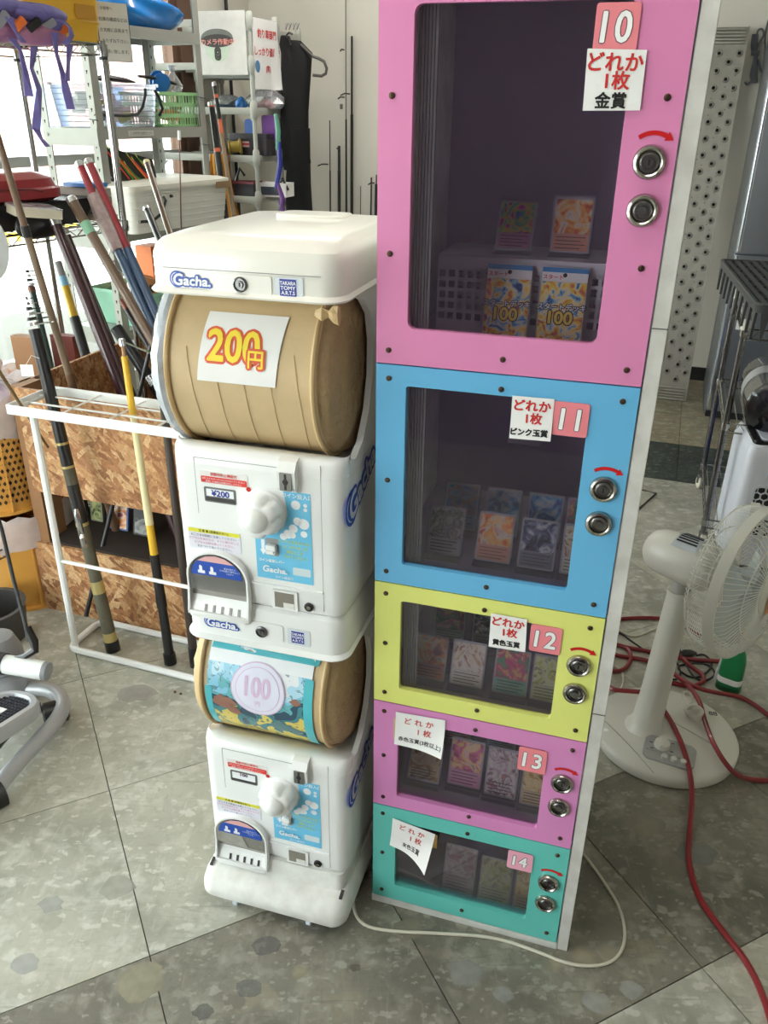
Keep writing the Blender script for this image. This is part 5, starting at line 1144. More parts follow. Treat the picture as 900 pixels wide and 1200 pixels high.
# bottom shelf: green crate with parcels, red and white boxes
gc = fthing('plastic_crate', 'pale green plastic crate with cardboard parcels on the low shelf of the steel rack', 'crate', SF, .10, -.10, .562); gcm = mat('sea_green_crate', (140, 190, 166), .5)
mb = MB(); mb.loft([[(x, y, z) for x, y in rrect(s, .62-s, s, .40-s, .02, 3)] for z, s in ((0, .02), (.16, 0), (.162, -.010), (.180, -.010))], caps=False); mb.box((.02, .02, 0), (.60, .38, .004)); obj('crate', mb, gcm, gc)
for k in range(8): obj('crate_rib', MB().box((.04+.072*k, .003, .02), (.046+.072*k, .010, .158)), gcm, gc, smooth=0)
cbm = mat('parcel_card', (206, 142, 96), .7)
p1 = fthing('cardboard_parcel', 'small orange-brown parcel with a barcode tilted in the green crate', 'parcel', SF, .17, .0, .72); p1.rotation_euler = (.2, .3, SF.a)
obj('carton', MB().box((-.07, -.04, 0), (.07, .06, .09)), cbm, p1, smooth=0); mb = MB()
for k in range(7): mb.box((-.02+.006*k, -.0412, .025), (-.017+.006*k, -.040, .060))
obj('barcode', mb, blk_ink, p1, smooth=0)
p2 = fthing('cardboard_parcel', 'flat pale parcel lying in the green crate next to the barcoded one', 'parcel', SF, .33, .05, .70); obj('carton', MB().box((-.08, -.05, 0), (.08, .08, .05)), mat('pale_card', (222, 196, 160), .7), p2, smooth=0)
p3 = fthing('toy_box', 'red and white box standing in the green crate behind the blue rods', 'box', SF, .52, .06, .70); obj('carton', MB().box((-.09, -.05, 0), (.09, .06, .13)), mat('red_box', (206, 46, 46), .5), p3, smooth=0); obj('white_panel', MB().box((-.07, -.0512, .05), (.08, -.0502, .12)), paper_m, p3, smooth=0)
p4 = fthing('toy_box', 'orange lattice-printed box in the green crate just right of the blue rods', 'box', SF, .43, .16, .70); obj('carton', MB().box((-.06, -.05, 0), (.06, .06, .22)), mat('orange_box', (236, 130, 70), .5), p4, smooth=0)
for k in range(4): obj('print_stripe', MB().box((-.055, -.0515, .03+.045*k), (.055, -.0505, .045+.045*k)), paper_m, p4, smooth=0)
an = rod('thin upright whip rod with a white tip rising before the tub', rv(2.7, 213, 300), rv(2.7, 210, 153), .0032, .0018, [(0, .93, mat('whip_brown', (110, 66, 60), .4), 1), (.93, 1, paper_m, 3.2, 'tip')], None, 0)

# ------------------------------------------------------------------ chrome wire rack at the far left with vests, boxes and the red case
chr_ = mat('chrome_tube', (170, 170, 168), .18, 1., var=.05, scale=90)
Pn = onF(131, 150, 2.75); WFr = Frame(Pn.x, Pn.y, 62); wr = fthing('wire_rack', 'chrome wire rack cut off by the left edge, piled with vests above and cases below', 'wire rack', WFr, 0, 0)
WD, WLn = .40, -1.2
zt1, zt2 = onv(WFr, 0, 119, 52).z, onv(WFr, 0, 146, 258).z
for x in (0, WLn):
    for y in (0, WD):
        mb = MB().cyl((x, y, .03), (x, y, zt1+.01), .0125, n=12)
        p = obj('post', mb, chr_, wr)
        if x == 0:
            obj('post_cap', MB().lathe([(.014, 0), (.015, .012), (.0145, .03)], (x, y, zt1-.045), (0, 0, 1), 12), blackm, p)
            for k in range(int((zt1-.1)/.05)): 
                pass
        obj('foot', MB().lathe([(.018, 0), (.018, .01), (.010, .03)], (x, y, 0), (0, 0, 1), 12), blackm, p)
for z in (.25, zt2, zt1):
    s = obj('wire_shelf', MB().tube([(WLn, 0, z), (0, 0, z), (0, WD, z), (WLn, WD, z), (WLn, 0, z)], .004, 6), chr_, wr)
    mb = MB(); mb.tube([(WLn, 0, z-.03), (0, 0, z-.03), (0, WD, z-.03), (WLn, WD, z-.03), (WLn, 0, z-.03)], .003, 6)
    n = 28; pts = [(WLn-WLn*k/n, 0, z-(.03 if k % 2 else 0)) for k in range(n+1)]; mb.tube(pts, .002, 5)
    n = 10; pts = [(0, WD*k/n, z-(.03 if k % 2 else 0)) for k in range(n+1)]; mb.tube(pts, .002, 5); obj('truss', mb, chr_, s)
    mb = MB()
    for k in range(30): x = WLn-WLn*(k+.5)/30; mb.tube([(x, 0, z+.002), (x, WD, z+.002)], .0018, 4)
    obj('shelf_wires', mb, chr_, s)
for z in (zt1-.02, zt2-.02, .23):
    for y in (0, WD): obj('collar', MB().lathe([(.017, 0), (.019, .012), (.017, .035)], (0, y, z-.015), (0, 0, 1), 12), chr_, wr)
def wu(x, y, d=.0): q = WFr.inv(onv(WFr, d, x, y)); return q.x, q.z
# yellow translucent container on top
yc = mat('yellow_container', (240, 186, 60), .3, var=.06, scale=4, coat=.2); u1, _ = wu(116, 20, .01)
y_ = fthing('yellow_container', 'translucent yellow plastic container on top of the chrome rack', 'container', WFr, .015, -.01, zt1+.004)
y0_ = -.30; mb = MB(); mb.loft([[(x, y, z) for x, y in rrect(y0_+s, -.0-s, .01+s, .25-s, .02, 4)] for z, s in ((0, .008), (.05, .004), (.055, .0), (.06, .004), (.15, 0), (.156, -.006), (.163, -.002), (.25, -.004))]); obj('body', mb, yc, y_); obj('label_patch', MB().box((-.11, .006, .062), (-.03, .0085, .10)), mat('amber_label', (206, 150, 60), .4), y_, smooth=0)
# life vests
purple = mat('purple_webbing', (116, 108, 174), .6, var=.12, scale=40, bump=1.); mauve = mat('mauve_cloth', (176, 120, 150), .7, var=.14, scale=30, bump=1.2)
vz = zt1+.006
vest = fthing('life_vest', 'heap of purple and mauve life vests with buckles and dangling straps on the chrome rack', 'life vest', WFr, -.37, .0, vz-.02)
rnd = random.Random(21)
def lump(x, y, z, a, b, c, m, nm='padding', s=0):
    ph = rnd.uniform(0, 6)
    mb = MB().grid(lambda A_, B_: (x+a*math.sin(PI*B_)**.7*math.cos(2*PI*A_)*(1+.08*math.sin(5*2*PI*A_+ph)), y+b*math.sin(PI*B_)**.7*math.sin(2*PI*A_), z+c*(1-math.cos(PI*B_))/1*(1+.06*math.sin(3*2*PI*A_+ph))*.5), 18, 12); return obj(nm, mb, m, vest, smooth=60)
for x, y, z, a, b, c, m in ((.06, -.055, -.01, .11, .05, .06, mauve), (-.10, -.055, -.01, .12, .05, .07, mauve), (.05, -.06, .045, .12, .05, .05, purple), (-.10, -.06, .05, .12, .05, .055, purple), (-.2, -.05, .06, .1, .05, .06, mauve), (.10, -.06, .02, .06, .045, .05, purple)): lump(x, y, z, a, b, c, m)
og = mat('orange_buckle', (240, 120, 50), .4)
for k in range(7):
    x = -.20+.055*k; m = [og, blackm, mat('grey_buckle', (150, 150, 160), .4)][k % 3]
    mb = MB(); mb.T = Matrix.Translation((x, -.112+.003*k, .035+.004*(k % 3))) @ Matrix.Scale(.75, 4) @ Matrix.Rotation(.5+.1*k, 4, 'Y') @ Matrix.Rotation(.3, 4, 'X'); mb.rbox((-.014, -.008, -.03), (.014, .004, .03), .006, 1, 3); obj('buckle', mb, m, vest)
def strap(pts, w=.013, m=None, nm='strap'):
    pts = [Vector(p) for p in pts]; mb = MB(); rings = []
    for i, p in enumerate(pts): 
        tw = .5*math.sin(i*1.3); d = Vector((math.cos(tw), math.sin(tw), 0))*w; n_ = Vector((-d.y, d.x, 0)).normalized()*.0012
        rings.append([p-d-n_, p+d-n_, p+d+n_, p-d+n_])
    obj(nm, mb.loft(rings), m or purple, vest, smooth=0)
def vp(x, y, d): return vest.matrix_basis.inverted() @ onv(WFr, d, x, y)
for pts in (((64, 38), (66, 62), (73, 85), (78, 108), (83, 128)), ((82, 52), (80, 75), (79, 95)), ((14, 45), (24, 60), (30, 85), (34, 113)), ((40, 55), (37, 80), (46, 105), (43, 140), (42, 152)), ((42, 150), (48, 162), (56, 172)), ((10, 20), (18, 36), (28, 50)), ((70, 22), (82, 32), (84, 42), (76, 52))): strap([vp(x, y, -.115) for x, y in pts], .0125)
strap([vp(x, y, -.13) for x, y in ((12, 8), (30, 10), (48, 14), (62, 18))], .02)
# red case and the things under it on the lower wire shelf
redc = mat('red_case', (154, 44, 50), .35, var=.08, coat=.3)
cz = zt2+.004
btr = fthing('black_tray', 'black perforated tray under the red case on the chrome rack', 'tray', WFr, -.22, .02, cz)
obj('tray', MB().loft([[(x, y, z) for x, y in rrect(-.56+s, .14-s, -.0+s, .33-s, .03, 4)] for z, s in ((0, .03), (.06, .004), (.07, 0), (.078, .0))]), mat('black_plastic_tray', (26, 26, 30), .4), btr)
rc = fthing('red_case', 'glossy dark red moulded case lying on the black tray at the left edge', 'case', WFr, -.30, .03, cz+.080)
obj('shell', MB().loft([[(x, y, z) for x, y in rrect(-.50+s, .11-s, -.0+s*.7, .28-s*.7, .07, 6)] for z, s in ((0, .02), (.010, .0), (.036, .0), (.042, .010), (.066, .018), (.082, .05), (.088, .09))]), redc, rc); obj('groove', MB().tube([(-.4, -.002, .045), (-.05, -.002, .04), (.0, -.001, .03)], .004, 6), mat('red_case_dark', (110, 28, 34), .4), rc)
mg = fthing('magazine', 'thick paperback catalogue lying in front of the red case', 'magazine', WFr, -.42, -.06, cz+.03); mg.rotation_euler = (0, .12, SF.a-.5)
obj('pages', MB().box((-.06, -.09, 0), (.07, .09, .026)), mat('paper_edge', (196, 186, 166), .8), mg, smooth=0); obj('cover', MB().box((-.062, -.092, .026), (.072, .092, .0285)), art('magazine_cover', [(110, 110, 130), (180, 180, 190), (220, 210, 200)], 12), mg, smooth=0)
bb2 = fthing('tackle_bag', 'soft black bag sagging over the edge of the chrome rack below the catalogue', 'bag', WFr, wu(48, 268, -.03)[0], -.02, wu(48, 280, -.03)[1])
bb2_m = MB().grid(lambda a, b: (.085*math.sin(PI*b)**.6*math.cos(2*PI*a), .03*math.sin(PI*b)**.6*math.sin(2*PI*a), .035*(1-math.cos(PI*b))*(1-.15*math.cos(2*PI*a))), 20, 12); obj('bag', bb2_m, blackm, bb2)
cd = fthing('flat_carton', 'stack of flattened cartons on the chrome rack end behind the black tray', 'carton', WFr, -.07, .06, cz)
for k, c in enumerate(((150, 132, 116), (176, 166, 156), (140, 122, 108), (170, 160, 150))): obj('carton', MB().box((-.02+.004*k, -.04, .026*k), (.05, .20-.01*k, .026*k+.024)), mat('carton_%d' % k, c, .8, var=.1), cd, smooth=0)
bf = fthing('blue_folder', 'small blue folder on top of the flattened cartons', 'folder', WFr, -.06, .08, cz+.106); obj('folder', MB().rbox((-.03, -.04, 0), (.05, .09, .012), .004, 2, 2), mat('folder_blue', (50, 120, 200), .4), bf)
mg.location = WFr.w(wu(36, 250, -.05)[0], -.05, wu(36, 252, -.05)[1])
# ------------------------------------------------------------------ grey-white plastic shelving in the corner, notices, bags
V0 = 4.55
pl = mat('plastic_shelf_grey', (172, 173, 166), .5, var=.03)
u294 = rvuz(V0, 296, 100)[0]; zT = rvuz(V0, 294, 18)[1]
def vat(x, y, u0=None):     # depth in the room of a pixel on the plane u = u294
    r = ray(x, y); p0 = RM.o+RM.u*u294; q = CAM+r*((p0-CAM).dot(RM.u)/r.dot(RM.u)); return RM.inv(q)
ZS = [rvuz(V0, 294, y)[1] for y in (232, 184, 128, 75)]
va = vat(325, 100).y; vb = vat(353, 100).y
def prack(name, label, u0, u1, v0, v1, zs, ztop):
    t = fthing(name, label, 'shelving rack', RM, u0, v0); L_, D_ = u1-u0, v1-v0
    for x in (.0, L_):
        for y in (0, D_):
            p = obj('post', MB().cyl((x, y, 0), (x, y, ztop), .012, n=12), pl, t); 
            for z in zs+[ztop-.02]: obj('socket', MB().lathe([(.013, -.05), (.019, -.04), (.021, 0), (.019, .03), (.013, .04)], (x, y, z), (0, 0, 1), 12), pl, p)
    for z in zs+[ztop-.02]:
        last = z > ztop-.05; s = MB()
        h = .028
        s.rbox((0, -.010, z-h), (L_, .010, z+.008), .003, 0, 2).rbox((0, D_-.010, z-h), (L_, D_+.010, z+.008), .003, 0, 2).rbox((-.010, 0, z-h), (.010, D_, z+.008), .003, 1, 2).rbox((L_-.010, 0, z-h), (L_+.010, D_, z+.008), .003, 1, 2)
        o_ = obj('shelf_rim', s, pl, t)
        if not last: obj('shelf_deck', MB().box((0, 0, z-.002), (L_, D_, z+.003)), pl, o_, smooth=0)
        # arched corner brackets
        for x, sg in ((0, 1), (L_, -1)):
            if not last:
                m_ = MB(); pts = [(x+sg*.0, z-.03)]+[(x+sg*(.07-.07*math.sin(a)), z-.03-.07*(1-math.cos(a))) for a in [PI/2*k/6 for k in range(7)]]; m_.prism([(q[1], q[0]) if 0 else (q[1], q[0]) for q in pts], -.005, .005, 1); obj('bracket', m_, pl, o_, smooth=0)
    return t
pr1 = prack('plastic_rack', 'pale grey plastic shelf unit in the corner with two paper notices on its top tier', u294-.62, u294, V0, va, ZS, zT)
pr2 = prack('plastic_rack', 'second narrow plastic rack behind the first, with hooks near the hanging waders', u294-.55, u294-.012, va+.04, vb, [ZS[0]-.02, ZS[1], ZS[2], ZS[3]-.03], zT-.03)
cp = fthing('camera_notice', 'paper notice with a dome security camera taped across the plastic shelf unit', 'notice', RM, rvuz(V0, 258, 50)[0], V0-.020, rvuz(V0, 258, 51)[1])
cp.scale = (.57, 1, .57); cw, chh = .295, .265
obj('sheet', MB().box((-.20, 0, -chh), (cw, .0015, chh)), mat('notice_sheet', (206, 204, 200), .35), cp, smooth=0)
mb = MB(); dkc = mat('camera_print_dark', (64, 60, 58), .5); gyc = mat('camera_print_grey', (112, 114, 108), .5); lgc = mat('camera_print_pale', (190, 204, 186), .5)
ox = -.012
mb.use(lgc).add([(ox+.135*math.cos(a), -.0006, -.03+.125*math.sin(a)) for a in [PI+PI*k/20 for k in range(21)]], [list(range(21))])
mb.use(gyc).add([(ox+.17*math.cos(a), -.0008, .045+.075*math.sin(a)) for a in [2*PI*k/36 for k in range(36)]], [list(range(36))])
mb.use(dkc).add([(ox+.17*math.cos(a), -.0010, .020+.055*math.sin(a)) for a in [2*PI*k/36 for k in range(36)]], [list(range(36))])
mb.use(dkc).add([(ox-.17, -.0009, .045), (ox-.17, -.0009, .015), (ox+.17, -.0009, .015), (ox+.17, -.0009, .045)], [[0,1,2,3]])
mb.use(dkc).rbox((ox-.035, -.0012, -.145), (ox+.035, -.0010, -.03), .03, 1, 6); mb.use(gyc).lathe([(.028, -.0014), (.0001, -.0014)], (ox, 0, -.075), (0, 1, 0), 20); mb.use(dkc).lathe([(.020, -.0016), (.0001, -.0016)], (ox, 0, -.075), (0, 1, 0), 20); mb.use(lgc).lathe([(.008, -.0018), (.0001, -.0018)], (ox, 0, -.075), (0, 1, 0), 12)
put_text(mb, mat('notice_pink', (236, 150, 140), .5), 'カメラ作動中', .056, (ox+.005, -.0014, .012), X3, Z3, .0008, .0006, 0, 1.08)
obj('print', mb, None, cp, smooth=0)
rn = thing('paper_notice', 'white paper notice with red writing behind the corner post of the plastic shelf', 'notice', RM.w(u294+.018, (V0+va)/2+.0, rvuz(V0, 310, 60)[1]-.01), RM.a+PI/2)
obj('sheet', MB().grid(lambda a, b: (-.16+.30*a, -.0-.03*(a > .85)*(1-b)**2-.001, -.17+.34*b), 8, 8), paper_m, rn)
mb = MB()
for q, s in enumerate(('釣り車部門', 'しっかり値段で', '(笑)')): put_text(mb, red_ink, s, .046 if q < 2 else .036, (.005, -.003, .10-.085*q), X3, Z3, .0008, .0012)
obj('writing', mb, None, rn, smooth=0, kind='stuff'); obj('blue_patch', MB().lathe([(.03, -.002), (.0001, -.002)], (-.12, 0, -.06), (0, 1, 0), 14), mat('sky_patch', (120, 176, 220), .5), rn)
# things on the plastic shelf unit
def prt(name, label, cat, x, y, v, z): u, _ = rvuz(v, x, y); return fthing(name, label, cat, RM, u, v, z)
t = prt('plastic_bag', 'clear crumpled bag of tackle on the upper deck of the plastic shelf', 'bag', 268, 120, V0+.12, ZS[2]+.004)
film = glassy('bag_film', (240, 240, 244), .25, .15, .3, (220, 220, 226))
def crum(t, L_, W_, H_, seed, m, nm='film'):
    rnd = random.Random(seed); k = 14; mb = MB(); mb.loft([[(L_*r*math.cos(a), W_*r*math.sin(a), h*H_) for a, r in ((2*PI*j/k, R*rnd.uniform(.75, 1.2)) for j in range(k))] for h, R in ((0, .9), (.25, 1.1), (.6, .9), (.9, .5), (1, .15))]); return obj(nm, mb, m, t, smooth=0)
crum(t, .10, .07, .07, 1, film)
t = prt('blue_reel', 'small blue reel handle on the upper deck of the plastic shelf, beside the crumpled bag', 'reel', 283, 122, V0+.06, ZS[2]+.004); crum(t, .03, .03, .06, 4, mat('reel_blue', (50, 120, 196), .4), 'reel'); obj('handle', MB().tube([(-.02, 0, .01), (-.14, -.01, .014), (-.18, 0, .01)], .008, 8), mat('handle_navy', (40, 60, 80), .4), t)
t = prt('plastic_bag', 'clear bag with a pink label near the corner post of the plastic shelf', 'bag', 312, 120, V0+.20, ZS[2]+.004); crum(t, .12, .08, .10, 7, film); crum(t, .05, .04, .05, 9, mat('pink_label', (226, 130, 150), .5), 'label')
t = prt('tackle_box', 'dark tackle box with a red-lined label on the middle deck of the plastic shelf', 'box', 290, 175, V0+.10, ZS[1]+.004)
obj('case', MB().rbox((-.14, -.05, 0), (.16, .06, .085), .02, 2, 3).rbox((-.10, -.04, .085), (.15, .04, .115), .012, 2, 3), mat('tackle_dark', (40, 34, 40), .5), t); obj('label', MB().box((-.08, -.052, .045), (.04, -.0505, .075)), mat('label_rose', (224, 190, 196), .5), t, smooth=0); obj('label', MB().box((-.08, -.0526, .055), (.04, -.0520, .066)), mat('label_red_line', (200, 60, 80), .5), t, smooth=0)
t = prt('fishing_reel', 'round blue and gold spinning reel on the middle deck of the plastic shelf', 'fishing reel', 276, 178, V0+.02, ZS[1]+.004); obj('spool', MB().lathe([(.035, -.04), (.045, -.03), (.032, -.02), (.032, .02), (.046, .03), (.04, .04)], (0, 0, .045), (1, .4, .1), 18), mat('spool_gold', (150, 130, 60), .3, .4), t); obj('side_cap', MB().lathe([(.042, -.05), (.03, -.055), (.001, -.055)], (0, 0, .045), (1, .4, .1), 18), mat('cap_navy', (40, 60, 90), .3), t)
t = prt('lure_pack', 'violet and blue lure packs hanging below the upper deck of the plastic shelf', 'lure pack', 316, 150, V0+.15, ZS[2]-.20); obj('pack', MB().rbox((-.05, 0, 0), (.05, .01, .17), .01, 1, 2), mat('violet_pack', (110, 60, 140), .4, var=.2), t); obj('pack', MB().rbox((-.15, -.02, .04), (-.10, -.01, .15), .02, 1, 3), mat('blue_pack', (90, 130, 220), .4), t)
t = prt('lure_string', 'long blue and purple lure skirt hanging beside the black waders', 'lure', 326, 160, V0-.03, ZS[2]-.62)
rnd = random.Random(3)
for k, (c, za, zb_) in enumerate((('teal', .42, .60), ('royal', .22, .46), ('violet', .06, .26), ('violet', .0, .16))): obj('skirt', MB().tube([(rnd.uniform(-.02, .02), 0, zb_), (rnd.uniform(-.02, .02), .0, (za+zb_)/2), (rnd.uniform(-.03, .03), 0, za)], [.010, .016, .012], 8), mat('skirt_'+c, dict(teal=(90, 150, 130), royal=(44, 52, 150), violet=(96, 54, 124))[c], .4, var=.2, scale=50), t)
t = prt('reel_box', 'dark box with a red lid on the lowest visible deck of the plastic shelf', 'box', 288, 228, V0+.06, ZS[0]+.004); obj('box', MB().box((-.11, -.05, 0), (.08, .06, .07)), mat('reel_box_dark', (52, 50, 56), .5), t, smooth=0); obj('lid', MB().box((-.112, -.052, .07), (.082, .062, .082)), mat('box_red', (130, 50, 66), .5), t, smooth=0); obj('handle', MB().tube([(-.06, 0, .08), (-.03, 0, .15), (0, 0, .11)], .008, 6), blackm, t)
t = prt('reel_box', 'white box with a dark window beside the corner post on the lowest visible deck', 'box', 318, 228, V0+.12, ZS[0]+.004); obj('box', MB().box((-.06, -.05, 0), (.12, .06, .075)), paper_m, t, smooth=0); obj('window', MB().box((-.04, -.0515, .01), (.08, -.0502, .055)), mat('window_dark', (70, 76, 90), .3), t, smooth=0); obj('strap', MB().tube([(.06, 0, .07), (.09, -.03, .10), (.13, -.04, .04)], .008, 6), blackm, t)
t = prt('khaki_jacket', 'crumpled mustard brown cloth draped behind the orange-banded rods', 'cloth', 268, 205, V0-.05, .72)
rnd = random.Random(31); mb = MB()
mb.grid(lambda a, b: (.11*(a-.5)*(1+.25*math.sin(7*b+2*a))+.03*math.sin(6*b)-.02-.03*b, -.03*math.sin(a*9+b*4), .62*b), 14, 18); g2 = MB().grid(lambda a, b: (.11*(a-.5)*(1+.25*math.sin(7*b+2*a))+.03*math.sin(6*b)-.02-.03*b, .03-.03*math.sin(a*9+b*4), .62*b), 14, 18)
n0 = len(mb.v); mb.v += g2.v; mb.f += [[i+n0 for i in f] for f in g2.f]; mb.m += [0]*len(g2.f); obj('cloth', mb, mat('mustard_cloth', (176, 124, 44), .8, var=.12, scale=20, bump=.4), t, smooth=50)
# two rods with orange bands in front of the plastic shelf
bands = lambda n, m1, m2, w=.02: [x for k in range(n) for x in ((k/n, (k+1)/n-w, m1, 1, 'blank'), ((k+1)/n-w, (k+1)/n, m2, 1.08, 'band'))]
a_, b_ = rv(4.2, 274, 330), rv(4.3, 247.5, 121)
rod('thick black rod with orange bands and a maker badge beside the steel rack post', through(a_, b_, .02), b_, .022, .016, [(0, .45, blackm, 1)]+[(.45+.55*f0, .45+.55*f1, m, k, nm) for f0, f1, m, k, nm in bands(4, blackm, orange_b, .022)], silver, 0, lambda t, a, b, ax, s: obj('maker_badge', MB().tube([a.lerp(b, .585), a.lerp(b, .625)], .0212, 12), art('badge', [(200, 60, 40), (240, 240, 230), (200, 230, 80), (40, 40, 40)], 40, 0), t, world=True))
a_, b_ = rv(4.15, 286, 330), rv(4.25, 251, 98)
rod('slimmer brown and black rod with an orange ring beside the thick banded rod', through(a_, b_, .02), b_, .017, .010, [(0, .5, blackm, 1), (.5, .62, brown_rod, 1), (.62, .86, mat('sand_blank', (140, 116, 90), .4), 1), (.86, .9, orange_b, 1.05, 'band'), (.9, .96, blackm, 1), (.96, .97, orange_b, 1.1, 'band'), (.97, 1, blackm, 1)], silver, 0)

# ---- black waders on a hanger
VW = 4.97
def wv(x, y, v=VW): u, z = rvuz(v, x, y); return u, z
t = fthing('chest_waders', 'black chest waders with straps hanging from a hook on the second plastic rack', 'waders', RM, wv(345, 240)[0], VW-.1, 0)
uo = wv(345, 240)[0]; uo_v = VW-.1
def sil(pts_l, pts_r, thick=.10, nm='waders', m=None, seed=0):
    rings = []; rnd = random.Random(seed)
    for (xl, y), (xr, _) in zip(pts_l, pts_r):
        (a, z), (b, _) = wv(xl, y, VW-.1), wv(xr, y, VW-.1); a -= uo; b -= uo; c = (a+b)/2; h = (b-a)/2; n = 20
        rings.append([(c+h*math.cos(2*PI*k/n), thick*(.5+.12*math.sin(3*2*PI*k/n+z*9))*math.sin(2*PI*k/n), z) for k in range(n)])
    return obj(nm, MB().loft(rings), m or blk_cloth, t, smooth=60)
blk_cloth = mat('black_neoprene', (10, 10, 12), .9, var=.15, scale=10, bump=.4)
sil([(333, 48), (330, 62), (330, 90), (329, 130), (329, 165), (331, 190), (334, 199)], [(352, 48), (366, 58), (364, 82), (361, 100), (361, 125), (364, 145), (352, 160)])
sil([(340, 150), (337, 190), (336, 215), (336, 250), (338, 300)], [(362, 150), (363, 190), (364, 215), (366, 250), (370, 300)], .12, 'leg', None, 3)
sil([(330, 42), (328, 52), (331, 66), (334, 80)], [(338, 44), (342, 54), (346, 66), (350, 80)], .08, 'shoulder_strap', None, 5)
hk = [wv(x, y, VW-.16) for x, y in ((352, 52), (366, 66), (372, 68), (379, 72), (382, 80), (381, 86), (376, 89), (366, 88))]
obj('hanger', MB().tube([(a-uo, -.05, z) for a, z in hk], .008, 8), mat('grey_hanger', (70, 66, 62), .4), t)
hk = [wv(x, y, VW-.16) for x, y in ((340, 52), (338, 44), (334, 42), (338, 38), (342, 40))]; obj('hook', MB().tube([(a-uo, -.05, z) for a, z in hk], .006, 6), blackm, t)
for x in (340, 344, 349, 353): a, z = wv(x, 36, VW-.05); obj('rack_hook', MB().tube([(a-uo, 0, z+.03), (a-uo+.01, -.03, z), (a-uo+.03, -.04, z+.03)], .003, 5), silver, t)

# ---- fishing rods leaning on the back wall
def wrod(label, x, ytop, w, wbot=None, ymid=None, wmid=None, reel=None, top=None):
    v = 5.60; a, b = rvuz(v, x, ytop); w_ = w/2*5.3/FPX
    segs = [(0, 1, blackm, 1)]; A_ = RM.w(a, v-.02, 0); B_ = RM.w(a, v+.02, b)
    def ex(t, p, q, ax, side):
        for yy, dx in (reel or []):
            a2, z2 = rvuz(v-.06, x, yy); obj('line_guide', MB().tube([RM.w(a, v-.02, z2+.01), RM.w(a-dx*.5, v-.05, z2+.012), RM.w(a-dx, v-.06, z2)], .0045, 5), blackm, t, world=True)
        if ymid:
            zz = rvuz(v, x, ymid)[1]; f = zz/B_.z; obj('handle', MB().cyl(p, p.lerp(q, f), (wbot or w)/2*5.3/FPX, (wmid or w)/2*5.3/FPX, 10), blackm, t, world=True)
    return rod(label, A_, B_, w_, w_*.8, segs, top, 0, ex, n=10)
wrod('short black rod first from the waders against the back wall', 385, 141, 1.6, 3, 200, 2, [(195, .06)])
wrod('stubby thick black rod with a knobbed tip against the back wall', 396, 171, 4.2, 5, 200, 4, [(176, -.03)])
wrod('very long thin rod with a line clip reaching above the picture edge', 403.5, -60, 1.2, 4, 140, 2, [(116, .03), (60, .01)])
wrod('tall thick black rod beside the long thin one against the back wall', 411, 42, 3., 4.5, 134, 3.5, [(112, .05)])
wrod('thin faint rod tip just above the capsule machine lid', 421.5, 218, 1.2)
wrod('short black rod nearest but one to the pink door against the wall', 434, 208, 2.4)
wrod('short black rod with a reel, touching the edge of the pink door', 440, 205, 2., 4, 216, 4, [(217, .03)])
tg = thing('line_clip', 'small grey tag hanging on the very long thin rod', 'tag', rv(5.5, 400, 125), RM.a); obj('tag', MB().rbox((-.009, -.003, -.015), (.009, .003, .015), .004, 1, 2), mat('tag_grey', (110, 104, 100), .5), tg)
pj = rvuz(5.3, 255, 20); pp_ = thing('wall_pole', 'black pole running up the side wall behind the camera notice', 'pole', RM.w(LEFT+.02, 5.32, 0)); obj('pole', MB().cyl((0, 0, 0), (0, 0, 2.7), .011, n=8), blackm, pp_)
th = struct('wall_fixture', MB(), None) if 0 else None

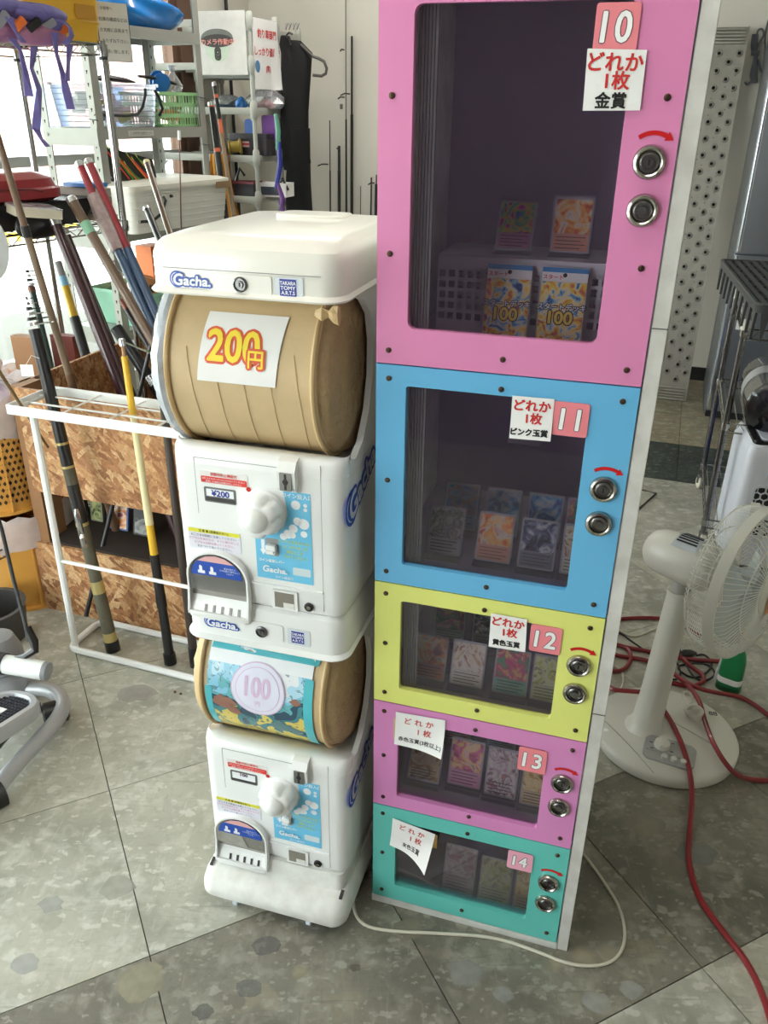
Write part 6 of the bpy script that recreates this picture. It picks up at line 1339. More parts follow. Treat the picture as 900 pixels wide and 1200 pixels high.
# ------------------------------------------------------------------ yellow bins with bags at the left edge
yb = mat('yellow_bin', (224, 164, 76), .42, var=.06, scale=6, coat=.2); orange_in = mat('orange_inside', (226, 130, 60), .5)
bagm = mat('poly_bag', (224, 214, 214), .3, alpha=.62, var=.1, scale=30, bump=.5)
def ybin(label, x, y, z, h, r=.17, seed=0, rz=0.):
    c = onz(x, y, z); t = thing('yellow_bin', label, 'bin', (c.x, c.y, z), RM.a+rz)
    n = 40
    obj('wall', MB().loft([[(rr*math.cos(2*PI*k/n)*1.0, rr*math.sin(2*PI*k/n), hh) for k in range(n)] for rr, hh in ((r*.93, 0), (r*.95, .012), (r*1.0, h), (r*1.03, h), (r*1.03, h+.012), (r*.97, h+.012), (r*.9, .02))], caps=False), yb, t)
    obj('base_rim', MB().lathe([(r*.9, .0), (r*1.02, 0), (r*1.02, .008), (r*.95, .012)], (0, 0, 0), (0, 0, 1), n), yb, t)
    for k in range(6):
        a = -2.2+.5*k; obj('rib', MB().box((-.003, -.008, .01), (.003, .004, h)), yb, t, loc=(r*.965*math.cos(a), r*.965*math.sin(a), 0), smooth=0).rotation_euler = (0, 0, a+PI/2)
    # lattice of dark diamond holes on one side
    mb = MB()
    for i in range(9):
        for j in range(int(h/.024)-1):
            a = -PI/2-1.35+i*.105+(j % 2)*.052 if seed == 0 else -PI/2+.35+i*.105+(j % 2)*.052; z_ = .045+j*.022; R_ = r*.985+.0025+.02*z_*0
            R_ = r*(.95+.05*z_/h)+.0016
            P = []
            for da, dz in ((-.036, 0), (0, -.0085), (.036, 0), (0, .0085)): P.append((R_*math.cos(a+da), R_*math.sin(a+da), z_+dz))
            mb.add(P, [[0,1,2,3]])
    obj('lattice_holes', mb, mat('lattice_dark', (60, 40, 26), .8), t, smooth=0, kind='stuff')
    mb = MB(); rnd = random.Random(seed+5); rings = []
    for f, hh in ((1.06, h-.10), (1.075, h-.05), (1.09, h), (1.05, h+.03), (.97, h+.01), (.85, h-.03)):
        rings.append([(r*f*(1+rnd.uniform(-.02, .02))*math.cos(2*PI*k/30), r*f*(1+rnd.uniform(-.02, .02))*math.sin(2*PI*k/30), hh+rnd.uniform(-.012, .012)) for k in range(30)])
    obj('bag_liner', mb.loft(rings, caps=False), bagm, t, smooth=50)
    return t
b1 = ybin('lower yellow bin with a lattice side standing on the floor beside the flakeboard bin', 14, 676, 0, .33, .165, 0)
c1 = onz(30, 716, 0)+Vector((-.03, .16, 0)); b1.location = (c1.x, c1.y, 0)
b2 = ybin('upper yellow bin with a bag liner stacked on the lower one', 14, 676, 0, .36, .165, 1); b2.location = (c1.x-.035, c1.y+.0, .362)
b3 = ybin('yellow bin with orange contents behind the stacked bins', 14, 676, 0, .62, .17, 2); b3.location = (c1.x-.12, c1.y+.42, 0)
def crmp(name, label, cat, p, L_, W_, H_, m, seed): t = thing(name, label, cat, p, RM.a); crum(t, L_, W_, H_, seed, m, 'film'); return t
crmp('plastic_bag', 'white and purple printed bag stuffed into the upper yellow bin', 'bag', (c1.x-.035, c1.y, .70), .10, .10, .09, art('bag_print', [(150, 110, 170), (236, 232, 236), (214, 200, 220), (120, 80, 120)], 9), 3)
crmp('plastic_bag', 'orange and clear bagged goods heaped in the rear yellow bin', 'bag', (c1.x-.12, c1.y+.42, .60), .15, .14, .12, art('bag_orange', [(206, 110, 60), (232, 210, 200), (226, 214, 214), (180, 120, 110)], 9), 8)
crmp('plastic_bag', 'pale pink bagged goods at the left edge under the bamboo pole', 'bag', (c1.x-.30, c1.y+.40, .68), .14, .12, .12, art('bag_pink', [(220, 196, 196), (236, 226, 226), (200, 170, 180)], 9), 13)
dk = onz(2, 758, 0); t = thing('refuse_bucket', 'dark bucket with a pink printed bag hanging down its front at the left edge', 'bucket', (dk.x-.04, dk.y+.05, 0), RM.a)
obj('bucket', MB().lathe([(.09, 0), (.10, .01), (.11, .12), (.114, .125), (.10, .125), (.09, .02)], (0, 0, 0), (0, 0, 1), 28, caps=False), mat('bucket_dark', (62, 60, 58), .5), t)
obj('printed_bag', MB().grid(lambda a, b: (.118*math.cos(-1.7+.75*a)*(1.03-.10*(1-b)), .118*math.sin(-1.7+.75*a)*(1.03-.10*(1-b)), .005+.17*b), 8, 6), art('pink_print', [(214, 70, 130), (236, 200, 214), (240, 238, 238), (236, 150, 180)], 10), t)

# ------------------------------------------------------------------ stepper exercise machine, bottom-left
sg = mat('stepper_silver', (176, 178, 182), .35, .3, var=.04); sgrey = mat('stepper_grey', (140, 142, 146), .4)
def zz(x, y, z): return onz(x, y, z)
o0 = onz(20, 860, 0); t = thing('stepper', 'silver and grey exercise stepper with a black tread plate, cut off by the left edge', 'exercise machine', (o0.x, o0.y, 0))
path = [zz(-50, 985, .035), zz(8, 908, .035), zz(38, 876, .035), zz(62, 850, .038), zz(74, 832, .042), zz(72, 817, .045), zz(58, 808, .045), zz(38, 806, .045), zz(10, 806, .045), zz(-20, 808, .045)]
def smoothp(P, it=2):
    P = [Vector(p) for p in P]
    for _ in range(it):
        Q = [P[0]]
        for a, b in zip(P, P[1:]): Q += [a*.75+b*.25, a*.25+b*.75]
        P = Q+[P[-1]]
    return P
obj('base_tube', MB().tube(smoothp(path), .0215, 14), sg, t, world=True)
for a, b in ((zz(50, 838, .026), zz(80, 830, .026)), (zz(-12, 937, .022), zz(6, 928, .022))): obj('rubber_foot', MB().tube([a, a.lerp(b, .08), a.lerp(b, .92), b], [.024, .033, .033, .024], 16), blackm, t, world=True)
# pedal: rounded frame with a black studded insert
pc = zz(-16, 848, .13); R = Matrix.Translation(pc) @ Matrix.Rotation(math.radians(70), 4, 'Z') @ Matrix.Rotation(math.radians(10), 4, 'Y')
pd = MB(); pd.T = R; pd.loft([[(x, y, z) for x, y in rrect(-.17+s, .15-s, -.075+s, .075-s, .07-s, 8)] for z, s in ((-.03, .02), (-.02, 0), (.010, 0), (.020, .006), (.020, .020), (.008, .026))]); ped = obj('pedal', pd, sg, t, world=True)
pd = MB(); pd.T = R; pd.loft([[(x, y, z) for x, y in rrect(-.17+s, .15-s, -.075+s, .075-s, .07-s, 8)] for z, s in ((.006, .026), (.011, .028))]); tr_ = obj('tread_plate', pd, blackm, ped, world=True)
pd = MB(); pd.T = R
for i in range(22):
    for j in range(9):
        x, y = -.125+.012*i, -.040+.010*j; pd.box((x, y, .010), (x+.007, y+.006, .0135))
ob = obj('tread_studs', pd, mat('stud_navy', (46, 48, 62), .5), ped, world=True, smooth=0, kind='stuff')
pd = MB(); pd.T = R; pd.box((-.02, -.012, .0138), (.06, .012, .0148)); obj('tread_label', pd, sticker_w, ped, world=True, smooth=0)
# cross cylinder with grey cap and the black lever
a, b = zz(6, 778, .16), zz(52, 786, .15)
obj('hydraulic_cover', MB().tube([a, b], .027, 24), whiteP, t, world=True); ax_ = (b-a).normalized()
obj('end_cap', MB().tube([b, b+ax_*.012, b+ax_*.016], [.028, .026, .014], 24), sgrey, t, world=True)
obj('collar', MB().tube([a-ax_*.03, a], [.029, .031], 20), blackm, t, world=True)
cone = zz(-4, 762, .15); obj('pivot_boot', MB().lathe([(.075, -.05), (.07, .0), (.05, .045), (.034, .05)], tuple(cone), (0, .1, 1), 28), sgrey, t, world=True)
obj('stand_body', MB().lathe([(.10, -.13), (.10, -.06), (.06, -.05)], tuple(cone), (0, .1, 1), 28), sg, t, world=True)
pv = zz(34, 752, .22); obj('lever', MB().tube([pv, onF(28, 725, (pv-CAM).dot(_F)+.01), onF(16, 680, (pv-CAM).dot(_F)+.02), onF(2, 620, (pv-CAM).dot(_F)+.05), onF(-30, 520, (pv-CAM).dot(_F)+.1)], .0055, 8), blackm, t, world=True)
q = onF(37, 742, (pv-CAM).dot(_F)); obj('lever_joint', MB().tube([onF(32, 735, (pv-CAM).dot(_F)), onF(40, 752, (pv-CAM).dot(_F)), onF(41, 762, (pv-CAM).dot(_F)), onF(28, 770, (pv-CAM).dot(_F)), onF(16, 772, (pv-CAM).dot(_F))], [.011, .013, .012, .009, .007], 8), blackm, t, world=True)
obj('bolt_plate', MB().box((-.012, -.003, -.018), (.012, .003, .018)), silver, t, loc=t.matrix_basis.inverted() @ zz(43, 829, .06), smooth=0)
obj('lower_link', MB().tube([zz(-10, 880, .06), zz(38, 824, .07)], .014, 10), blackm, t, world=True)
# pale rounded panel at the far left edge
q = onF(-19, 287, 1.9); t = thing('seat_panel', 'pale grey rounded panel just entering at the left edge below the red case', 'seat', q, RM.a+.2)
obj('panel', MB().lathe([(.02, -.018), (.055, -.016), (.066, 0), (.055, .016), (.02, .018)], (0, 0, 0), (.15, 1, 0), 40), mat('pale_grey_plastic', (198, 200, 200), .4), t)
t.scale = (1., 1., 1.25)
obj('support_pole', MB().tube([(-.60, 0, -q.z/1.25), (-.60, 0, -.2), (-.5, 0, -.02), (-.03, 0, -.01)], .012), sgrey, t)
# ------------------------------------------------------------------ fridge, loading ramp, chrome rack, cooler
fr_m = mat('fridge_silver', (132, 136, 142), .32, .75, var=.02, scale=3); fr_d = mat('fridge_dark', (42, 44, 48), .5)
fg = fthing('refrigerator', 'tall grey metallic refrigerator with two doors, cut off by the right edge', 'refrigerator', RM, .262, 4.88)
obj('body', MB().rbox((0, .03, .02), (.62, .66, 2.05), .01, 2, 3), mat('fridge_side', (120, 124, 130), .4, .6), fg); obj('kick_plate', MB().box((.01, .02, 0), (.61, .6, .05)), fr_d, fg, smooth=0)
zg = rvuz(4.88, 870, 297)[1]
d1 = obj('door', MB().rbox((.0, -.02, .05), (.62, .03, zg-.006), .022, 2, 6), fr_m, fg); d2 = obj('door', MB().rbox((.0, -.02, zg+.006), (.62, .03, 2.05), .022, 2, 6), fr_m, fg)
for d, z0, z1 in ((d1, .06, zg-.01), (d2, zg+.01, 2.04)): obj('edge_highlight', MB().rbox((.012, -.024, z0), (.028, -.016, z1), .003, 2, 3), mat('highlight_strip', (216, 222, 230), .15, 1.), d)  # bright strip stands in for the highlight down each door edge
# perforated aluminium ramp leaning on the back wall
ra = rvuz(5.13, 781, 465); alr = mat('ramp_aluminium', (164, 162, 154), .42, .55, var=.07, scale=25, dirt=(150, 148, 140))
rp = fthing('loading_ramp', 'long perforated aluminium loading ramp leaning against the back wall', 'ramp', RM, .052, 5.14)
topz = rvuz(5.5, 856, 31)[1]; lean = math.atan2(.40, topz); RL_ = math.hypot(.40, topz); rp.rotation_euler = (-lean, 0, RM.a)
mb = MB().box((-.107, -.0, .0), (.107, .006, RL_)); mb.box((-.110, -.014, 0), (-.104, .03, RL_)); mb.box((.104, -.014, 0), (.110, .03, RL_)); mb.box((-.004, -.002, .09), (.004, .0, RL_-.10)); mb.box((-.060, -.0015, .09), (-.057, .0, RL_-.10)) 
obj('deck', mb, alr, rp, smooth=0)
for z0 in (0, RL_-.085):
    mb = MB()
    for k in range(5): mb.rbox((-.094, -.012, z0+.017*k), (.094, 0, z0+.017*k+.013), .004, 0, 2)
    obj('grooved_end', mb, alr, rp)
bump = MB().lathe([(.019, 0), (.016, -.005), (.0125, -.008), (.0095, -.0075), (.009, -.003)], (0,0,0), (0,1,0), 14, caps=False).mesh(alr); holed = MB().lathe([(.0092, -.0055), (.0001, -.0055)], (0,0,0), (0,1,0), 12).mesh(hole_m)
k = 0; z = RL_-.13
while z > .12:
    for c in (-.050, .054):
        x = c + (-.024 if k % 2 else .024)
        p = obj('grip_hole', bump, None, rp, loc=(x, 0, z-(0 if c < 0 else 0))); obj('hole', holed, None, p)
    z -= .0435; k += 1
pin = MB()
for q in range(60):
    pin.lathe([(.003, -.0006), (.0001, -.0006)], (random.uniform(-.08, .08), 0, .12+q*.029), (0, 1, 0), 6)
obj('pin_holes', pin, hole_m, rp, smooth=0, kind='stuff')
# coil of grey flex hanging on the wall
cv = 5.62; t = thing('cable_coil', 'bundle of grey flex tied in a loop hanging on the wall beside the ramp', 'cable', rv(cv-.01, 886, 60), RM.a)
cm_ = mat('flex_grey', (92, 94, 100), .5)
def cw_(pts, r, m, nm='cable'):
    P = [t.matrix_basis.inverted() @ rv(cv-.025-.006*(i % 3), x, y) for i, (x, y) in enumerate(pts)]; obj(nm, MB().tube(smoothp(P), r, 6), m, t)
for dx in (-2, -.5, 1, 2.5): cw_([(885+dx, 40), (883+dx*1.3, 58), (886+dx*.2, 66), (882+dx*1.5, 88), (884+dx, 97)], .008, cm_)
cw_([(884, 62), (890, 50), (896, 40), (893, 33), (887, 36), (885, 60)], .006, cm_); cw_([(888, 70), (893, 90), (897, 60), (896, 40), (905, 10)], .006, cm_); cw_([(882, 92), (876, 100), (873, 96)], .007, cm_); obj('tie', MB().tube([t.matrix_basis.inverted() @ rv(cv-.04, x, 62) for x in (880, 890)], .014, 8), cm_, t)
# chrome rack on castors at the right
RA, RB = onz(821, 640), onz(819, 572); fa = RM.inv(RA); fb = RM.inv(RB)
vA, vB = fa.y, fb.y; uA = .175
t = fthing('wire_rack', 'chrome rack on castors with a slatted dark tray on top, beside the refrigerator', 'wire rack', RM, 0, 0)
uB = fb.x; uA = fa.x
A_, B_ = RM.w(uA, vA), RM.w(uB, vB)
# height where the top cap of the nearer pole shows (pixel row 376)
def zrow(P, row):
    lo, hi = 0., 2.5
    for _ in range(40):
        mid = (lo+hi)/2; q = Vector((P.x, P.y, mid))-CAM; y = 600-FPX*q.dot(_U)/q.dot(_F)
        if y > row: lo = mid
        else: hi = mid
    return (lo+hi)/2
zTa = zrow(A_, 376); zs_ = [zrow(A_, 496), zrow(A_, 380)]
wRk = .62
for (u, v) in ((uA, vA), (uB, vB), (uA+wRk, vA), (uB+wRk, vB)):
    p = obj('post', MB().cyl((u, v, .06), (u, v, zTa), .0125, n=12), mat('dark_chrome', (120, 120, 122), .25, 1.), t)
    mb = MB()
    for k in range(3, int(zTa/.03)): mb.tube([(u+.0127*math.cos(2*PI*j/10), v+.0127*math.sin(2*PI*j/10), .03*k) for j in range(11)], .0009, 4, False)
    obj('post_grooves', mb, mat('groove_dark', (60, 60, 62), .4, .8), p, kind='stuff')
    obj('post_cap', MB().lathe([(.0155, -.03), (.0165, -.01), (.0165, .0), (.012, .004)], (u, v, zTa), (0, 0, 1), 12), mat('cap_ivory', (220, 218, 206), .4), p)
    c_ = obj('castor', MB().lathe([(.026, -.012), (.03, -.008), (.03, .008), (.026, .012)], (u, v, .0305), (1, .3, 0), 20), mat('castor_ivory', (196, 192, 176), .4), t); obj('castor_fork', MB().box((u-.017, v-.012, .03), (u+.017, v+.012, .065)), chr_, c_, smooth=0)
for zz_ in (.12, zs_[0], zTa-.03):
    mb = MB()
    for dz in (0, -.035): mb.tube([(uA, vA, zz_+dz), (uA+wRk, vA, zz_+dz), (uB+wRk, vB, zz_+dz), (uB, vB, zz_+dz), (uA, vA, zz_+dz)], .0035, 6)
    s = obj('wire_shelf', mb, chr_, t); mb = MB(); n = 20
    mb.tube([(uA+(uB-uA)*k/n, vA+(vB-vA)*k/n, zz_-(.035 if k % 2 else 0)) for k in range(n+1)], .002, 5); n = 24; mb.tube([(uA+wRk*k/n, vA, zz_-(.035 if k % 2 else 0)) for k in range(n+1)], .002, 5)
    for k in range(22): mb.tube([(uA+wRk*(k+.5)/22, vA, zz_+.002), (uB+wRk*(k+.5)/22, vB, zz_+.002)], .0018, 4)
    obj('shelf_wires', mb, chr_, s)
    for (u, v) in ((uA, vA), (uB, vB)): obj('collar', MB().lathe([(.0145, 0), (.0165, .010), (.015, .028)], (u, v, zz_-.025), (0, 0, 1), 12), chr_, t)
# black slatted cover
bk_ = mat('cover_black', (62, 63, 64), .5, var=.06); zc = zTa+.006
L1 = rvuz(vB, 846, 303); cx0 = uB-.06; 
hT = .12; q1, q2 = onz(845, 303, zc+hT), onz(888, 356, zc+hT)
ta = math.atan2((q1-q2).y, (q1-q2).x)-PI/2; dD = (q1-q2).length; dW = .42
bc = thing('slatted_tray', 'dark grey slatted plastic tray with pointed ribs on top of the right chrome rack', 'tray', (q2.x, q2.y, zc), ta)
mb = MB(); mb.loft([[(x, y, z) for x, y in rrect(s, dW-s, s, dD-s, .03, 4)] for z, s in ((hT-.03, .0), (hT-.004, -.004), (hT, -.002), (hT, .008), (hT-.012, .014))], caps=False); obj('rim', mb, bk_, bc)
for k in range(10):
    y = .03+(dD-.06)*k/9; mb = MB(); mb.prism([(y-.020, hT-.03), (y+.020, hT-.03), (y+.003, .0), (y-.003, .0)], .0, .008, 0); obj('pointed_rib', mb, bk_, bc, smooth=0)
for k in range(14):
    x = .03+(dW-.06)*k/13; mb = MB(); mb.prism([(0, 0)], 0, 0, 1) if 0 else mb.add([(x-.014, .0, hT-.03), (x+.014, .0, hT-.03), (x+.002, .0, 0), (x-.002, 0, 0), (x-.014, .008, hT-.03), (x+.014, .008, hT-.03), (x+.002, .008, 0), (x-.002, .008, 0)], [[0,1,2,3],[7,6,5,4],[0,4,5,1],[1,5,6,2],[2,6,7,3],[3,7,4,0]]); obj('pointed_rib', mb, bk_, bc, smooth=0)
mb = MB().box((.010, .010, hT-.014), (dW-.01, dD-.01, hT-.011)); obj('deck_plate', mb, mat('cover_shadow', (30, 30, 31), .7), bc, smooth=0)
for k in range(12): 
    x = .03+(dW-.06)*k/11; obj('top_slat', MB().box((x-.012, .012, hT-.011), (x+.006, dD-.012, hT-.003)), bk_, bc, smooth=0)
for k in range(9): y = .03+(dD-.06)*k/8; obj('cross_slat', MB().box((.012, y-.003, hT-.010), (dW-.012, y+.003, hT-.005)), bk_, bc, smooth=0)
ptg = fthing('price_tag', 'narrow white tag hanging on the pole of the right chrome rack', 'tag', RM, uB+.02, vB-.02, zTa-.16); obj('tag', MB().box((0, 0, 0), (.025, .002, .11)), paper_m, ptg, smooth=0)
# black plastic-wrapped roll on the shelf
rp_ = rvuz(vA-.02, 895, 490); rr_ = .092
t = fthing('wrapped_roll', 'fat roll in shiny black film with a silver band on the right chrome rack', 'roll', RM, rvuz(vA, 900, 480)[0]+.005, vA+.02, zs_[0]+.004)
mb = MB(); rnd = random.Random(8); rings = []
for k, (d, rs_) in enumerate(((-.10, .05), (-.095, .80), (-.08, 1), (.0, 1.02), (.12, 1.0), (.30, 1.0), (.34, .9), (.345, .05))):
    rings.append([(rr_*rs_*(1+rnd.uniform(-.03, .03))*math.cos(2*PI*j/26), d+rnd.uniform(-.004, .004), rr_+rr_*rs_*(1+rnd.uniform(-.03, .03))*math.sin(2*PI*j/26)) for j in range(26)])
obj('film', mb.loft(rings), mat('black_film', (26, 28, 34), .15, var=.2, scale=30, bump=.5, coat=.8), t, smooth=40)
obj('silver_band', MB().tube([(0, .07, rr_), (0, .16, rr_)], rr_*1.035, 26), mat('band_silver', (190, 192, 196), .3, .5), t)
# air cooler
cl = mat('cooler_white', (214, 218, 230), .35, var=.02)
cc = onz(846, 668, 0); Q = Frame(cc.x, cc.y, -12)
# top height from the pixel row of the rear rim
zc_ = zrow(Vector((cc.x+.02, cc.y, 0)), 520)
t = thing('air_cooler', 'white air cooler with a honeycomb grille behind the fan at the right edge', 'air cooler', Q.w(0, 0, 0), Q.a)
Hc = zc_
obj('body', MB().loft([[(x, y, z) for x, y in rrect(s, .42-s, s, .32-s, .04, 6)] for z, s in ((.055, .0), (.07, -.002), (Hc-.05, .002), (Hc-.015, .012), (Hc, .03))]), cl, t)
obj('top_panel', MB().rbox((.02, .02, Hc-.012), (.40, .30, Hc+.003), .03, 2, 5), mat('cooler_black_top', (30, 31, 34), .2, coat=.5), t); obj('top_lid', MB().rbox((.05, .04, Hc+.002), (.38, .20, Hc+.008), .02, 2, 5), cl, t)
for k in range(4): obj('top_mark', MB().box((.10+.05*k, .245, Hc+.003), (.125+.05*k, .25, Hc+.0042)), sticker_w, t, smooth=0)
obj('handle_recess', MB().rbox((.14, -.004, Hc-.13), (.26, .004, Hc-.08), .01, 1, 4), mat('cooler_recess', (150, 154, 166), .5), t); obj('clip', MB().rbox((.08, -.008, Hc-.125), (.13, .004, Hc-.11), .004, 1, 3), cl, t)
gz0, gz1 = .16, Hc-.16; obj('grille_backing', MB().rbox((.05, -.0015, gz0), (.37, .001, gz1), .015, 1, 4), mat('grille_dark', (34, 36, 40), .6), t)
mb = MB(); R_ = .0165; dx = R_*math.sqrt(3); j = 0; z = gz0+.012
obj('grille_frame', MB().frame_plate(rrect(.045, .375, gz0-.005, gz1+.005, .018, 4), rrect(.053, .367, gz0+.003, gz1-.003, .014, 4), -.006, 0), cl, t)
while z < gz1-.008:
    for i in range(12):
        x = .060+dx*i+(dx/2 if j % 2 else 0)
        if x > .362: continue
        o = [(x+R_*math.sin(PI/3*k), z+R_*math.cos(PI/3*k)) for k in range(6)]; n_ = [(x+R_*.82*math.sin(PI/3*k), z+R_*.82*math.cos(PI/3*k)) for k in range(6)]; mb.frame_plate(o, n_, -.005, -.001)
    z += R_*1.5; j += 1
obj('honeycomb', mb, cl, t, smooth=0, kind='stuff')
obj('base_skirt', MB().rbox((.0, .0, .03), (.42, .32, .058), .03, 2, 4), cl, t)
for x in (.05, .37):
    for y in (.05, .27): obj('castor', MB().lathe([(.02, -.01), (.024, -.006), (.024, .006), (.02, .01)], (x, y, .0245), (1, 0, 0), 16), blackm, t)
bl = fthing('blue_bag', 'deep blue plastic bag slumped on the floor behind the right chrome rack posts', 'bag', RM, uA+.26, vB-.14, 0)
rnd = random.Random(14); bm_ = MB().grid(lambda a, b: ((.14+.02*math.sin(6*PI*a+3*b))*math.sin(PI*b)**.5*math.cos(2*PI*a), (.10+.015*math.sin(8*PI*a))*math.sin(PI*b)**.5*math.sin(2*PI*a), .20*(1-math.cos(PI*b))), 24, 14); obj('bag', bm_, mat('deep_blue_film', (20, 50, 190), .3, var=.15, bump=.3), bl)

# ------------------------------------------------------------------ white pedestal fan
fw = mat('fan_white', (216, 214, 204), .38, var=.02, scale=5, coat=.2); fw2 = mat('fan_wire', (222, 221, 212), .4)
fb_ = Vector((.7883, 1.7937, 0)); t = thing('pedestal_fan', 'white pedestal fan on a round base turned away to the right', 'fan', fb_, RM.a)
RB_ = .193
obj('base', MB().lathe([(RB_-.012, 0), (RB_-.002, .004), (RB_, .012), (RB_, .026), (RB_-.004, .033), (RB_-.014, .038), (RB_-.05, .046), (RB_-.10, .053), (.03, .057), (.0001, .057)], (0, 0, 0), (0, 0, 1), 64), fw, t)
def fl(p): return t.matrix_basis.inverted() @ Vector(p)
pb = fl(onz(757, 849, .055)); 
P0 = t.matrix_basis @ Vector((pb.x, pb.y, 0)); zp = zrow(P0, 692); zm = zrow(P0, 652)
mb = MB().lathe([(.058, -.004), (.046, .008), (.040, .02), (.036, .06), (.031, zp-.055-.02), (.0295, zp-.055)], (pb.x, pb.y, .053), (0, 0, 1), 28); 
P2 = pb+Vector((.022*math.cos(RM.a), -.022*math.sin(RM.a), 0))
mb = MB().tube([(pb.x, pb.y, .049), (pb.x, pb.y, .061), (pb.x+.001, pb.y, .073), (pb.x+(P2.x-pb.x)*.3, pb.y+(P2.y-pb.y)*.3, .16), (P2.x, P2.y, zp-.02), (P2.x, P2.y, zp)], [.058, .046, .040, .037, .0315, .0295], 28)
obj('pole', mb, fw, t)
obj('neck', MB().lathe([(.024, 0), (.026, .03), (.022, .06), (.025, .10)], (P2.x, P2.y, zp-.02), (0, 0, 1), 22), mat('fan_neck', (176, 176, 170), .4), t); obj('neck_collar', MB().lathe([(.031, 0), (.033, .006), (.031, .014)], (P2.x, P2.y, zp-.012), (0, 0, 1), 24), fw, t)
# raised quadrant lines + control panel on the base
cpn = fl(onz(784, 884, .045)); yaw = math.radians(-6)
Rm = Matrix.Translation((cpn.x, cpn.y, .0525)) @ Matrix.Rotation(yaw, 4, 'Z') @ Matrix.Rotation(math.radians(6.5), 4, 'X')
mb = MB(); mb.T = Rm; mb.loft([[(x, y, z) for x, y in rrect(-.066, .066, -.042, .042, .022, 6)] for z in (-.004, .003)]); cp_ = obj('control_panel', mb, mat('panel_grey', (176, 176, 174), .35, .3), t)
mb = MB(); mb.T = Rm; mb.lathe([(.021, .003), (.019, .014), (.014, .016), (.0001, .016)], (-.022, .014, 0), (0, 0, 1), 24); mb.box((-.0245, -.004, .014), (-.0195, .032, .019)); obj('timer_dial', mb, fw, cp_)
for k in range(3): mb = MB(); mb.T = Rm; mb.lathe([(.008, .003), (.0075, .011), (.0001, .012)], (-.010+.024*k, -.026, 0), (0, 0, 1), 16); obj('push_button', mb, fw, cp_)
mb = MB(); mb.T = Rm
for x, z in ((-.05, .014), (-.022, .040), (.004, .030), (.005, .0), (-.045, -.006)): mb.box((x-.004, z-.0012, .0031), (x+.004, z+.0012, .0036))
put_text(mb, blk_ink, 'タイマー', .007, (-.045, -.014, .0033), X3, Y3, 0, .0003); put_text(mb, blk_ink, '切 弱 中 強', .006, (.014, -.014, .0033), X3, Y3, 0, .0003); obj('panel_marks', mb, None, cp_, smooth=0)
for (x0, y0), (x1, y1) in (((704, 838), (766, 906)), ((777, 843), (842, 880))):
    a, b = fl(onz(x0, y0, .05)), fl(onz(x1, y1, .04)); obj('base_seam', MB().tube([a.lerp(b, k/6)+Vector((0, 0, (.0575-(a.lerp(b, k/6).xy.length/RB_)**2*.017)-a.lerp(b, k/6).z)) for k in range(7)], .0009, 5), mat('seam_beige', (150, 148, 140), .6), t)
gp = fl(onz(835, 838, .045)); mb = MB(); put_text(mb, mat('mark_grey', (70, 72, 74), .5), '88', .024, (gp.x, gp.y, .0508), Vector((.94, .2, 0)), Vector((-.2, .94, 0)), .0004, .0002); obj('base_mark', mb, None, t, smooth=0)
# head
LT = Vector((.030*math.cos(RM.a), -.030*math.sin(RM.a), 0)); hx, hy, hz = pb.x+LT.x, pb.y+LT.y, zm-.012
ang = math.radians(-48) - RM.a; ax_f = Vector((math.cos(ang), math.sin(ang), .03)).normalized()
hc = Vector((hx, hy, hz+.0))
obj('motor_housing', MB().lathe([(.004, -.118), (.030, -.114), (.048, -.100), (.056, -.078), (.060, -.04), (.062, .0), (.060, .055), (.050, .070), (.03, .085)], tuple(hc), ax_f, 36), fw, t)
rear = MB()
for k in range(5): a = .5+.35*k; rear.lathe([(.004, 0), (.0001, -.0005)], tuple(hc+ax_f*(-.108)+Vector((0, 0, .02))+Vector((-ax_f.y, ax_f.x, 0))*(-.03+.015*k)), ax_f, 6)
mb = MB(); side = Vector((-ax_f.y, ax_f.x, 0)).normalized(); sdn = -side; upv = ax_f.cross(side)
# rating label on top of the housing
mb = MB().use(mat('rating_label', (190, 196, 204), .3, .4))
pts = []
for i in range(7):
    th = math.radians(60+12*i); pts.append([hc+ax_f*d+(side*math.cos(th)+Z3*math.sin(th))*.0632 for d in (-.035, .03)])
mb.add([p for r in pts for p in r], [[2*i, 2*i+1, 2*i+3, 2*i+2] for i in range(6)]); mb.use(blk_ink)
for k in range(6):
    th0, th1 = math.radians(66+9*k), math.radians(71+9*k); mb.add([hc+ax_f*d+(side*math.cos(th)+Z3*math.sin(th))*.0637 for d, th in ((-.030, th0), (.018+.003*(k % 3), th0), (.018+.003*(k % 3), th1), (-.030, th1))], [[0,1,2,3]])
obj('rating_label', mb, None, t, smooth=0)
cc_ = hc+ax_f*.155; Rg = .182
def ring(c, r, w, n=72, m=fw2, nm='guard_ring', par=t, flat=None): 
    return obj(nm, MB().tube([c+(side*math.cos(2*PI*k/n)+upv*math.sin(2*PI*k/n))*r for k in range(n+1)], w, 6, False), m, par)
def gpt(r, d, a): return cc_+ax_f*d+(side*math.cos(a)+upv*math.sin(a))*r
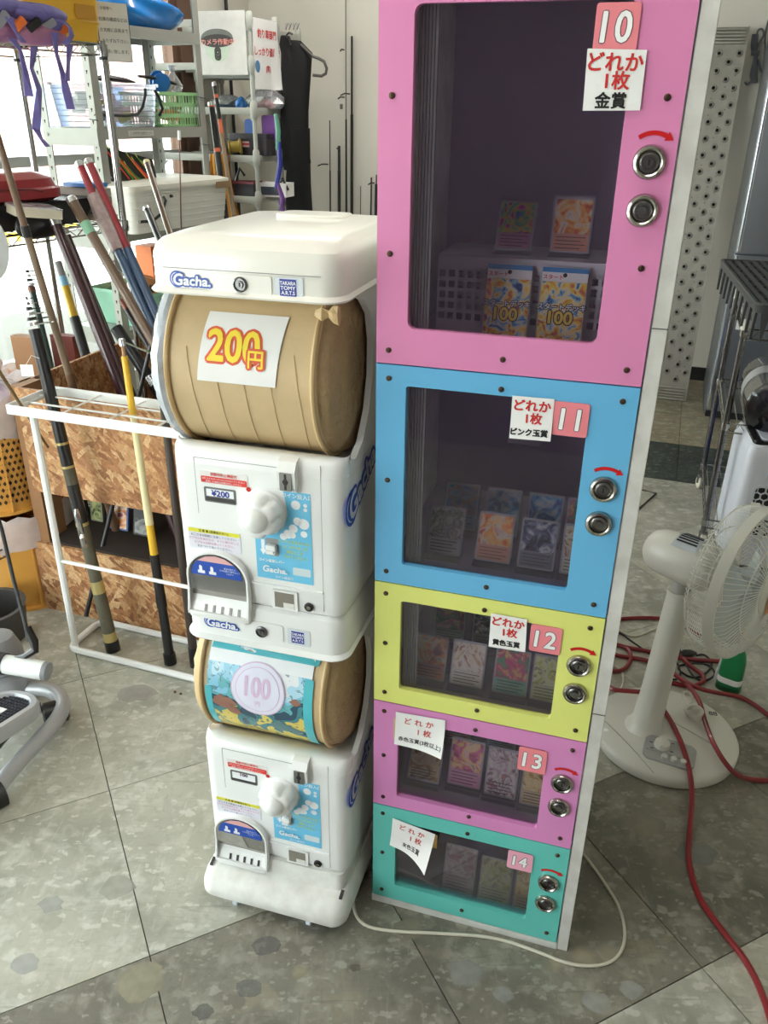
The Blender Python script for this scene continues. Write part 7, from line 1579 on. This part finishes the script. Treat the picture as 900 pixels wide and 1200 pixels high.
# rear guard wires (one joined mesh: thin wires past counting), front guard, band
mb = MB()
for k in range(72):
    a = 2*PI*k/72; mb.tube([gpt(.060, -.072, a), gpt(.11, -.080, a+.05), gpt(.155, -.078, a+.08), gpt(.174, -.062, a+.09), gpt(.180, -.035, a+.09), gpt(Rg, -.004, a+.09)], .0010, 4, False)
rg = obj('rear_guard', mb, fw2, t, kind='stuff'); ring(cc_+ax_f*(-.072), .06, .0022, par=rg); ring(cc_+ax_f*(-.080), .115, .0018, par=rg); ring(cc_+ax_f*(-.062), .175, .0018, par=rg)
mb = MB(); rgs = []
for d, r in ((-.014, Rg), (-.014, Rg+.005), (.012, Rg+.005), (.012, Rg), (-.014, Rg)): rgs.append([gpt(r, d, 2*PI*k/96) for k in range(96)])
obj('guard_band', mb.loft(rgs, caps=False), fw, t)
mb = MB()
for k in range(80):
    a = 2*PI*k/80; mb.tube([gpt(Rg, .008, a), gpt(.165, .030, a-.03), gpt(.12, .044, a-.07), gpt(.056, .050, a-.12)], .0010, 4, False)
fg_ = obj('front_guard', mb, fw2, t, kind='stuff'); ring(cc_+ax_f*.043, .125, .0016, par=fg_)
bdg = obj('guard_badge', MB().lathe([(.058, .046), (.060, .052), (.052, .056), (.0001, .058)], tuple(cc_), ax_f, 36), fw, t)
mb = MB().use(mat('badge_orange', (214, 150, 100), .5, var=.1, scale=60)); c0 = cc_+ax_f*.0585
def bq(a0, a1, b0, b1, off=0.): mb.add([c0+ax_f*off+side*a+upv*b for a, b in ((a0, b0), (a1, b0), (a1, b1), (a0, b1))], [[0,1,2,3]])
bq(-.030, .030, -.050, .012); mb.use(mat('badge_blue', (40, 150, 190), .5)); bq(-.012, .022, .012, .034, .0004); mb.use(mat('badge_brown', (120, 70, 40), .5)); bq(-.01, .012, -.02, .002, .0004); bq(-.022, -.014, -.036, -.01, .0004); bq(.012, .024, -.04, -.028, .0004)
obj('badge_sticker', mb, None, bdg, smooth=0)
hub = obj('blade_hub', MB().lathe([(.03, -.03), (.034, -.01), (.034, .022), (.02, .03), (.0001, .032)], tuple(cc_), ax_f, 28), mat('blade_clear', (196, 204, 206), .2, alpha=.75), t)
for k in range(5):
    a0 = 2*PI*k/5
    def bl_(a, b): r = .032+(.150-.032)*a; th = a0+(b-.5)*(.75+.25*a)+.25*a; return tuple(gpt(r, (.022*(b-.5)*2)*(1-.3*a), th))
    obj('fan_blade', MB().grid(bl_, 8, 8), mat('blade_clear', (196, 204, 206), .2, alpha=.45), t, smooth=60)
obj('latch', MB().prism([(0, 0)], 0, 0) if 0 else MB().box((-.01, -.008, -.006), (.01, .008, .022)), fw, t, loc=tuple(gpt(Rg-.02, -.045, math.radians(70))))

# ------------------------------------------------------------------ cords and hoses on the floor
def cord(name, label, cat, pts, r, m, zs=None, z0=None, it=2):
    P = []
    for i, p in enumerate(pts):
        z = (p[2] if len(p) > 2 else 0)+r+.0003; P.append(onz(p[0], p[1], z))
    P = smoothp(P, it); o = P[0].copy(); mb = MB().tube([q-o for q in P], r, 8)
    return tag(obj(name, mb, m, None, loc=o), label, cat)
hose = mat('maroon_hose', (132, 32, 38), .38, var=.1, scale=30, coat=.2)
cord('air_hose', 'dark red hose crossing the fan base and running down to the bottom right corner', 'hose', [(705, 782, .06), (712, 808, .065), (740, 810, .070), (764, 812, .068), (790, 850, .062), (806, 890, .052), (812, 930, .02), (808, 975), (806, 1010), (818, 1052), (848, 1092), (878, 1130), (898, 1175), (912, 1230)], .0068, hose)
cord('air_hose', 'dark red hose looping over the fan base and away to the right', 'hose', [(905, 842), (888, 828), (868, 816), (840, 812, .02), (815, 806, .045), (790, 790, .02), (775, 780), (752, 772), (720, 768), (705, 760)], .0068, hose)
cord('air_hose', 'dark red hose curving from the cable tangle over the fan base to the right edge', 'hose', [(780, 782, .0), (806, 802, .03), (820, 820, .062), (826, 846, .062), (836, 872, .062), (848, 892, .055), (862, 908, .03), (880, 914), (908, 915)], .0068, hose)
cord('air_hose', 'dark red hose lying straight behind the fan pole, the farthest of the tangle', 'hose', [(700, 728, .0), (740, 724), (775, 724), (800, 732), (820, 745)], .0068, hose)
cord('air_hose', 'dark red hose running level behind the fan pole toward the green bottle', 'hose', [(700, 748), (730, 758), (765, 764), (800, 772), (845, 775)], .0068, hose)
cord('air_hose', 'dark red coil of hose between the cabinet and the fan pole', 'hose', [(712, 752), (738, 760), (740, 775), (728, 788), (706, 784), (700, 775)], .0068, hose)
cord('air_hose', 'dark red hose bight tucked close against the fan pole', 'hose', [(770, 765), (760, 775), (764, 800), (790, 800), (812, 806), (830, 795), (806, 778), (795, 765)], .0068, hose)
blk_c = mat('black_cable', (26, 26, 28), .5)
cord('power_cable', 'thin black cable trailing from behind the cabinet to the tangle', 'cable', [(700, 735), (725, 740), (745, 755), (770, 772), (788, 800), (800, 790), (790, 770)], .003, blk_c)
cord('power_cable', 'thin black cable looping with a plug near the green bottle', 'cable', [(796, 760), (806, 785), (820, 800), (840, 792), (832, 778), (806, 777), (790, 782), (815, 798), (838, 780), (826, 766), (816, 768)], .003, blk_c)
pl_ = onz(806, 766, .014); t = thing('power_plug', 'black power plug resting on the red hoses behind the fan', 'plug', pl_, .2); obj('plug', MB().tube([(-.022, 0, 0), (-.012, 0, 0), (.012, 0, 0), (.03, 0, -.003)], [.010, .015, .012, .005], 12), blk_c, t); obj('prong', MB().box((-.036, -.006, -.001), (-.02, -.004, .001)).box((-.036, .004, -.001), (-.02, .006, .001)), silver, t, smooth=0)
wc_ = mat('white_cable', (206, 200, 184), .5)
cord('white_cord', 'thin white cord looping in front of the card cabinet between the machines', 'cord', [(434, 985), (428, 1005), (416, 1030), (413, 1062), (422, 1083), (450, 1091), (520, 1094), (580, 1098), (630, 1115), (665, 1130), (700, 1133), (724, 1124), (734, 1100), (728, 1065), (706, 1030), (690, 1008), (682, 1000)], .0034, wc_)
cord('white_cord', 'thin white cable crossing the floor from the cabinet to the fan pole', 'cord', [(700, 732), (725, 738), (742, 748), (765, 738), (785, 730)], .003, wc_)
cord('white_cord', 'thin white cable looping among the red hoses beside the cabinet', 'cord', [(700, 785), (720, 778), (732, 790), (728, 812), (706, 806)], .003, wc_)
o = onz(812, 838, .062); t = thing('cord_bundle', 'bundled white mains cord resting on the fan base', 'cord', o, .3)
for k in range(6):
    a0 = .3*k; obj('cord_loop', MB().tube([((.016+.002*k)*math.cos(2*PI*j/16), (.028-.001*k)*math.sin(2*PI*j/16), .003*k+.002*math.sin(j)) for j in range(17)], .0028, 6, False), mat('cord_ivory', (206, 202, 190), .5), t)
obj('cord_loop', MB().tube(smoothp([(0, .02, .01), (.0, .05, .02), (.015, .075, .022), (.035, .07, .02), (.03, .045, .012), (.012, .03, .008)]), .0028, 6), mat('cord_ivory', (206, 202, 190), .5), t)
# green spray bottle
o = onz(853, 806, 0); t = thing('spray_bottle', 'green plastic bottle with a white band standing on the floor behind the fan', 'bottle', o, RM.a-.3)
gnb = mat('bottle_green', (24, 130, 74), .35, var=.04)
obj('body', MB().loft([[(x, y, z) for x, y in rrect(-.034+s, .034-s, -.024+s*.6, .024-s*.6, .02-s*.3, 5)] for z, s in ((.004, .0), (.02, -.001), (.10, 0), (.13, .006), (.15, .016), (.16, .02))]), gnb, t)
obj('label', MB().loft([[(x, y, z) for x, y in rrect(-.0355, .0355, -.0255, .0255, .02, 5)] for z in (.028, .048)], caps=False), paper_m, t); obj('foot', MB().loft([[(x, y, z) for x, y in rrect(-.036, .036, -.026, .026, .02, 5)] for z in (0, .018)]), mat('dark_green', (20, 84, 50), .4), t)
obj('cap', MB().tube([(0, 0, .155), (0, 0, .185), (.01, 0, .20)], [.013, .012, .010], 14), mat('cap_red', (190, 70, 50), .4), t)
t = thing('leaflet', 'pale printed sleeve leaning on the green bottle', 'leaflet', onz(843, 802, 0), RM.a-.9); obj('sheet', MB().grid(lambda a, b: (-.03+.055*a, .02*b+.01*a*a, .13*b), 6, 6), art('leaflet_print', [(170, 176, 176), (214, 216, 216), (200, 190, 186)], 14), t)
o = onz(795, 639, 0); tag(obj('lens_cap', MB().lathe([(.017, 0), (.0175, .006), (.014, .009), (.006, .009), (.005, .007), (.0001, .007)], (0, 0, 0), (0, 0, 1), 20), fw, None, loc=o), 'small round white cap lying on the floor behind the fan', 'cap')
# black bent-wire stand behind the cabinet
P = [onz(x, y, z) for x, y, z in ((735, 592, .004), (768, 580, .004), (748, 568, .05), (735, 575, .05))]
t = thing('wire_stand', 'black folded wire stand peeking out behind the card cabinet', 'stand', onz(740, 585, 0), 0)
pts = [(744, 600, .004), (769, 578, .004), (748, 573, .06), (752, 567, .07), (742, 566, .07), (738, 590, .004), (744, 600, .004)]; obj('wire', MB().tube([onz(*p) for p in pts], .0035, 6), blackm, t, world=True)
# ------------------------------------------------------------------ the street seen through the shop window
g = struct('ground_street', MB().add([tuple(p) for p in (WF.w(-30, .12, -.05), WF.w(14, .12, -.05), WF.w(14, 40, -.05), WF.w(-30, 40, -.05))], [[0,1,2,3]]), mat('street_concrete', (200, 196, 186), .9, var=.05, scale=2), smooth=0)
def out_box(name, label, cat, px, py0, d, w, dep, h, m): 
    r = onv(WF, d, px, py0); q = WF.inv(r); t = fthing(name, label, cat, WF, q.x, d, -.05); obj('walls', MB().box((-w/2, 0, 0), (w/2, dep, h)), m, t, smooth=0); return t
bw_ = mat('far_house_pink', (226, 176, 166), .9, var=.06); tt = out_box('far_house', 'washed out pinkish house across the street beyond the vests', 'house', 60, 110, 14, 7, 4, 3.0, bw_)
obj('roof', MB().prism([(-.3, 3.0), (4.3, 3.0), (2, 4.1)], -3.8, 3.8, 0), mat('far_roof', (190, 186, 190), .8), tt, smooth=0)
for k in range(3): obj('window', MB().box((-2.6+2*k, -.05, 1.1), (-1.6+2*k, 0, 2.1)), mat('far_window', (110, 130, 160), .3), tt, smooth=0)
tt = out_box('far_house', 'pale building with a mint green panel behind the steel rack tubs', 'house', 128, 130, 19, 7, 4, 3.6, mat('far_house_cream', (226, 214, 196), .9)); obj('mint_panel', MB().box((-2.2, -.06, .2), (-1.2, 0, 2.5)), mat('far_mint', (150, 200, 180), .8), tt, smooth=0)
for k in range(3): obj('window', MB().box((-.6+1*k, -.05, 1.3), (0+1*k, 0, 2.0)), mat('far_window', (110, 130, 160), .3), tt, smooth=0)
q = WF.inv(onv(WF, 6, 20, 350)); tt = fthing('yellow_fence', 'low yellow railing across the pavement behind the bamboo pole', 'fence', WF, q.x, 6, -.05); ym = mat('fence_yellow', (236, 206, 60), .6)
for z in (.10, .25, .42): obj('rail', MB().box((-1.6, -.02, z-.03), (1.6, .02, z+.03)), ym, tt, smooth=0)
for k in range(17): obj('picket', MB().box((-1.6+.2*k-.02, -.025, 0), (-1.6+.2*k+.02, .025, .45)), ym, tt, smooth=0)
lawn = tag(obj('grass_verge', MB().box((-9, 0, 0), (9, 1.6, .04)), mat('verge_green', (170, 186, 110), .95, var=.2, scale=6), None, loc=WF.w(-2, 7.2, -.05), smooth=0), 'strip of pale green verge along the street outside', 'grass'); lawn.rotation_euler = (0, 0, WF.a); lawn['kind'] = 'stuff'
